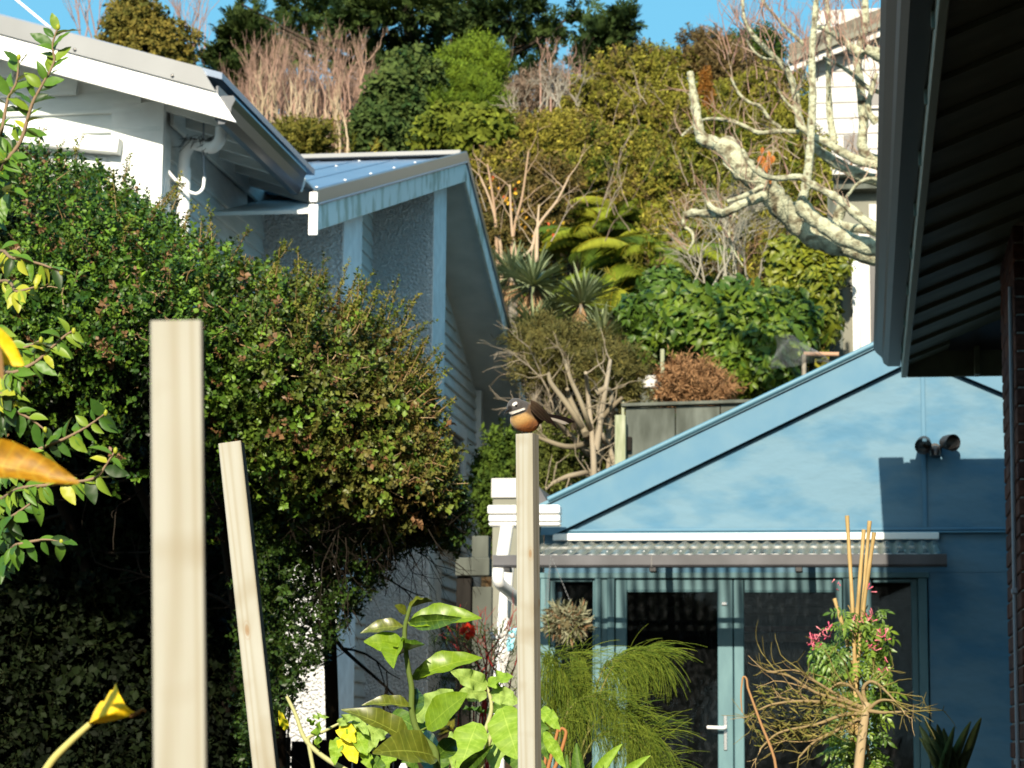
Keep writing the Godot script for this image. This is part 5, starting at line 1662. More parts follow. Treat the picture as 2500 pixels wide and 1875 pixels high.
	for i in 9:
		var tips := []
		var p := base + Vector3(r.randf_range(-0.5, 0.5), 0, r.randf_range(-1.8, -1.2))
		var q: Array = cl[i % cl.size()]
		var mid: Vector3 = p.lerp(q[0], 0.6) + Vector3(0, 0.2, 0)
		g.tube(smoothed([p, mid, q[0]], 5), tapered(11, 0.035, 0.014), 6)
		for k2 in 5: grow(g, r, mid.lerp(q[0], k2 / 5.0), Vector3(r.randf_range(-0.6, 0.6), r.randf_range(-0.4, 0.4), r.randf_range(-0.8, 0.3)), 0.32, 0.009, 2, 0.8, 0.0, 3, 4)
	# fine dark lace of twigs that hangs to the right under the canopy
	for i in 70:
		var p := at(r.randf_range(640, 1040), r.randf_range(1150, 1330), r.randf_range(7.3, 8.2))
		grow(g, r, p, Vector3(r.randf_range(-0.2, 1.0), r.randf_range(-1.0, 0.1), r.randf_range(-0.3, 0.3)), r.randf_range(0.10, 0.2), 0.0030, 2, 0.75, -0.05, 3, 3)
	put(t, "branches", g.mesh(), mat(lin(0.022, 0.018, 0.014), 0.95, 0.1))
	# sparse shaded leaves on that lace
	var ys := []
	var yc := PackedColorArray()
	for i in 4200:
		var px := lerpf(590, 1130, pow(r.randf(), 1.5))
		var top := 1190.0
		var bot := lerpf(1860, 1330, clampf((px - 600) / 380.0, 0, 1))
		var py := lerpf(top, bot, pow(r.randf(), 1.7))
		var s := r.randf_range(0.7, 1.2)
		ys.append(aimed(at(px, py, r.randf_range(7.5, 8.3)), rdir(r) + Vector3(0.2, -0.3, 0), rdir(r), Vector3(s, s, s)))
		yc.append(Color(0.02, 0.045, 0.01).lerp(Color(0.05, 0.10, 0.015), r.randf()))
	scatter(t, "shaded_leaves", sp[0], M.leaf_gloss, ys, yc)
	# the hollow: a deep dark thicket of leaves and stems behind
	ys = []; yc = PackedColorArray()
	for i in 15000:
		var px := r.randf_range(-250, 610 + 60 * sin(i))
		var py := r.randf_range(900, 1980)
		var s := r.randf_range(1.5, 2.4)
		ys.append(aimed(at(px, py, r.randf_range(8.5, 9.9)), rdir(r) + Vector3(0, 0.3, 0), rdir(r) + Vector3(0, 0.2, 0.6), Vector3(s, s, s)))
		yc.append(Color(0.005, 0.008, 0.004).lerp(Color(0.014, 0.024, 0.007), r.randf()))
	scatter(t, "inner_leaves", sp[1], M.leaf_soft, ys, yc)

func build_restio() -> void:
	var z := 6.6
	var base := at(1400, 1990, z); base.y = 0.4
	var t := thing("feathery_reed", "feathery green restio with drooping hair-fine plumes before the glazed doors", "plant", base)
	var r := seeded(31)
	var hm := [hair_mesh(0.14, 0.0010, 0.35), hair_mesh(0.11, 0.0009, 0.5)]
	var xs := [[], []]
	var cs := [PackedColorArray(), PackedColorArray()]
	var g := G.new()
	# each plume: the culm's arc in photo points, and the way its hairs sweep
	for s in [
		[[Vector2(1400, 1990), Vector2(1450, 1740), Vector2(1500, 1622), Vector2(1550, 1588), Vector2(1605, 1592)], Vector3(0.75, -0.75, 0.15), 430, 0.0],
		[[Vector2(1390, 1990), Vector2(1440, 1760), Vector2(1470, 1640), Vector2(1520, 1600), Vector2(1590, 1600)], Vector3(0.5, -0.85, 0.2), 330, 0.1],
		[[Vector2(1370, 1990), Vector2(1385, 1760), Vector2(1380, 1660), Vector2(1350, 1610), Vector2(1330, 1600)], Vector3(0.1, -0.9, 0.3), 300, 0.0],
		[[Vector2(1380, 1990), Vector2(1400, 1760), Vector2(1405, 1650), Vector2(1420, 1610), Vector2(1400, 1600)], Vector3(0.3, -0.9, 0.2), 300, 0.15],
		[[Vector2(1380, 1990), Vector2(1430, 1800), Vector2(1490, 1740), Vector2(1540, 1745), Vector2(1600, 1800)], Vector3(0.5, -0.85, 0.2), 380, -0.1],
		[[Vector2(1380, 1990), Vector2(1420, 1860), Vector2(1470, 1790), Vector2(1540, 1800), Vector2(1620, 1880)], Vector3(0.45, -0.85, 0.2), 340, -0.1],
		[[Vector2(1350, 1990), Vector2(1360, 1850), Vector2(1385, 1740), Vector2(1440, 1700), Vector2(1500, 1720)], Vector3(0.3, -0.9, 0.3), 420, -0.1],
		[[Vector2(1330, 1990), Vector2(1340, 1860), Vector2(1340, 1760), Vector2(1350, 1700), Vector2(1390, 1680)], Vector3(0.15, -0.9, 0.3), 380, 0.05],
		[[Vector2(1300, 1990), Vector2(1310, 1860), Vector2(1310, 1720), Vector2(1330, 1660), Vector2(1370, 1640)], Vector3(0.2, -0.9, 0.2), 260, 0.1]]:
		var pts := []
		for v in s[0]: pts.append(at(v.x, v.y, z + s[3]))
		var sm := smoothed(pts, 6)
		g.tube(sm, tapered(sm.size(), 0.0035, 0.0015), 5)
		for i in int(s[2]):
			var j := r.randf_range(sm.size() * 0.42, sm.size() - 1.01)
			var p := sm[int(j)].lerp(sm[int(j) + 1], fmod(j, 1.0)) + rdir(r) * 0.012
			var w := r.randi() % 2
			var sc := r.randf_range(0.6, 1.15)
			var d: Vector3 = s[1] + rdir(r) * 0.42
			if r.randf() < 0.25: d.y = absf(d.y) * 0.3
			xs[w].append(aimed(p, d, Vector3(0, 1, 0.2) + rdir(r) * 0.3, Vector3(sc, sc, sc)))
			cs[w].append(Color(0.05, 0.095, 0.010).lerp(Color(0.16, 0.20, 0.022), r.randf()))
	put(t, "culms", g.mesh(), mat(lin(0.16, 0.15, 0.05), 0.8, 0.2))
	for w in 2: scatter(t, "plumes", hm[w], M.needle, xs[w], cs[w])
	# orange-brown bare stems at its foot
	base = at(1345, 1990, 5.6); base.y = 0.3
	t = thing("pruned_plant", "orange brown bare pruned stems between the bird's stake and the feathery restio", "plant", base)
	for s in [[Vector2(1335, 1900), Vector2(1350, 1830), Vector2(1362, 1780), Vector2(1355, 1768)], [Vector2(1340, 1920), Vector2(1365, 1850), Vector2(1382, 1790), Vector2(1372, 1778), Vector2(1366, 1786)], [Vector2(1322, 1900), Vector2(1332, 1850), Vector2(1322, 1810)]]:
		var pts := [base]
		for v in s: pts.append(at(v.x, v.y, 5.6))
		g = G.new()
		var sm := smoothed(pts, 4)
		g.tube(sm, tapered(sm.size(), 0.006, 0.003), 6)
		put(t, "stem", g.mesh(), mat(lin(0.30, 0.13, 0.045), 0.7, 0.3))

func build_basket() -> void:
	var z := 14.5
	var c := at(1385, 1520, z)
	var t := thing("hanging_basket", "hanging basket of spiky grey green air plants on thin chains under the awning gutter", "basket", c - Vector3(0, 0.15, 0))
	var r := seeded(8)
	var k := z / FOCAL
	var g := G.new()
	g.ball(Transform3D(Basis.from_scale(Vector3(0.115, 0.09, 0.115)), c + Vector3(0, -0.02, 0)), 8, 14)
	put(t, "moss_ball", g.mesh(), mat(lin(0.10, 0.085, 0.045), 0.95, 0.1))
	var lf := leaf_mesh(0.09, 0.009, 0.5, 0.35, 4, 0.6)
	var xs := []
	var cs := PackedColorArray()
	for i in 900:
		var d := rdir(r)
		if d.z < -0.3: d.z = -d.z
		var s := r.randf_range(0.35, 0.95) * (1.0 + 0.35 * sin(d.x * 5.0 + 1.0) * sin(d.y * 6.0))
		xs.append(aimed(c + d * Vector3(0.125, 0.10, 0.11) * r.randf_range(0.7, 1.0), d + rdir(r) * 0.9 + Vector3(0, -0.25, 0), rdir(r), Vector3(s * 1.4, s, s)))
		cs.append(Color(0.10, 0.10, 0.05).lerp(Color(0.26, 0.255, 0.17), r.randf()) if r.randf() > 0.15 else Color(0.22, 0.13, 0.07))
	scatter(t, "leaves", lf, M.leaf_soft, xs, cs)
	var top := at(1345, 1356, z)
	for e in [Vector2(1338, 1468), Vector2(1392, 1468), Vector2(1330, 1480)]:
		g = G.new()
		var b := at(e.x, e.y, z + (0.06 if e.x < 1335 else -0.02))
		var n := 26
		for i in n:
			var p := top.lerp(b, float(i) / n)
			var q := top.lerp(b, (i + 0.75) / n)
			var o := Vector3(0.0035, 0, 0) if i % 2 == 0 else Vector3(0, 0, 0.0035)
			g.tube(PackedVector3Array([p, p.lerp(q, 0.5) + o, q]), PackedFloat32Array([0.0016, 0.0016, 0.0016]), 3, false)
			g.tube(PackedVector3Array([p, p.lerp(q, 0.5) - o, q]), PackedFloat32Array([0.0016, 0.0016, 0.0016]), 3, false)
		put(t, "chain", g.mesh(), M.flashing)

func build_red_plant() -> void:
	var z := 9.5
	var base := at(1150, 1990, z); base.y = 0.5
	var t := thing("red_stemmed_plant", "spindly red-stemmed plant with one round red flower beside the white downpipe", "plant", base)
	var r := seeded(14)
	var g := G.new()
	for i in 16:
		g.col = Color(0.30, 0.03, 0.03) if i % 2 == 0 else Color(0.07, 0.06, 0.04)
		var p := at(r.randf_range(1080, 1250), r.randf_range(1600, 1680), z + r.randf_range(-0.3, 0.3))
		g.tube(PackedVector3Array([base + Vector3(r.randf_range(-0.1, 0.1), 0, 0), p.lerp(base, 0.4) + rdir(r) * 0.05, p]), PackedFloat32Array([0.006, 0.005, 0.004]), 4)
		grow(g, r, p, Vector3(r.randf_range(-0.6, 0.6), 1.0, 0), r.randf_range(0.10, 0.16), 0.0035, 2, 0.55, 0.1, 3, 4)
	put(t, "stems", g.mesh(), M.tinted)
	var xs := []
	var cs := PackedColorArray()
	for i in 1300:
		var p := at(r.randf_range(1050, 1262), r.randf_range(1530, 1760), z + r.randf_range(-0.3, 0.3))
		var s := r.randf_range(0.5, 1.1)
		xs.append(aimed(p, rdir(r) + Vector3(0, 0.9, 0), rdir(r), Vector3(s, s, s)))
		cs.append(Color(0.02, 0.04, 0.012).lerp(Color(0.06, 0.10, 0.02), r.randf()))
	scatter(t, "needles", leaf_mesh(0.05, 0.004, 0.4, 0.2, 3, 0.6), M.needle, xs, cs)
	var c := at(1142, 1541, z - 0.3)
	var fm := leaf_mesh(0.026, 0.022, 0.3, 0.4, 5, 0.6, 0.12)
	var red := tint(M.leaf_soft, lin(0.62, 0.02, 0.012))
	for i in 26:
		var d := rdir(r)
		if d.z < -0.2: d.z = -d.z
		put(t, "petal", fm, red, aimed(c + d * 0.012, d + rdir(r) * 0.3, d + Vector3(0, 0.5, 0.5)))
	g = G.new()
	for i in 7:
		g.ball(Transform3D(Basis.from_scale(Vector3.ONE * r.randf_range(0.007, 0.012)), at(r.randf_range(1195, 1258), r.randf_range(1540, 1560), z - 0.32)), 6, 8)
	put(t, "berries", g.mesh(), M.far_white).set_meta("kind", "stuff")
	# blue and white ribbon tied to the downpipe
	var rb := thing("ribbon", "pale blue and white ribbon hanging against the white downpipe", "ribbon", at(1248, 1600, 15.0))
	for s in [[1246, 1532, 1262, 1555, 0], [1240, 1556, 1256, 1590, 0], [1232, 1590, 1250, 1616, 1], [1222, 1600, 1240, 1640, 1]]:
		g = G.new()
		var a := at(s[0], s[1], 14.93); var b := at(s[2], s[3], 14.93)
		g.sheet([[Vector3(a.x, a.y, a.z), Vector3(b.x, a.y - 0.004, a.z - 0.01)], [Vector3(a.x - 0.008, (a.y + b.y) / 2, a.z + 0.012), Vector3(b.x - 0.006, (a.y + b.y) / 2, a.z + 0.006)], [Vector3(a.x - 0.003, b.y, a.z), Vector3(b.x - 0.008, b.y + 0.006, a.z - 0.01)]], Vector3(0, 0, 1))
		put(rb, "strip", g.mesh(), mat(lin(0.25, 0.62, 0.80), 0.5, 0.4) if s[4] == 0 else M.far_white)

func build_jasmine() -> void:
	var z := 7.2
	var base := at(2095, 1990, z); base.y = 0.55
	var t := thing("jasmine_vine", "jasmine with pinnate leaves and pink buds twined on bamboo canes before the right door", "vine", base)
	var r := seeded(41)
	var canes := [[Vector2(2068, 1259), Vector2(2082, 1500), Vector2(2098, 1990)], [Vector2(2109, 1293), Vector2(2090, 1540), Vector2(2066, 1990)], [Vector2(2123, 1272), Vector2(2100, 1540), Vector2(2080, 1990)], [Vector2(2134, 1300), Vector2(2104, 1520), Vector2(2062, 1990)], [Vector2(2037, 1461), Vector2(2068, 1570), Vector2(2150, 1990)], [Vector2(2092, 1484), Vector2(2088, 1560), Vector2(2080, 1990)]]
	for i in canes.size():
		var c := thing("bamboo_cane", ["tan bamboo cane that reaches highest, leftmost of the tall canes in the jasmine", "tan bamboo cane second from the left among the tall jasmine canes", "tall bamboo cane just left of the rightmost one in the jasmine", "rightmost tall bamboo cane in the jasmine, at the shadow's edge", "short bamboo cane leaning left out of the jasmine", "short bamboo cane end in the middle of the jasmine"][i], "cane", at(canes[i][2].x, 1990, z), "bamboo canes in the jasmine")
		var g := G.new()
		var pts := []
		for v in canes[i]: pts.append(at(v.x, v.y, z - 0.05 + 0.05 * (i % 3)))
		var sm := smoothed(pts, 7)
		var rad := PackedFloat32Array()
		for j in sm.size(): rad.append(0.0058 if j % 3 != 0 else 0.0068)
		g.tube(sm, rad, 8)
		put(c, "cane", g.mesh(), tri_tex(mat(lin(0.52, 0.36, 0.16), 0.6, 0.3), noise_tex(5, 0.05, Color(0.7, 0.7, 0.65), Color.WHITE, 64), Vector3(8, 2, 8)))
	# pinnate leaves
	var g := G.new()
	for k in 3:
		for sd in [-1.0, 1.0]: leaf_into(g, aimed(Vector3(0, 0.012 + k * 0.013, 0), Vector3(sd, 0.5, 0), Vector3(0, 0, 1)), 0.024, 0.009, 0.25, 0.4, 3)
	leaf_into(g, aimed(Vector3(0, 0.045, 0), Vector3(0, 1, 0), Vector3(0, 0, 1)), 0.034, 0.011, 0.25, 0.4, 3)
	g.tube(PackedVector3Array([Vector3.ZERO, Vector3(0, 0.046, 0)]), PackedFloat32Array([0.0008, 0.0006]), 3, false)
	var pin := g.mesh()
	var xs := []
	var cs := PackedColorArray()
	for i in 330:
		var py := 1480.0 + 430.0 * r.randf()
		var half := lerpf(30.0, 64.0, clampf((py - 1430) / 150.0, 0, 1)) * (0.75 if py > 1700 else 1.0)
		var px := 2100.0 + (py - 1600) * -0.03 + half * r.randf_range(-1, 1)
		if py < 1490 and r.randf() < 0.6: continue
		var s := r.randf_range(0.7, 1.2)
		xs.append(aimed(at(px, py, z + r.randf_range(-0.12, 0.12)), Vector3((px - 2100) / 60.0, -0.7, 0.3) + rdir(r) * 0.7, Vector3(-0.1, 0.6, 0.7) + rdir(r) * 0.5, Vector3(s, s, s)))
		cs.append(Color(0.05, 0.12, 0.02).lerp(Color(0.20, 0.30, 0.035), r.randf()))
	for j in 60:
		var a := r.randf()
		var p := at(lerpf(2000, 2070, a) + r.randf_range(-12, 12), 1560 + 30 * a + r.randf_range(-10, 60), z)
		xs.append(aimed(p, Vector3(-0.4, -0.8, 0.2) + rdir(r) * 0.4, Vector3(0, 0.6, 0.7)))
		cs.append(Color(0.08, 0.17, 0.02).lerp(Color(0.16, 0.27, 0.03), r.randf()))
	scatter(t, "leaves", pin, M.leaf_thin, xs, cs)
	g = G.new()
	for c in [[1985, 1570, 22], [2015, 1545, 14], [2120, 1510, 12], [2152, 1562, 14], [2132, 1580, 10], [2158, 1628, 7], [2075, 1520, 5], [2040, 1432, 4], [2128, 1432, 3]]:
		for i in c[2]:
			var p := at(c[0] + r.randf_range(-13, 13), c[1] + r.randf_range(-15, 15), z - 0.1 + r.randf_range(-0.04, 0.04))
			var d := rdir(r) + Vector3(0, 0.6, 0.3)
			g.col = Color(0.50, 0.05, 0.13).lerp(Color(0.62, 0.24, 0.26), r.randf())
			g.tube(PackedVector3Array([p, p + d.normalized() * 0.010, p + d.normalized() * 0.016, p + d.normalized() * 0.020]), PackedFloat32Array([0.0008, 0.0013, 0.0026, 0.0008]), 5)
	put(t, "buds", g.mesh(), M.tinted).set_meta("kind", "stuff")
	g = G.new()
	for k in 4:
		var pts := []
		for i in 12: pts.append(at(2095 + 26 * sin(i * 1.1 + k * 1.6), 1940 - i * 42, z + 0.04 * cos(i * 1.1 + k * 1.6)))
		var sm := smoothed(pts, 3)
		g.tube(sm, tapered(sm.size(), 0.004, 0.002), 5)
	put(t, "stems", g.mesh(), mat(lin(0.22, 0.15, 0.06), 0.8, 0.2))
	# the bare leggy shrub whose branches sweep left in front of it
	base = at(2094, 1990, 6.9); base.y = 0.5
	t = thing("leggy_shrub", "leggy half-bare shrub with tan branches sweeping left across the right door", "shrub", base)
	g = G.new()
	g.col = Color(0.34, 0.26, 0.15)
	var tr := smoothed([at(2088, 1990, 6.9), at(2096, 1880, 6.9), at(2112, 1740, 6.9), at(2118, 1715, 6.9)], 5)
	g.tube(tr, tapered(tr.size(), 0.016, 0.012), 8)
	for s in [[Vector2(2114, 1730), Vector2(2060, 1712), Vector2(1990, 1690), Vector2(1925, 1650), Vector2(1870, 1640)], [Vector2(2114, 1735), Vector2(2050, 1700), Vector2(1985, 1660), Vector2(1955, 1640)], [Vector2(2112, 1742), Vector2(2040, 1720), Vector2(1960, 1712), Vector2(1885, 1720), Vector2(1850, 1735)], [Vector2(2114, 1728), Vector2(2090, 1685), Vector2(2050, 1668), Vector2(2020, 1690)], [Vector2(2116, 1725), Vector2(2108, 1680), Vector2(2130, 1664), Vector2(2165, 1690), Vector2(2200, 1730)], [Vector2(2112, 1742), Vector2(2060, 1745), Vector2(1990, 1770), Vector2(1900, 1790), Vector2(1855, 1830)], [Vector2(2110, 1750), Vector2(2050, 1780), Vector2(1990, 1810), Vector2(1950, 1850)], [Vector2(2116, 1735), Vector2(2150, 1710), Vector2(2185, 1712)], [Vector2(2118, 1735), Vector2(2160, 1740), Vector2(2230, 1735)]]:
		var pts := []
		for v in s: pts.append(at(v.x, v.y, 6.9 - 0.1 * absf(v.x - 2110) / 200.0))
		var sm := smoothed(pts, 5)
		g.col = Color(0.23, 0.17, 0.09)
		g.tube(sm, tapered(sm.size(), 0.0070, 0.0022), 6)
		for i in range(5, sm.size(), 2):
			g.col = Color(0.17, 0.145, 0.05) if r.randf() < 0.75 else Color(0.32, 0.23, 0.12)
			grow(g, r, sm[i], (sm[i] - sm[i - 1]).normalized() * 1.4 + rdir(r) * 1.1, r.randf_range(0.04, 0.12), 0.0022, 1, 0.9, 0.05, 3, 4)
	put(t, "branches", g.mesh(), M.tinted)
	xs = []; cs = PackedColorArray()
	for i in 700:
		var a := r.randf()
		var p := at(lerpf(2110, 1850, a) + r.randf_range(-20, 20), 1735 + r.randf_range(-60, 90) * (0.5 + a * 0.6), 6.9 + r.randf_range(-0.15, 0.1))
		var s := r.randf_range(0.5, 1.0)
		xs.append(aimed(p, Vector3(-0.9, 0.1, 0) + rdir(r) * 0.8, rdir(r), Vector3(s, s, s)))
		cs.append(Color(0.10, 0.12, 0.025).lerp(Color(0.25, 0.20, 0.06), r.randf()))
	scatter(t, "leaves", leaf_mesh(0.035, 0.0045, 0.3, 0.3, 3, 0.7), M.leaf_soft, xs, cs)
	# dry stalk
	base = at(1915, 1960, 6.4); base.y = 0.45
	t = thing("dry_stalk", "single bent dry brown stalk leaning against the view of the right door pane", "stalk", base)
	g = G.new()
	var sm2 := smoothed([base, at(1895, 1880, 6.4), at(1852, 1752, 6.4), at(1826, 1680, 6.4), at(1818, 1652, 6.4), at(1811, 1672, 6.4), at(1809, 1705, 6.4), at(1812, 1740, 6.4)], 5)
	g.tube(sm2, tapered(sm2.size(), 0.0045, 0.0016), 6)
	put(t, "stalk", g.mesh(), mat(lin(0.30, 0.17, 0.08), 0.8, 0.2))
	# dark strap-leaved clump in the shade of the brick house
	base = at(2330, 1990, 7.6); base.y = 0.55
	t = thing("shaded_lily", "dark lily clump with arching strap leaves in the shade by the brick house", "plant", base)
	var strap := leaf_mesh(1.0, 1.0, 0.4, 0.25, 8, 0.6)
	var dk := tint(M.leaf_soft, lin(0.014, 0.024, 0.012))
	for i in 16:
		var b := at(2320 + r.randf_range(-25, 25), 1920, 7.6)
		b.y = minf(b.y, 1.4)
		var d := Vector3(r.randf_range(-0.6, 0.6), 1.0, r.randf_range(-0.3, 0.4))
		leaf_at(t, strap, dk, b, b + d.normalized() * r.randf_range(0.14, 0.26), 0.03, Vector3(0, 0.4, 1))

# ---------------------------------------------------------------- the hillside
var S := {}
func make_sprigs() -> void:
	S.broad = [sprig_mesh(1, 9, 0.30, 0.15, 0.075, 0.9, 2, 0.2, 0.4, 0.004), sprig_mesh(2, 9, 0.30, 0.14, 0.08, 0.8, 2, 0.2, 0.4, 0.004)]
	S.small = [sprig_mesh(3, 16, 0.26, 0.075, 0.036, 0.8, 2, 0.1, 0.45, 0.004), sprig_mesh(4, 16, 0.24, 0.07, 0.034, 0.9, 2, 0.1, 0.45, 0.004)]
	S.fine = [sprig_mesh(5, 20, 0.30, 0.10, 0.016, 0.6, 2, 0.1, 0.4, 0.003), sprig_mesh(6, 20, 0.28, 0.09, 0.018, 0.7, 2, 0.1, 0.4, 0.003)]
	S.cypress = [spray_mesh(7, 0.55, 6), spray_mesh(8, 0.5, 5)]
	S.gloss = [sprig_mesh(9, 8, 0.16, 0.15, 0.070, 1.1, 3, 0.35, 0.35, 0.005), sprig_mesh(10, 7, 0.14, 0.16, 0.075, 1.2, 3, 0.35, 0.35, 0.005)]
var tree_no := 0
func veg(called: String, label: String, category: String, blobs: Array, kind: String, count: int, c0: Color, c1: Color, o := {}) -> Node3D:
	# blobs: [px, py, width px, height px, distance]; each becomes a clump of smaller clumps
	tree_no += 1
	var r := seeded(1000 + tree_no * 13)
	var mid := Vector3.ZERO
	for b in blobs: mid += at(b[0], b[1], b[4]) / blobs.size()
	var base := Vector3(mid.x, ground_y(mid.x, -mid.z) - 0.1, mid.z)
	var t := thing(called, label, category, base, o.get("group", ""))
	var clumps := []
	var g := G.new()
	for q in blobs.size():
		var b: Array = blobs[q]
		var c := at(b[0], b[1], b[4])
		var k: float = b[4] / FOCAL
		var e := Vector3(b[2] * k / 2, b[3] * k / 2, minf(b[2], b[3] * 1.6) * k / 2 * o.get("deep", 1.0))
		clumps.append_array(ellipse_clumps(c, e, o.get("lumps", 13), tree_no * 31 + q, o.get("lump", 0.38)))
		var foot := Vector3(lerpf(base.x, c.x, 0.6), ground_y(lerpf(base.x, c.x, 0.6), -c.z) - 0.2, c.z)
		if foot.y < c.y:
			var mp := foot.lerp(c, 0.6) + rdir(r) * 0.15
			g.tube(smoothed([foot, mp, c + Vector3(0, e.y * 0.4, 0)], 5), tapered(11, clampf(e.x * 0.09, 0.04, 0.3), 0.03), 6)
			for i in 6:
				var d := rdir(r); d.y = absf(d.y) * 0.8 + 0.1
				g.tube(smoothed([mp.lerp(c, r.randf() * 0.6), c + d * e * 0.45, c + d * e * 0.85], 3), tapered(7, clampf(e.x * 0.035, 0.02, 0.1), 0.012), 4, false)
	if o.get("trunk", true): put(t, "trunk", g.mesh(), o.get("bark", M.trunk))
	var sp: Array = S[kind]
	for w in sp.size():
		var got := fill_clumps(clumps, count / sp.size(), tree_no * 77 + w, c0, c1, o.get("s0", 0.8), o.get("s1", 1.3), o.get("up", 0.5), o.get("shell", 0.72), o.get("brown", 0.0))
		scatter(t, "crown", sp[w], o.get("mat", M.hill_leaf), got[0], got[1])
	return t
func bare(called: String, label: String, roots: Array, z: float, height: float, rad: float, depth: int, kids: int, spread: float, cols: Array, seed_: int, lift := 0.2) -> Node3D:
	# leafless stems: roots are photo points of where the stems leave the ground or the thicket
	var r := seeded(seed_)
	var b0 := at(roots[0].x, roots[0].y, z)
	var t := thing(called, label, "shrub" if height < 2.6 else "tree", Vector3(b0.x, ground_y(b0.x, z), b0.z))
	var g := G.new()
	for p in roots:
		var zz := z + r.randf_range(-0.8, 0.8)
		var b := at(p.x, p.y, zz)
		g.col = (cols[0] as Color).lerp(cols[1], r.randf())
		var gr := Vector3(b.x, minf(ground_y(b.x, zz), b.y) - 0.1, b.z)
		if gr.y < b.y - 0.1: g.tube(PackedVector3Array([gr, b]), PackedFloat32Array([rad * 1.2, rad]), 5, false)
		grow(g, r, b, Vector3(r.randf_range(-0.35, 0.35), 1, r.randf_range(-0.2, 0.2)), height * r.randf_range(0.35, 0.5), rad, depth, spread, lift, kids, 4)
	put(t, "branches", g.mesh(), M.tinted).set_meta("kind", "stuff")
	return t
func pts_along(x0: float, x1: float, y0: float, y1: float, n: int, seed_: int) -> Array:
	var r := seeded(seed_)
	var out := []
	for i in n: out.append(Vector2(lerpf(x0, x1, (i + r.randf()) / n), r.randf_range(y0, y1)))
	return out

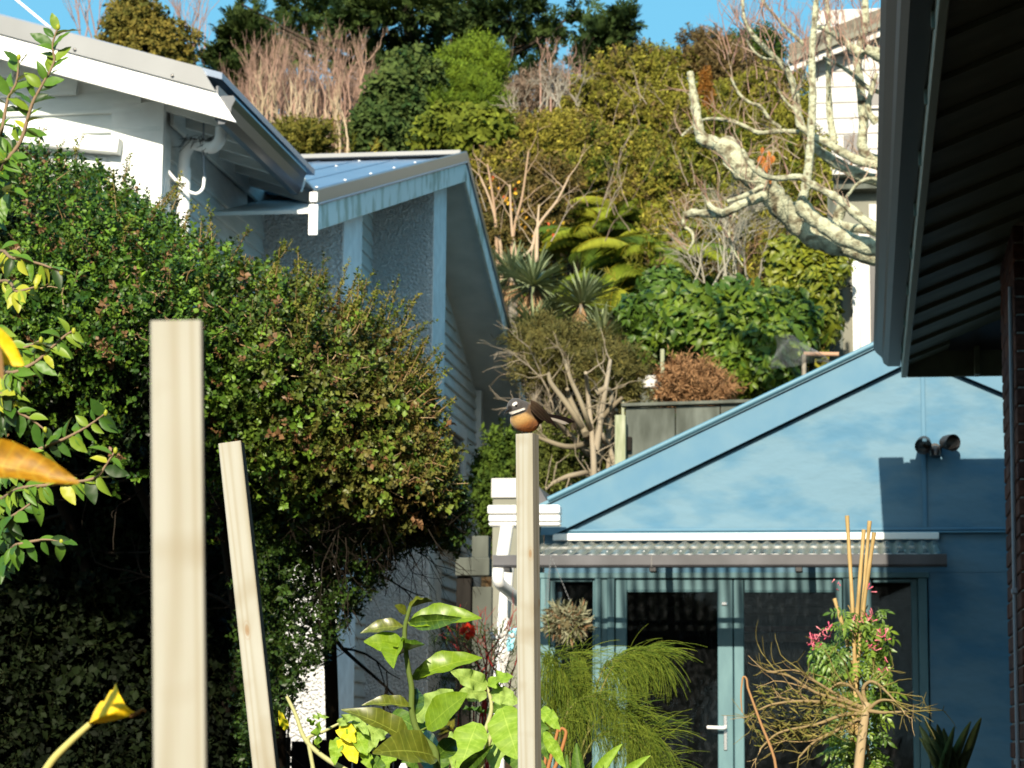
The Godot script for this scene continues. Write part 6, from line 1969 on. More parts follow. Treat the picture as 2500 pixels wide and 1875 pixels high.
func build_hillside() -> void:
	make_sprigs()
	var olive0 := Color(0.10, 0.11, 0.013); var olive1 := Color(0.27, 0.255, 0.035)
	var gold0 := Color(0.12, 0.115, 0.015); var gold1 := Color(0.31, 0.265, 0.04)
	var green0 := Color(0.06, 0.11, 0.010); var green1 := Color(0.17, 0.25, 0.018)
	var mid0 := Color(0.045, 0.08, 0.009); var mid1 := Color(0.17, 0.21, 0.024)
	var dark0 := Color(0.016, 0.036, 0.008); var dark1 := Color(0.05, 0.085, 0.018)
	# low ground cover over the whole slope
	var r := seeded(55)
	var xs := []
	var cs := PackedColorArray()
	for i in 15000:
		var z := r.randf_range(23.0, 88.0)
		var x := r.randf_range(-0.42, 0.16) * z + 1.0
		if x < -4.4 and z < 33.0: continue
		var s := r.randf_range(1.2, 2.8)
		xs.append(aimed(Vector3(x, ground_y(x, z) + r.randf_range(-0.05, 0.5), -z), Vector3(0, 1, 0.5) + rdir(r) * 0.8, rdir(r), Vector3(s, s, s)))
		cs.append(mid0.lerp(olive1, r.randf()) if r.randf() < 0.75 else Color(0.16, 0.10, 0.05))
	scatter(self, "undergrowth", S.small[0], M.leaf_soft, xs, cs).name = "undergrowth"
	xs = []; cs = PackedColorArray()
	for i in 5000:
		var z := r.randf_range(33.0, 66.0)
		var x := r.randf_range(-0.30, 0.06) * z + 1.0
		if x < -4.4 and z < 36.0: continue
		var s := r.randf_range(0.8, 1.7)
		xs.append(aimed(Vector3(x, ground_y(x, z) + r.randf_range(0.3, 2.6), -z), Vector3(0, 1, 0.6) + rdir(r) * 0.8, rdir(r), Vector3(s, s, s)))
		cs.append(olive0.lerp(gold1, r.randf()) if r.randf() < 0.7 else Color(0.20, 0.13, 0.07))
	scatter(self, "undergrowth", S.fine[0], M.hill_leaf, xs, cs).name = "scrub_undergrowth"
	var tg := G.new()
	for i in 70:
		var py := r.randf_range(180, 600)
		var p := at(r.randf_range(1150, 1980), py, lerpf(51.0, 33.0, clampf((py - 200) / 380.0, 0, 1)))
		tg.col = Color(0.17, 0.12, 0.09).lerp(Color(0.36, 0.30, 0.24), r.randf())
		grow(tg, r, p, Vector3(r.randf_range(-0.7, 0.7), 0.9, 0.3), r.randf_range(0.3, 0.6), 0.010, 2, 0.6, 0.1, 2, 3)
	var stw := put(self, "scrub_twigs", tg.mesh(), M.tinted)
	stw.set_meta("kind", "stuff")
	# skyline, far to near
	var o_dark := {"mat": M.needle}
	veg("round_tree", "round golden green tree on the skyline above the grey gable flashing", "tree", [[350, 130, 240, 220, 60.0], [330, 60, 130, 110, 60.5]], "broad", 2600, Color(0.07, 0.075, 0.014), Color(0.20, 0.155, 0.03), {"s0": 0.8, "s1": 1.4})
	veg("small_pine", "small dark pine with a round flat top right of the round golden tree", "tree", [[595, 85, 110, 60, 64.0], [640, 120, 80, 70, 64.0], [560, 150, 100, 50, 64.5], [590, 200, 150, 60, 64.0], [640, 165, 110, 50, 64.0]], "cypress", 800, dark0, Color(0.06, 0.085, 0.02), {"mat": M.needle, "bark": M.trunk_pale, "lumps": 4})
	# the big cypress: flat layered pads on long limbs
	var big := []
	var cy := [[620, 40, 150, 44], [590, 10, 110, 30], [690, 80, 190, 70], [760, 20, 230, 100], [870, 70, 260, 120], [990, 20, 300, 140], [900, -40, 420, 120], [1000, 130, 240, 100], [1130, 60, 260, 140], [1150, 170, 180, 80], [1250, 40, 250, 110], [1160, -40, 420, 120], [1300, 110, 210, 90], [1375, 62, 150, 52], [1420, 25, 110, 34], [1240, 185, 170, 70], [1330, 165, 130, 46], [870, 150, 200, 80], [760, 130, 160, 60], [690, 140, 110, 46], [960, 190, 160, 60], [1310, 225, 120, 36], [1080, 220, 120, 44]]
	for b in cy: big.append([b[0], b[1], b[2] * 1.05, b[3] * 0.62, 70.0 + 3.0 * sin(b[0] * 0.05)])
	var cyp := veg("macrocarpa", "huge dark spreading cypress on the skyline at the top of the picture", "tree", big, "cypress", 2700, Color(0.012, 0.030, 0.008), Color(0.055, 0.085, 0.018), {"mat": M.needle, "lumps": 9, "lump": 0.30, "trunk": false, "s0": 0.8, "s1": 1.4, "up": 0.35, "shell": 0.35})
	var g := G.new()
	var tb := at(1040, 420, 71.0)
	g.tube(smoothed([Vector3(tb.x, ground_y(tb.x, 71.0) - 0.3, tb.z), at(1030, 230, 71.0), at(1000, 60, 71.0), at(980, -90, 71.0)], 5), tapered(16, 0.42, 0.12), 8)
	for b in cy:
		var c := at(b[0], b[1], 70.0 + 3.0 * sin(b[0] * 0.05))
		var st := at(1030, 250 - absf(b[0] - 1030) * 0.1, 71.0)
		g.tube(smoothed([st, st.lerp(c, 0.5) + Vector3(0, -0.25, 0), c], 4), tapered(9, 0.10, 0.03), 5, false)
	put(cyp, "trunk", g.mesh(), M.trunk)
	veg("cypress_seedling", "ragged leaning cypress top against the sky right of the huge dark cypress", "tree", [[1480, 85, 110, 40, 66.0], [1530, 55, 60, 26, 66.0], [1505, 108, 90, 22, 66.0], [1450, 120, 70, 30, 66.0], [1440, 155, 50, 30, 66.0]], "cypress", 620, Color(0.012, 0.03, 0.01), Color(0.05, 0.08, 0.02), {"mat": M.needle, "lumps": 5, "lump": 0.42, "s0": 0.7, "s1": 1.2})
	veg("hill_shrub", "hazy brown twiggy shrub under the right end of the huge cypress", "shrub", [[1310, 250, 240, 130, 62.0], [1400, 270, 160, 100, 62.0]], "fine", 1900, Color(0.12, 0.085, 0.06), Color(0.26, 0.19, 0.14), {"s0": 1.0, "s1": 1.6})
	veg("hill_shrub", "dull brown scrub close behind the leafless purple-brown thicket", "shrub", [[690, 280, 260, 190, 58.0], [850, 270, 220, 200, 58.0]], "fine", 2600, Color(0.085, 0.055, 0.04), Color(0.20, 0.14, 0.10), {"s0": 1.0, "s1": 1.6})
	var purple := [Color(0.22, 0.14, 0.12), Color(0.34, 0.22, 0.18)]
	bare("bare_tree", "thin bare purple-twigged tree against the sky behind the white house roof", pts_along(170, 340, 150, 190, 7, 3), 68.0, 5.0, 0.035, 3, 3, 0.45, purple, 61)
	bare("bare_tree", "thin bare twigs on the skyline between the round golden tree and the small pine", pts_along(430, 520, 190, 240, 5, 4), 66.0, 4.6, 0.035, 3, 3, 0.45, purple, 62)
	# skyline mounds on the right
	veg("hill_shrub", "olive skyline shrub left of the orange dead frond", "shrub", [[1590, 175, 220, 130, 72.0], [1500, 215, 180, 110, 70.0]], "small", 2200, olive0, olive1, {"brown": 0.14, "s0": 1.2, "s1": 2.0})
	veg("hill_shrub", "brownish skyline shrub that rises highest above the orange dead frond", "shrub", [[1730, 140, 150, 120, 72.0], [1790, 200, 180, 150, 70.0]], "small", 1900, Color(0.10, 0.075, 0.03), Color(0.18, 0.13, 0.05), {"brown": 0.14, "s0": 1.2, "s1": 2.0})
	veg("dome_tree", "dense deep green dome-shaped tree on the skyline behind the bare branches", "tree", [[1840, 140, 150, 120, 73.0]], "small", 1500, Color(0.03, 0.06, 0.01), Color(0.07, 0.12, 0.02), {"s0": 1.0, "s1": 1.8})
	veg("hill_shrub", "olive shrub mass on the upper slope below the skyline dome tree", "shrub", [[1850, 270, 240, 200, 60.0], [1950, 330, 200, 200, 56.0], [1700, 290, 200, 160, 58.0]], "small", 4200, olive0, olive1, {"brown": 0.14, "s0": 1.1, "s1": 1.8})
	# orange dead frond
	var of := at(1725, 215, 58.0)
	var dead := thing("dead_frond", "hanging orange dead fern frond on the upper slope", "frond", Vector3(of.x, ground_y(of.x, 58.0), of.z))
	xs = []; cs = PackedColorArray()
	for i in 260:
		var py := r.randf_range(158, 262)
		if fmod(py, 27.0) < 6.0: continue
		xs.append(aimed(at(1723 + r.randf_range(-20, 20) * (0.6 + (py - 150) / 220.0), py, 57.0 + r.randf_range(-0.2, 0.2)), Vector3(r.randf_range(-0.5, 0.5), -1, 0.2), rdir(r) + Vector3(0, 0, 1)))
		cs.append(Color(0.34, 0.15, 0.03).lerp(Color(0.48, 0.26, 0.07), r.randf()))
	scatter(dead, "leaflets", S.small[1], M.leaf_soft, xs, cs)
	g = G.new(); g.tube(PackedVector3Array([Vector3(of.x, ground_y(of.x, 58.0) - 0.1, of.z), at(1725, 155, 57.5)]), PackedFloat32Array([0.04, 0.02]), 5)
	put(dead, "stalk", g.mesh(), M.trunk)
	# upper middle
	bare("bare_thicket", "wide purple-brown leafless thicket above the blue metal roof", pts_along(590, 905, 230, 360, 80, 7), 47.0, 1.55, 0.022, 3, 3, 0.42, [Color(0.20, 0.125, 0.10), Color(0.36, 0.24, 0.18)], 63, 0.3)
	bare("bare_thicket", "pale-stemmed leafless shrubs at the foot of the purple-brown thicket", pts_along(610, 860, 330, 400, 16, 9), 44.0, 1.5, 0.026, 2, 3, 0.45, [Color(0.34, 0.26, 0.17), Color(0.46, 0.37, 0.26)], 64, 0.3)
	veg("low_shrub", "low yellow-green shrub at the foot of the leafless thicket", "shrub", [[745, 350, 150, 80, 42.0], [690, 345, 70, 60, 42.5]], "small", 900, Color(0.08, 0.09, 0.015), Color(0.18, 0.16, 0.03), {})
	veg("broadleaf_tree", "dark green broadleaf tree between the leafless thicket and bright green tree", "tree", [[960, 280, 150, 190, 46.0], [930, 340, 130, 120, 45.0], [1000, 200, 120, 110, 48.0]], "broad", 3400, Color(0.022, 0.05, 0.012), Color(0.085, 0.12, 0.03), {})
	veg("bright_tree", "bright green feathery tree in the middle of the upper slope", "tree", [[1150, 165, 170, 120, 51.0], [1100, 240, 190, 120, 49.0], [1180, 260, 130, 120, 49.0], [1060, 290, 120, 90, 48.0]], "fine", 5200, green0, green1, {"s0": 0.9, "s1": 1.5, "mat": M.needle})
	veg("low_shrub", "lime green spreading shrub just above the ridge end of the blue roof", "shrub", [[1110, 325, 210, 60, 41.0], [1180, 345, 120, 80, 40.0]], "broad", 1900, Color(0.06, 0.085, 0.01), Color(0.16, 0.19, 0.02), {})
	var grey := [Color(0.22, 0.19, 0.15), Color(0.36, 0.33, 0.28)]
	bare("dead_shrub", "grey lichen-covered dead shrub right of the bright green feathery tree", [Vector2(1290, 300), Vector2(1330, 290), Vector2(1360, 300), Vector2(1260, 310), Vector2(1390, 310), Vector2(1310, 280), Vector2(1420, 300)], 46.0, 1.25, 0.03, 3, 3, 0.8, grey, 65, 0.0)
	bare("dead_shrub", "reddish twiggy dead shrub under the right end of the huge cypress", [Vector2(1320, 200), Vector2(1345, 190), Vector2(1390, 220), Vector2(1420, 230)], 56.0, 1.0, 0.020, 3, 3, 0.6, [Color(0.30, 0.17, 0.14), Color(0.42, 0.28, 0.22)], 66, 0.3)
	g = G.new()
	# olive shrubs of the middle slope
	veg("olive_shrub", "golden olive shrub above the red-leaved creeper beside the house gable", "shrub", [[1290, 380, 260, 170, 42.0], [1210, 430, 160, 140, 40.0], [1380, 350, 170, 120, 43.0]], "small", 5200, gold0, gold1, {"brown": 0.14, "s0": 0.8, "s1": 1.35})
	veg("olive_shrub", "large golden olive shrub under the gap of sky", "shrub", [[1530, 240, 260, 170, 52.0], [1480, 300, 240, 150, 50.0], [1620, 300, 200, 170, 51.0]], "small", 5600, gold0, olive1, {"brown": 0.14, "s0": 0.9, "s1": 1.6})
	veg("olive_shrub", "olive shrub with hollows of shade in the centre of the slope", "shrub", [[1480, 400, 260, 170, 43.0], [1600, 420, 190, 170, 44.0], [1420, 440, 180, 110, 41.0]], "small", 5200, mid0, gold1, {"brown": 0.14, "s0": 0.8, "s1": 1.4})
	veg("olive_shrub", "green shrub behind the lowest lichen-covered branches", "shrub", [[1720, 400, 230, 180, 44.0], [1800, 470, 200, 160, 40.0], [1650, 470, 160, 140, 41.0]], "small", 4200, mid0, olive1, {"brown": 0.14, "s0": 0.8, "s1": 1.4})
	veg("olive_shrub", "mid green shrub beside the white hillside house", "shrub", [[1930, 420, 220, 200, 42.0], [2010, 500, 160, 160, 38.0]], "small", 3400, mid0, olive1, {"brown": 0.14, "s0": 0.8, "s1": 1.4})
	veg("olive_shrub", "brown-green shrub below the left end of the bare branches", "shrub", [[1660, 560, 200, 140, 37.0], [1590, 470, 160, 120, 40.0]], "small", 2600, mid0, gold1, {"brown": 0.14, "s0": 0.8, "s1": 1.3})
	# creeper slope beside the house with pale stems
	veg("creeper", "tangled brown-green creeper with orange leaves right of the house gable", "creeper", [[1240, 520, 170, 180, 37.0], [1320, 540, 150, 170, 37.0], [1230, 610, 140, 130, 35.0], [1340, 460, 150, 120, 39.0]], "small", 3600, Color(0.045, 0.055, 0.012), Color(0.17, 0.115, 0.035), {"s0": 0.7, "s1": 1.2})
	var stems := thing("pale_saplings", "slender pale bare saplings in front of the orange-leaved creeper", "sapling", Vector3(at(1270, 650, 34.5).x, ground_y(at(1270, 650, 34.5).x, 34.5), -34.5))
	g = G.new()
	for s in [[Vector2(1245, 680), Vector2(1255, 560), Vector2(1275, 480), Vector2(1290, 370)], [Vector2(1215, 660), Vector2(1208, 520), Vector2(1190, 400)], [Vector2(1300, 640), Vector2(1310, 560), Vector2(1360, 490), Vector2(1390, 430)], [Vector2(1225, 690), Vector2(1222, 600), Vector2(1200, 500), Vector2(1172, 430)], [Vector2(1262, 640), Vector2(1250, 560), Vector2(1245, 450)], [Vector2(1310, 640), Vector2(1312, 560), Vector2(1316, 500)], [Vector2(1280, 625), Vector2(1298, 605), Vector2(1305, 570)]]:
		var pts := []
		for v in s: pts.append(at(v.x, v.y, 34.5))
		var sm := smoothed(pts, 5)
		g.col = Color(0.30, 0.20, 0.13).lerp(Color(0.45, 0.36, 0.26), r.randf())
		g.tube(sm, tapered(sm.size(), 0.032, 0.012), 5)
		for i in range(6, sm.size(), 3): grow(g, r, sm[i], Vector3(r.randf_range(-1, 1), 0.9, 0), 0.35, 0.009, 1, 0.6, 0.1, 2, 3)
	put(stems, "stems", g.mesh(), M.tinted)
	xs = []; cs = PackedColorArray()
	for i in 45:
		var sp: Vector2 = [Vector2(1232, 490), Vector2(1250, 480), Vector2(1185, 560), Vector2(1245, 520), Vector2(1330, 560), Vector2(1195, 470), Vector2(1270, 560)][r.randi() % 7]
		xs.append(aimed(at(sp.x + r.randfn() * 16, sp.y + r.randfn() * 22, 34.8), rdir(r), rdir(r) + Vector3(0, 0, 1)))
		cs.append(Color(0.52, 0.24, 0.02).lerp(Color(0.60, 0.42, 0.05), r.randf()) if r.randf() < 0.7 else Color(0.45, 0.08, 0.03))
	scatter(stems, "orange_leaves", leaf_mesh(0.075, 0.05), M.leaf_soft, xs, cs)
	tree_ferns()
	cabbage_trees()
	# lower slope
	veg("glossy_shrub", "big glossy bright green shrub behind the blue roof slope", "shrub", [[1760, 810, 250, 190, 25.0], [1860, 880, 210, 170, 24.0], [1680, 780, 150, 130, 26.0], [1900, 800, 150, 150, 25.0]], "gloss", 3900, Color(0.035, 0.085, 0.010), Color(0.16, 0.23, 0.02), {"mat": M.leaf_gloss, "s0": 0.7, "s1": 1.15, "lumps": 12, "lump": 0.4})
	veg("glossy_shrub", "yellow-green glossy shrub beside the grey cottage corner", "shrub", [[1960, 650, 170, 150, 26.5], [1985, 760, 110, 190, 26.0], [1930, 730, 120, 130, 26.5]], "gloss", 2100, Color(0.06, 0.105, 0.012), Color(0.24, 0.25, 0.02), {"mat": M.leaf_gloss, "s0": 0.6, "s1": 1.0})
	veg("glossy_shrub", "dark glossy shrub in the gap under the tree ferns", "shrub", [[1590, 790, 140, 150, 27.5], [1640, 730, 150, 140, 28.5], [1590, 860, 120, 90, 26.5]], "gloss", 1500, Color(0.02, 0.055, 0.008), Color(0.09, 0.16, 0.018), {"mat": M.leaf_gloss, "s0": 0.6, "s1": 1.0})
	bare("lichen_thicket", "grey lichen-hung twiggy thicket behind the lowest bare branches", [Vector2(1720, 720), Vector2(1760, 730), Vector2(1800, 720), Vector2(1690, 700), Vector2(1740, 700), Vector2(1830, 700), Vector2(1775, 690), Vector2(1850, 690)], 30.0, 1.7, 0.018, 3, 4, 0.65, [Color(0.20, 0.18, 0.14), Color(0.36, 0.34, 0.27)], 67, 0.05)
	veg("brown_shrub", "mound of rusty brown dry heath above the grey fence", "shrub", [[1690, 950, 130, 90, 22.6], [1740, 965, 90, 70, 22.6]], "fine", 900, Color(0.20, 0.105, 0.05), Color(0.34, 0.19, 0.09), {"mat": M.needle, "s0": 0.5, "s1": 0.9})
	veg("olive_shrub", "dull olive shrub with cut stems left of the pale fence post", "shrub", [[1400, 890, 240, 130, 22.5], [1490, 920, 150, 110, 22.2], [1330, 860, 130, 110, 23.5]], "fine", 2300, Color(0.055, 0.06, 0.018), Color(0.16, 0.14, 0.04), {"mat": M.needle, "s0": 0.5, "s1": 0.9})
	veg("low_shrub", "shaded green ivy mass beyond the end of the white house", "shrub", [[1228, 1150, 80, 150, 25.8], [1222, 1240, 60, 120, 25.0]], "small", 1100, Color(0.025, 0.05, 0.008), Color(0.10, 0.16, 0.02), {"s0": 0.8, "s1": 1.2})
	veg("low_shrub", "low green weeds at the foot of the cut grey stems", "shrub", [[1350, 1120, 130, 140, 22.0], [1330, 1200, 110, 80, 21.5], [1480, 1090, 110, 90, 22.5]], "small", 1100, Color(0.04, 0.055, 0.012), Color(0.13, 0.15, 0.03), {"s0": 0.5, "s1": 0.8})
	# pruned grey-stemmed shrub
	var pb := at(1450, 1190, 21.5)
	var pr := thing("pruned_shrub", "pruned grey shrub of thick forked stems behind the bird", "shrub", Vector3(pb.x, ground_y(pb.x, 21.5), pb.z))
	g = G.new()
	for s in [[Vector2(1450, 1180), Vector2(1448, 1080), Vector2(1425, 1000), Vector2(1395, 930), Vector2(1378, 880)], [Vector2(1450, 1150), Vector2(1445, 1060), Vector2(1435, 960), Vector2(1430, 910)], [Vector2(1455, 1100), Vector2(1470, 1000), Vector2(1480, 940), Vector2(1490, 880)], [Vector2(1440, 1080), Vector2(1400, 1010), Vector2(1345, 935), Vector2(1340, 912)], [Vector2(1440, 1110), Vector2(1390, 1060), Vector2(1330, 1010)], [Vector2(1460, 1130), Vector2(1490, 1040), Vector2(1505, 1000)], [Vector2(1448, 1170), Vector2(1400, 1160), Vector2(1350, 1180), Vector2(1330, 1195)], [Vector2(1452, 1070), Vector2(1480, 1010), Vector2(1520, 970)], [Vector2(1500, 1180), Vector2(1490, 1100), Vector2(1470, 1060), Vector2(1460, 990)], [Vector2(1430, 1060), Vector2(1390, 970), Vector2(1385, 950)], [Vector2(1485, 1150), Vector2(1484, 1020)], [Vector2(1440, 1080), Vector2(1380, 1090), Vector2(1300, 1060)], [Vector2(1455, 960), Vector2(1480, 950), Vector2(1492, 965), Vector2(1488, 985)]]:
		var pts := [Vector3(pb.x, pb.y - 0.3, pb.z)] if s[0].y > 1140 else []
		for v in s: pts.append(at(v.x, v.y, 21.5 + 0.25 * sin(v.x)))
		var sm := smoothed(pts, 5)
		g.col = Color(0.17, 0.14, 0.095).lerp(Color(0.28, 0.24, 0.18), r.randf())
		g.tube(sm, tapered(sm.size(), 0.034, 0.017), 7)
		for i in range(3, sm.size(), 4): grow(g, r, sm[i], rdir(r) + Vector3(0, 0.7, 0), 0.2, 0.008, 1, 0.7, 0.1, 2, 4)
	put(pr, "stems", g.mesh(), M.tinted)
	bare("dead_thicket", "tangle of grey dead twigs behind the bird's stake", pts_along(1290, 1420, 1020, 1190, 14, 17), 22.8, 1.0, 0.016, 3, 3, 0.7, [Color(0.15, 0.12, 0.085), Color(0.28, 0.235, 0.18)], 68, -0.05)

func frond_mesh(seed_: int) -> ArrayMesh:
	# arching frond: base at the origin, along +y, drooping towards -z; pinnae in pairs, each toothed
	var g := G.new()
	var r := seeded(seed_)
	var spine := PackedVector3Array()
	for i in 13:
		var t := i / 12.0
		spine.append(Vector3(0, sin(t * 1.25) * 0.86, -0.30 * t * t - 0.18 * t * t * t))
	g.col = Color(0.8, 0.6, 0.3)
	g.tube(spine, tapered(13, 0.012, 0.003), 4, false)
	for i in 34:
		var t := 0.10 + 0.9 * i / 34.0
		var j := t * 12.0
		var p := spine[int(j)].lerp(spine[mini(int(j) + 1, 12)], fmod(j, 1.0))
		var d := (spine[mini(int(j) + 1, 12)] - spine[int(j)]).normalized() if int(j) < 12 else (spine[12] - spine[11]).normalized()
		var l := 0.30 * pow(sin(PI * pow(clampf(t * 0.93 + 0.05, 0, 1), 0.75)), 0.8) + 0.02
		for sd in [-1.0, 1.0]:
			var o := (Vector3(sd, 0, 0) + d * 0.55 + Vector3(0, 0, -0.25)).normalized()
			var s := r.randf_range(0.75, 1.0)
			g.col = Color(s, s, s)
			leaf_into(g, aimed(p, o, Vector3(0, 0, 1) + d * 0.3), l, 0.023, 0.2, 0.35, 4, 0.6, 0.15)
	return g.mesh()
func tree_ferns() -> void:
	var fm := [frond_mesh(1), frond_mesh(2)]
	var r := seeded(91)
	var mats := []
	for c in [Color(0.11, 0.15, 0.012), Color(0.165, 0.195, 0.015), Color(0.22, 0.23, 0.02), Color(0.06, 0.10, 0.012)]:
		var m: StandardMaterial3D = M.hill_leaf.duplicate()
		m.albedo_color = c.linear_to_srgb()
		mats.append(m)
	for s in [[1400, 545, 38.0, 1.0, "tree fern at the upper left of the fern group, just above the cabbage tree heads"], [1455, 600, 36.0, 1.35, "tree fern with its crown largest, in the middle of the fern group"], [1590, 640, 35.0, 1.35, "tree fern at the right of the fern group above the glossy shrubs"], [1510, 715, 33.5, 1.15, "lowest tree fern, right of the blue-green cabbage tree heads"], [1640, 585, 37.0, 1.0, "small tree fern half behind the right one, nearest the grey thicket"], [1550, 525, 38.0, 1.15, "tree fern furthest back, topmost of the fern group"]]:
		var c := at(s[0], s[1], s[2])
		var b := Vector3(c.x, ground_y(c.x, s[2]) - 0.1, c.z)
		var t := thing("tree_fern", s[4], "fern", b, "tree ferns on the slope")
		var g := G.new()
		g.tube(PackedVector3Array([b, b.lerp(c, 0.5), c + Vector3(0, -0.05, 0)]), PackedFloat32Array([0.16, 0.12, 0.09]), 8)
		put(t, "trunk", g.mesh(), M.trunk)
		for i in 26:
			var a := i * 2.39996 + r.randf_range(-0.2, 0.2)
			var up := r.randf_range(-0.05, 0.75)
			var d := Vector3(cos(a), up, sin(a)).normalized()
			var l: float = s[3] * r.randf_range(0.85, 1.15)
			var face := Vector3.UP - d * d.y
			put(t, "frond", fm[i % 2], mats[(r.randi() % 3) if r.randf() < 0.85 else 3], aimed(c, d, face, Vector3(l, l, l)))
func cabbage_trees() -> void:
	var sw := leaf_mesh(0.52, 0.035, 0.5, 0.18, 4, 0.55)
	var r := seeded(92)
	for s in [[1302, 700, 29.0, 1.05, "top"], [1420, 745, 29.0, 1.05, "right"], [1300, 805, 28.5, 0.9, "lower left"], [1468, 835, 27.5, 0.9, "lowest"], [1250, 680, 30.0, 0.9, "left"], [1345, 775, 29.4, 0.75, "middle"]]:
		var c := at(s[0], s[1], s[2])
		var b := Vector3(c.x, ground_y(c.x, s[2]) - 0.1, c.z)
		var t := thing("cabbage_tree", {"top": "spiky blue-green cabbage tree head highest against the creeper", "right": "spiky blue-green cabbage tree head beside the tree fern fronds", "lower left": "smaller cabbage tree head directly under the highest one", "lowest": "lowest cabbage tree head, just above the cut-stemmed olive shrub", "left": "cabbage tree head half hidden behind the house barge", "middle": "small cabbage tree head between the two large ones"}[s[4]], "tree", b, "cabbage trees on the lower slope")
		var g := G.new()
		g.tube(smoothed([b, b.lerp(c, 0.6) + Vector3(0.08, 0, 0), c], 4), tapered(9, 0.10, 0.06), 7)
		put(t, "trunk", g.mesh(), M.trunk_pale)
		var xs := []
		var cs := PackedColorArray()
		for i in 150:
			var d := rdir(r)
			if d.y < -0.55: d.y = -d.y * 0.5
			d = (d + Vector3(0, 0.15, 0)).normalized()
			var k: float = s[3] * r.randf_range(0.8, 1.1)
			xs.append(aimed(c + d * 0.03, d, Vector3.UP + rdir(r) * 0.2, Vector3(k, k, k)))
			cs.append(Color(0.11, 0.145, 0.07).lerp(Color(0.24, 0.27, 0.14), r.randf()))
		scatter(t, "leaves", sw, M.leaf_gloss, xs, cs)
		xs = []; cs = PackedColorArray()
		for i in 60:
			var d := Vector3(r.randf_range(-0.5, 0.5), -1, r.randf_range(-0.3, 0.6)).normalized()
			xs.append(aimed(c + Vector3(0, -0.02, 0) + rdir(r) * 0.05, d, rdir(r), Vector3(0.8, 0.75, 0.8) * s[3]))
			cs.append(Color(0.24, 0.14, 0.07).lerp(Color(0.36, 0.24, 0.13), r.randf()))
		scatter(t, "dead_skirt", sw, M.leaf_soft, xs, cs)

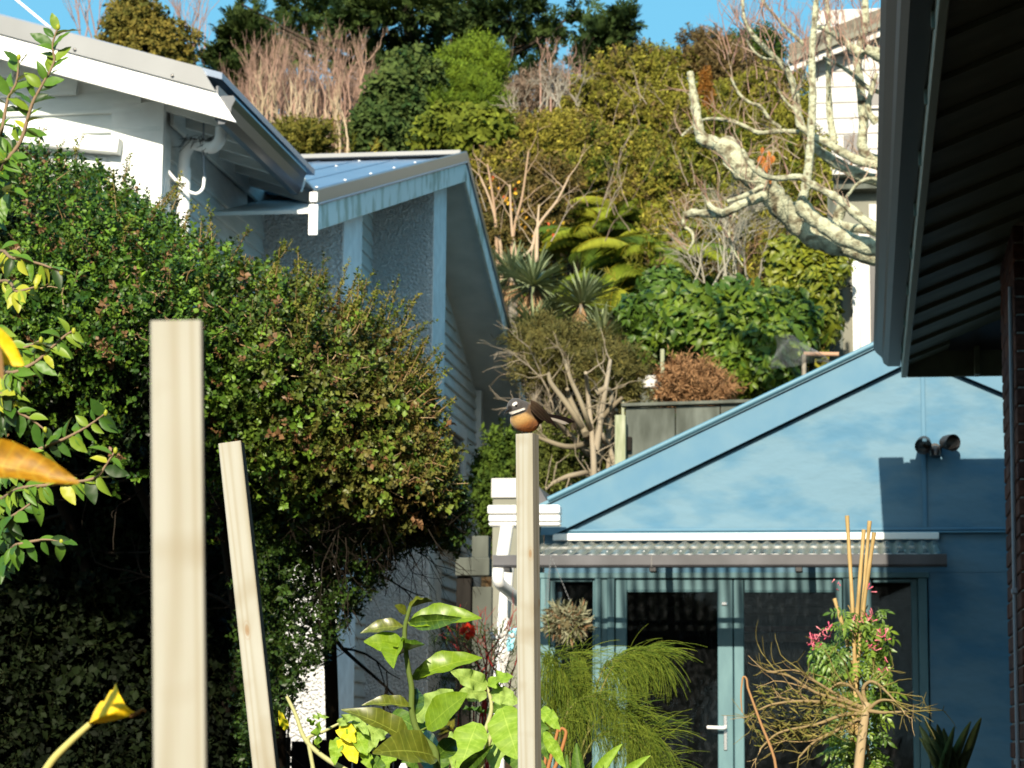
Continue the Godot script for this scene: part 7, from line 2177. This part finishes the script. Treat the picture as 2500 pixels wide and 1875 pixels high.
func build_bare_tree() -> void:
	var z := 21.4
	var tx := at(2195, 600, z)
	var b := Vector3(tx.x, ground_y(tx.x, z) - 0.2, tx.z)
	var t := thing("lichened_tree", "old leafless tree with thick lichen-covered limbs reaching left from behind the brick house", "tree", b)
	var r := seeded(33)
	var k := z / FOCAL
	var g := G.new()
	g.tube(smoothed([b, at(2205, 800, z), at(2195, 560, z), at(2185, 330, z), at(2178, 120, z), at(2172, -80, z)], 5), tapered(26, 0.17, 0.08), 10)
	put(t, "trunk", g.mesh(), M.bark)
	# limbs: photo points, diameter at the root and the tip in photo px, depth drift
	var limbs := [
		["2195,640 2140,622 2036,594 1986,575 1943,540 1901,498 1882,471 1858,444 1831,428 1804,401 1781,367 1766,355", 58, 60, 0.0], ["1768,357 1740,349 1727,345 1712,337 1704,301 1698,262 1692,224 1685,176", 40, 17, 0.0],
		["2190,620 2121,602 2063,583 2020,556 1986,533 1959,506 1955,492", 46, 36, -0.5], ["1956,497 1967,455 1976,386 1982,293 1984,232 1982,154 1986,77 1993,0 1996,-40", 24, 13, -0.5],
		["1866,479 1843,486 1804,502 1766,521 1727,521 1690,520 1673,525", 26, 18, -0.2], ["1676,524 1668,540 1675,556 1689,567 1692,590 1680,612", 12, 5, -0.2], ["1862,455 1820,477 1777,492", 13, 11, -0.4], ["1766,521 1735,505 1722,480 1715,470", 16, 9, -0.3],
		["2144,564 2094,525 2059,494 2036,479 1986,452 1951,432 1897,436 1855,425 1831,401 1812,363", 26, 8, -0.8], ["1949,322 1901,320 1851,324 1820,309 1785,295 1727,291 1696,305 1665,332", 13, 7, 0.5], ["1905,312 1878,290 1855,259 1831,251 1804,228 1785,189", 10, 7, 0.5],
		["2180,450 2102,429 2055,405 2009,375 1980,352", 34, 22, 0.4], ["2175,410 2102,394 2055,371 2017,347 1990,336 1955,309", 26, 18, 0.2], ["1955,311 1947,270 1943,232 1928,185 1897,147 1866,116 1831,77 1816,39 1812,-20", 22, 8, 0.3], ["2036,352 2025,270 2023,174 2023,77 2017,-30", 19, 12, 0.6], ["2170,400 2109,371 2109,290 2098,193 2094,139 2106,89 2113,39 2110,-30", 28, 18, 0.7],
		["2105,135 2059,100 2021,73 1997,66", 24, 12, 0.1], ["2178,150 2150,136 2113,120", 38, 26, -0.3], ["1963,108 1920,70 1889,35 1866,8 1850,-20", 10, 6, 0.3], ["2150,440 2121,436 2090,452 2075,471 2055,494", 10, 7, -0.6], ["2060,500 2050,520 2045,545 2070,555 2110,560 2144,570", 30, 20, -0.1], ["2170,230 2120,215 2080,180 2040,155 2010,140", 16, 7, 0.5],
		["1947,270 1925,255 1905,228 1890,200", 9, 4, 0.3], ["1943,232 1960,190 1970,150", 9, 4, 0.4], ["1897,147 1860,140 1835,118 1815,80", 8, 3, 0.3], ["2140,300 2120,270 2128,220 2140,180", 20, 9, 0.3], ["1858,444 1820,440 1790,420 1765,398", 7, 3, -0.3], ["1804,502 1780,560 1790,610 1815,650", 7, 3, 0.2]]
	var tips := []
	for s in limbs:
		var pts := []
		for w in (s[0] as String).split(" "):
			var v := w.split(",")
			pts.append(at(float(v[0]), float(v[1]), z + s[3] + 0.15 * sin(float(v[0]) * 0.02)))
		var sm := smoothed(pts, 4)
		var rad := PackedFloat32Array()
		for i in sm.size():
			var u := float(i) / (sm.size() - 1)
			rad.append(lerpf(s[1], s[2], u) * 0.5 * k * (1.0 + 0.10 * sin(i * 1.7) + 0.08 * r.randf_range(-1, 1)))
		g = G.new()
		g.tube(sm, rad, 10)
		put(t, "limb", g.mesh(), M.bark)
		tips.append(sm)
	# twigs: reddish shoots on the limbs, thicker towards the top
	g = G.new()
	for sm in tips:
		for i in range(2, sm.size(), 2):
			var p: Vector3 = sm[i]
			var hi := smoothstep(9.0, 11.5, p.y)
			if r.randf() > 0.45 + hi * 0.55: continue
			g.col = Color(0.22, 0.13, 0.10).lerp(Color(0.38, 0.30, 0.22), r.randf())
			grow(g, r, p, Vector3(r.randf_range(-0.9, 0.5), r.randf_range(0.1, 1.2), r.randf_range(-0.4, 0.4)), r.randf_range(0.16, 0.34) * (0.8 + hi * 0.5), 0.0075, 2 if hi > 0.3 else 1, 0.6, 0.15, 3, 3)
	for s in pts_along(1770, 2150, -30, 190, 70, 71):
		g.col = Color(0.24, 0.13, 0.11).lerp(Color(0.36, 0.24, 0.18), r.randf())
		grow(g, r, at(s.x, s.y + 40, z + r.randf_range(-0.4, 0.6)), Vector3(r.randf_range(-0.5, 0.3), 1, 0), r.randf_range(0.2, 0.36), 0.007, 2, 0.55, 0.2, 3, 3)
	for s in pts_along(1690, 1960, 300, 560, 26, 72):
		g.col = Color(0.25, 0.20, 0.14).lerp(Color(0.40, 0.34, 0.25), r.randf())
		grow(g, r, at(s.x, s.y, z + r.randf_range(0, 0.5)), Vector3(r.randf_range(-0.8, 0.4), r.randf_range(-0.4, 0.8), 0), r.randf_range(0.15, 0.28), 0.006, 2, 0.6, 0.0, 2, 3)
	put(t, "twigs", g.mesh(), M.tinted).set_meta("kind", "stuff")
	xs_leaf(t, r, z)
func xs_leaf(t: Node3D, r: RandomNumberGenerator, z: float) -> void:
	var xs := []
	var cs := PackedColorArray()
	for i in 24:
		xs.append(aimed(at(1866 + r.randfn() * 10, 388 + r.randfn() * 14, z - 0.2), Vector3(r.randf_range(-0.5, 0.5), -1, 0), rdir(r) + Vector3(0, 0, 1)))
		cs.append(Color(0.42, 0.16, 0.04).lerp(Color(0.30, 0.10, 0.03), r.randf()))
	scatter(t, "withered_leaves", leaf_mesh(0.07, 0.035), M.leaf_soft, xs, cs)

# ---------------------------------------------------------------- fences and hillside houses
func build_fences() -> void:
	var z := 20.9
	var f0 := at(1526, 1140, z)
	var f := thing("plywood_fence", "weathered grey board fence with a cap rail behind the blue roof slope", "fence", Vector3(f0.x + 1.0, ground_y(f0.x + 1.0, z), -z))
	var xl := at(1526, 1060, z).x
	var yt := at(1700, 988, z).y
	var yb := ground_y(xl, z) - 0.4
	var x := xl
	var i := 0
	var gr := seeded(6)
	while x < xl + 2.4:
		var w: float = [0.45, 0.40, 0.47, 0.42, 0.44, 0.45][i % 6]
		boxpart(f, "board", Vector3(x + 0.004, yb, -z - 0.02 - gr.randf_range(0, 0.008)), Vector3(x + w - 0.004, yt - 0.02 + 0.01 * i, -z), M.grey_ply)
		x += w; i += 1
	beam(f, "cap_rail", Vector3(xl - 0.03, yt, -z), Vector3(x, yt + 0.05, -z), 0.10, 0.03, M.olive_timber)
	boxpart(f, "hinge_strap", at(1532, 1068, z - 0.01), at(1542, 1100, z - 0.06), M.dark_timber)
	for s in [["fence_post", "pale lichened timber post at the left end of the grey fence", 1501, 1013, 1527, 20.7, M.pale_post], ["fence_post", "thin pale timber post standing behind the grey fence", 1612, 852, 1622, 23.0, M.pale_post], ["fence_post", "short tan timber post between the thin post and the pruned shrub", 1582, 950, 1608, 22.6, M.pale_post], ["fence_post", "slim weathered stake just above the pale end post", 1517, 978, 1524, 21.4, M.pale_post]]:
		var a := at(s[2], s[3], s[5]); var b := at(s[4], s[3], s[5])
		var p := thing(s[0], s[1], "post", Vector3((a.x + b.x) / 2, ground_y(a.x, s[5]), -s[5]), "timber posts by the grey fence")
		boxpart(p, "shaft", Vector3(a.x, ground_y(a.x, s[5]) - 0.3, -s[5] - (b.x - a.x)), Vector3(b.x, a.y, -s[5]), s[6], 0.006)
	var st := at(1585, 935, 23.4)
	var sh := thing("white_hive", "small white box top glimpsed left of the thin pale post", "box", Vector3(st.x, ground_y(st.x, 23.4), -23.4))
	boxpart(sh, "lid", at(1558, 946, 23.4), at(1613, 934, 23.9), M.far_white, 0.01)
	boxpart(sh, "body", Vector3(at(1562, 946, 23.4).x, ground_y(st.x, 23.4), -23.85), Vector3(at(1606, 946, 23.4).x, at(1585, 947, 23.4).y - 0.003, -23.45), M.olive_timber, 0.01)
	# netting on a bent pole
	var np := at(1963, 930, 21.0)
	var n := thing("net_pole", "rusty metal pole with a crossbar carrying draped bird netting above the blue roof", "pole", Vector3(np.x, 1.5, np.z))
	pipe(n, "pole", [at(1963, 1010, 21.0), at(1963, 866, 21.0)], 0.022, M.trunk_pale, 8)
	pipe(n, "crossbar", [at(1962, 864, 21.0), at(2048, 865, 21.0)], 0.020, mat(lin(0.36, 0.22, 0.14), 0.7, 0.3), 8)
	var g := G.new()
	var r := seeded(15)
	for k in 46:
		var u := k / 45.0
		var pts := PackedVector3Array()
		for j in 9:
			var v := j / 8.0
			var q := at(lerpf(1890, 2030, u) + 8 * sin(v * 5.0 + u * 9.0), lerpf(812 + 30 * absf(u - 0.3), 900 - 20 * u, v) + 60.0 * u * (1 - v) * u, 21.05 + 0.12 * sin(u * 6.0 + v * 3.0))
			pts.append(q)
		g.tube(pts, tapered(9, 0.0009, 0.0009), 3, false)
	for j in 22:
		var v := j / 21.0
		var pts := PackedVector3Array()
		for k in 15:
			var u := k / 14.0
			pts.append(at(lerpf(1890, 2030, u) + 8 * sin(v * 5.0 + u * 9.0), lerpf(812 + 30 * absf(u - 0.3), 900 - 20 * u, v) + 60.0 * u * (1 - v) * u, 21.05 + 0.12 * sin(u * 6.0 + v * 3.0)))
		g.tube(pts, tapered(15, 0.0009, 0.0009), 3, false)
	put(n, "netting", g.mesh(), M.flashing).set_meta("kind", "stuff")
	# olive timber frame at the end of the alley
	z = 13.2
	var a := at(1155, 1450, z)
	var gate := thing("timber_gateway", "dark olive timber gateway at the end of the alley beside the white house", "gate", Vector3(a.x, ground_y(a.x, z), -z))
	boxpart(gate, "post", at(1152, 1308, z) + Vector3(0, 0, -0.10), at(1192, 1362, z), M.olive_timber)
	boxpart(gate, "beam", at(1114, 1362, z) + Vector3(0, 0, -0.08), at(1196, 1406, z) + Vector3(0, 0, 0.03), M.olive_timber)
	boxpart(gate, "panel", at(1152, 1432, z) + Vector3(0, 0, -0.06), Vector3(at(1196, 1800, z).x, ground_y(a.x, z) - 0.1, -z - 0.02), M.olive_timber)
	boxpart(gate, "side_post", at(1114, 1408, z) + Vector3(0, 0, -0.09), Vector3(at(1146, 1800, z).x, ground_y(a.x, z) - 0.1, -z), M.dark_timber)
	# dark paling fence low behind the plants
	z = 9.9
	a = at(640, 1850, z)
	var d := thing("dark_fence", "low dark stained paling fence under the sunlit leaves at the bottom", "fence", Vector3(a.x, ground_y(a.x, z), -z))
	var px := 560.0
	while px < 1000.0:
		var p0 := at(px, 1800 + 10 * sin(px * 0.1), z); var p1 := at(px + 50, 1800, z)
		boxpart(d, "paling", Vector3(p0.x + 0.003, ground_y(p0.x, z) - 0.1, -z - 0.02), Vector3(p1.x - 0.003, p0.y, -z), M.dark_timber)
		px += 50.0
	boxpart(d, "rail", at(560, 1830, z + 0.06), at(1000, 1850, z + 0.02), M.dark_timber)
	# grey shed wall and white gable window seen at the alley's end
	z = 17.2
	var s := thing("garden_shed", "small pale shed with a white window and green-stained sill at the alley's end", "shed", Vector3(at(1265, 1300, z).x, ground_y(-2.4, z), -z - 0.5))
	boxpart(s, "wall", at(1203, 1240, z) + Vector3(0, -1.6, -0.9), at(1288, 1214, z), M.far_olive, 0.0)
	boxpart(s, "window", at(1200, 1216, z) + Vector3(0, 0, -0.88), at(1268, 1168, z) + Vector3(0, 0, 0.02), M.far_white)
	g = G.new()
	var p := PackedVector3Array(); var q := PackedVector3Array()
	for v in [Vector2(1268, 1180), Vector2(1316, 1188), Vector2(1345, 1242), Vector2(1268, 1242)]:
		p.append(at(v.x, v.y, z + 0.05)); q.append(at(v.x, v.y, z + 0.05) + Vector3(0, 0, -0.9))
	g.prism(p, q)
	put(s, "roof", g.mesh(), M.gutter_grey)

func build_far_houses() -> void:
	# white house high on the slope
	var z := 46.0
	var c := at(2080, 300, z)
	var h := thing("hillside_house", "white house with a tan tiled roof high on the slope behind the bare branches", "house", Vector3(c.x + 1.0, ground_y(c.x, z), -z - 2))
	var l := at(1986, 300, z).x
	var yb := ground_y(c.x, z) - 0.5
	var g := G.new()
	var p := PackedVector3Array(); var q := PackedVector3Array()
	var e0 := at(1926, 150, z - 0.4); var e1 := at(2360, -20, z - 0.4)
	var rise := (e1.y - e0.y) / (e1.x - e0.x)
	for v in [Vector2(l, yb), Vector2(l + 4.5, yb), Vector2(l + 4.5, e0.y + (l + 4.5 - e0.x) * rise), Vector2(l, e0.y + (l - e0.x) * rise)]:
		p.append(Vector3(v.x, v.y, -z)); q.append(Vector3(v.x, v.y, -z - 4))
	g.prism(p, q)
	put(h, "wall", g.mesh(), M.far_white)
	g = G.new(); p = PackedVector3Array(); q = PackedVector3Array()
	for v in [e0, e1, e1 + Vector3(0, 0.35, 0), e0 + Vector3(0, 0.35, 0)]:
		p.append(v); q.append(v + Vector3(0.5, 1.4, -5))
	g.prism(p, q)
	put(h, "roof", g.mesh(), M.far_roof)
	beam(h, "fascia", e0 + Vector3(0, -0.10, 0.02), e1 + Vector3(0, -0.10, 0.02), 0.05, 0.24, M.far_white)
	beam(h, "gutter", e0 + Vector3(0, -0.02, 0.10), e1 + Vector3(0, -0.02, 0.10), 0.10, 0.10, M.far_olive)
	for i in 14:
		boxpart(h, "wall_panel", Vector3(l + 0.01, yb + 2.0 + i * 0.32, -z - 0.002), Vector3(l + 4.4, yb + 2.30 + i * 0.32, -z + 0.03), M.far_white)
	for s in [[2060, 330, 2100, 400], [2125, 190, 2160, 260]]:
		var w := boxpart(h, "window", at(s[0], s[3], z) + Vector3(0, 0, 0.03), at(s[2], s[1], z) + Vector3(0, 0, 0.05), M.black)
		boxpart(w, "sill", at(s[0] - 4, s[3] + 8, z) + Vector3(0, 0, 0.03), at(s[2] + 4, s[3], z) + Vector3(0, 0, 0.10), M.far_white)
	# grey cottage below it
	z = 27.0
	var l2 := at(2026, 650, z)
	var k := thing("grey_cottage", "olive grey cottage corner with white window trim beneath the bare limbs", "house", Vector3(l2.x + 1.0, ground_y(l2.x, z), -z - 1.5))
	var yt := at(2060, 470, z).y
	boxpart(k, "wall", Vector3(l2.x, ground_y(l2.x, z) - 0.6, -z - 3), Vector3(l2.x + 4.0, yt, -z), M.far_olive, 0.0)
	boxpart(k, "corner_board", Vector3(l2.x - 0.02, ground_y(l2.x, z) - 0.6, -z - 0.1), Vector3(l2.x + 0.14, yt, -z + 0.03), M.grey_ply)
	for s in [[2033, 428, 2170, 444, 0.35, M.far_white], [2036, 445, 2170, 472, 0.20, M.grey_ply], [2083, 600, 2096, 860, 0.05, M.board], [2100, 560, 2122, 870, 0.08, M.far_white], [2122, 500, 2160, 560, 0.06, M.far_white], [2040, 690, 2084, 698, 0.03, M.grey_ply], [2040, 620, 2084, 626, 0.03, M.grey_ply]]:
		boxpart(k, ["roof_edge", "soffit", "window_trim", "window_trim", "window_head", "wall_joint", "wall_joint"][[2033, 2036, 2083, 2100, 2122, 2040].find(s[0])], at(s[0], s[3], z), at(s[2], s[1], z) + Vector3(0, 0, s[4]), s[5])
	boxpart(k, "window", at(2124, 870, z), at(2170, 562, z) + Vector3(0, 0, 0.02), M.black)
	var r := seeded(3)
	g = G.new()
	for i in 30:
		g.col = Color(0.30, 0.12, 0.06).lerp(Color(0.5, 0.3, 0.2), r.randf())
		leaf_into(g, aimed(at(r.randf_range(2036, 2100), 429, z) + Vector3(0, 0.02, 0.2 + r.randf() * 0.2), rdir(r), Vector3.UP), 0.09, 0.05)
	put(k, "fallen_leaves", g.mesh(), M.tinted).set_meta("kind", "stuff")
	# white pole behind the roof at the top left
	var pz := 19.0
	var a := at(15, -20, pz); var b := at(98, 48, pz)
	var pole := thing("white_pole", "thin white slanting pole behind the grey roof flashing at the top left", "pole", b)
	pipe(pole, "pole", [at(-20, -50, pz), b + (b - a) * 0.4], 0.013, M.white_shine, 8)

# ---------------------------------------------------------------- scene
func _ready() -> void:
	var cam := Camera3D.new()
	cam.name = "camera"
	lens_basis = Basis(Vector3.UP, deg_to_rad(8.46)) * Basis(Vector3.RIGHT, deg_to_rad(8.6)) * Basis(Vector3.BACK, deg_to_rad(0.5))
	cam.transform = Transform3D(lens_basis, EYE)
	cam.fov = rad_to_deg(2.0 * atan(937.5 / FOCAL))
	cam.near = 0.1
	cam.far = 800.0
	var at_ := CameraAttributesPhysical.new()
	at_.frustum_focal_length = 74.0
	at_.exposure_aperture = 22.0
	at_.frustum_focus_distance = 3.42
	cam.attributes = at_
	add_child(cam)
	cam.fov = rad_to_deg(2.0 * atan(937.5 / FOCAL))
	var we := WorldEnvironment.new()
	we.name = "world_environment"
	var env := Environment.new()
	env.background_mode = Environment.BG_SKY
	var sky := ProceduralSkyMaterial.new()
	sky.sky_top_color = lin(0.083, 0.268, 0.43)
	sky.sky_horizon_color = lin(0.172, 0.445, 0.565)
	sky.sky_curve = 0.16
	sky.ground_bottom_color = lin(0.08, 0.08, 0.05)
	sky.ground_horizon_color = lin(0.16, 0.18, 0.16)
	sky.sun_angle_max = 48.0
	sky.sun_curve = 0.5
	var sk := Sky.new()
	sk.sky_material = sky
	env.sky = sk
	env.tonemap_mode = Environment.TONE_MAPPER_LINEAR
	env.tonemap_exposure = 2.0
	env.sdfgi_enabled = true
	env.ssao_enabled = true
	env.ssil_enabled = true
	we.environment = env
	add_child(we)
	var sun := DirectionalLight3D.new()
	sun.name = "sun"
	sun.light_energy = 1.5
	sun.light_color = Color(1.0, 0.95, 0.86)
	sun.light_angular_distance = 0.5
	sun.shadow_enabled = true
	var el := deg_to_rad(SUN_EL); var az := deg_to_rad(SUN_AZ)
	sun.basis = Basis.looking_at(-Vector3(-sin(az) * cos(el), sin(el), cos(az) * cos(el)))
	add_child(sun)

	make_materials()
	build_ground()
	build_paths()
	build_white_house()
	build_blue_house()
	build_brick_house()
	build_far_houses()
	build_fences()
	build_hillside()
	build_bare_tree()
	build_hedge()
	build_camellia()
	build_restio()
	build_jasmine()
	build_basket()
	build_red_plant()
	build_broadleaf()
	build_citrus()
	build_yellow_leaves()
	stake("pale near stake, widest and out of focus, left of the leaning one", Vector2(433, 793), Vector2(442, 1860), 1.12, 0.0250, deg_to_rad(13.5), 5)
	stake("pale stake leaning left between the near blurred stake and the citrus sapling", Vector2(565, 1083), Vector2(648, 1860), 2.45, 0.0245, deg_to_rad(5.0), 6)
	var sb := stake("pale upright stake with the small bird perched on its top", Vector2(1287, 1061), Vector2(1293, 1860), 3.36, 0.0262, deg_to_rad(8.46 - 22), 7)
	build_bird(at(1288, 1060.5, 3.37))
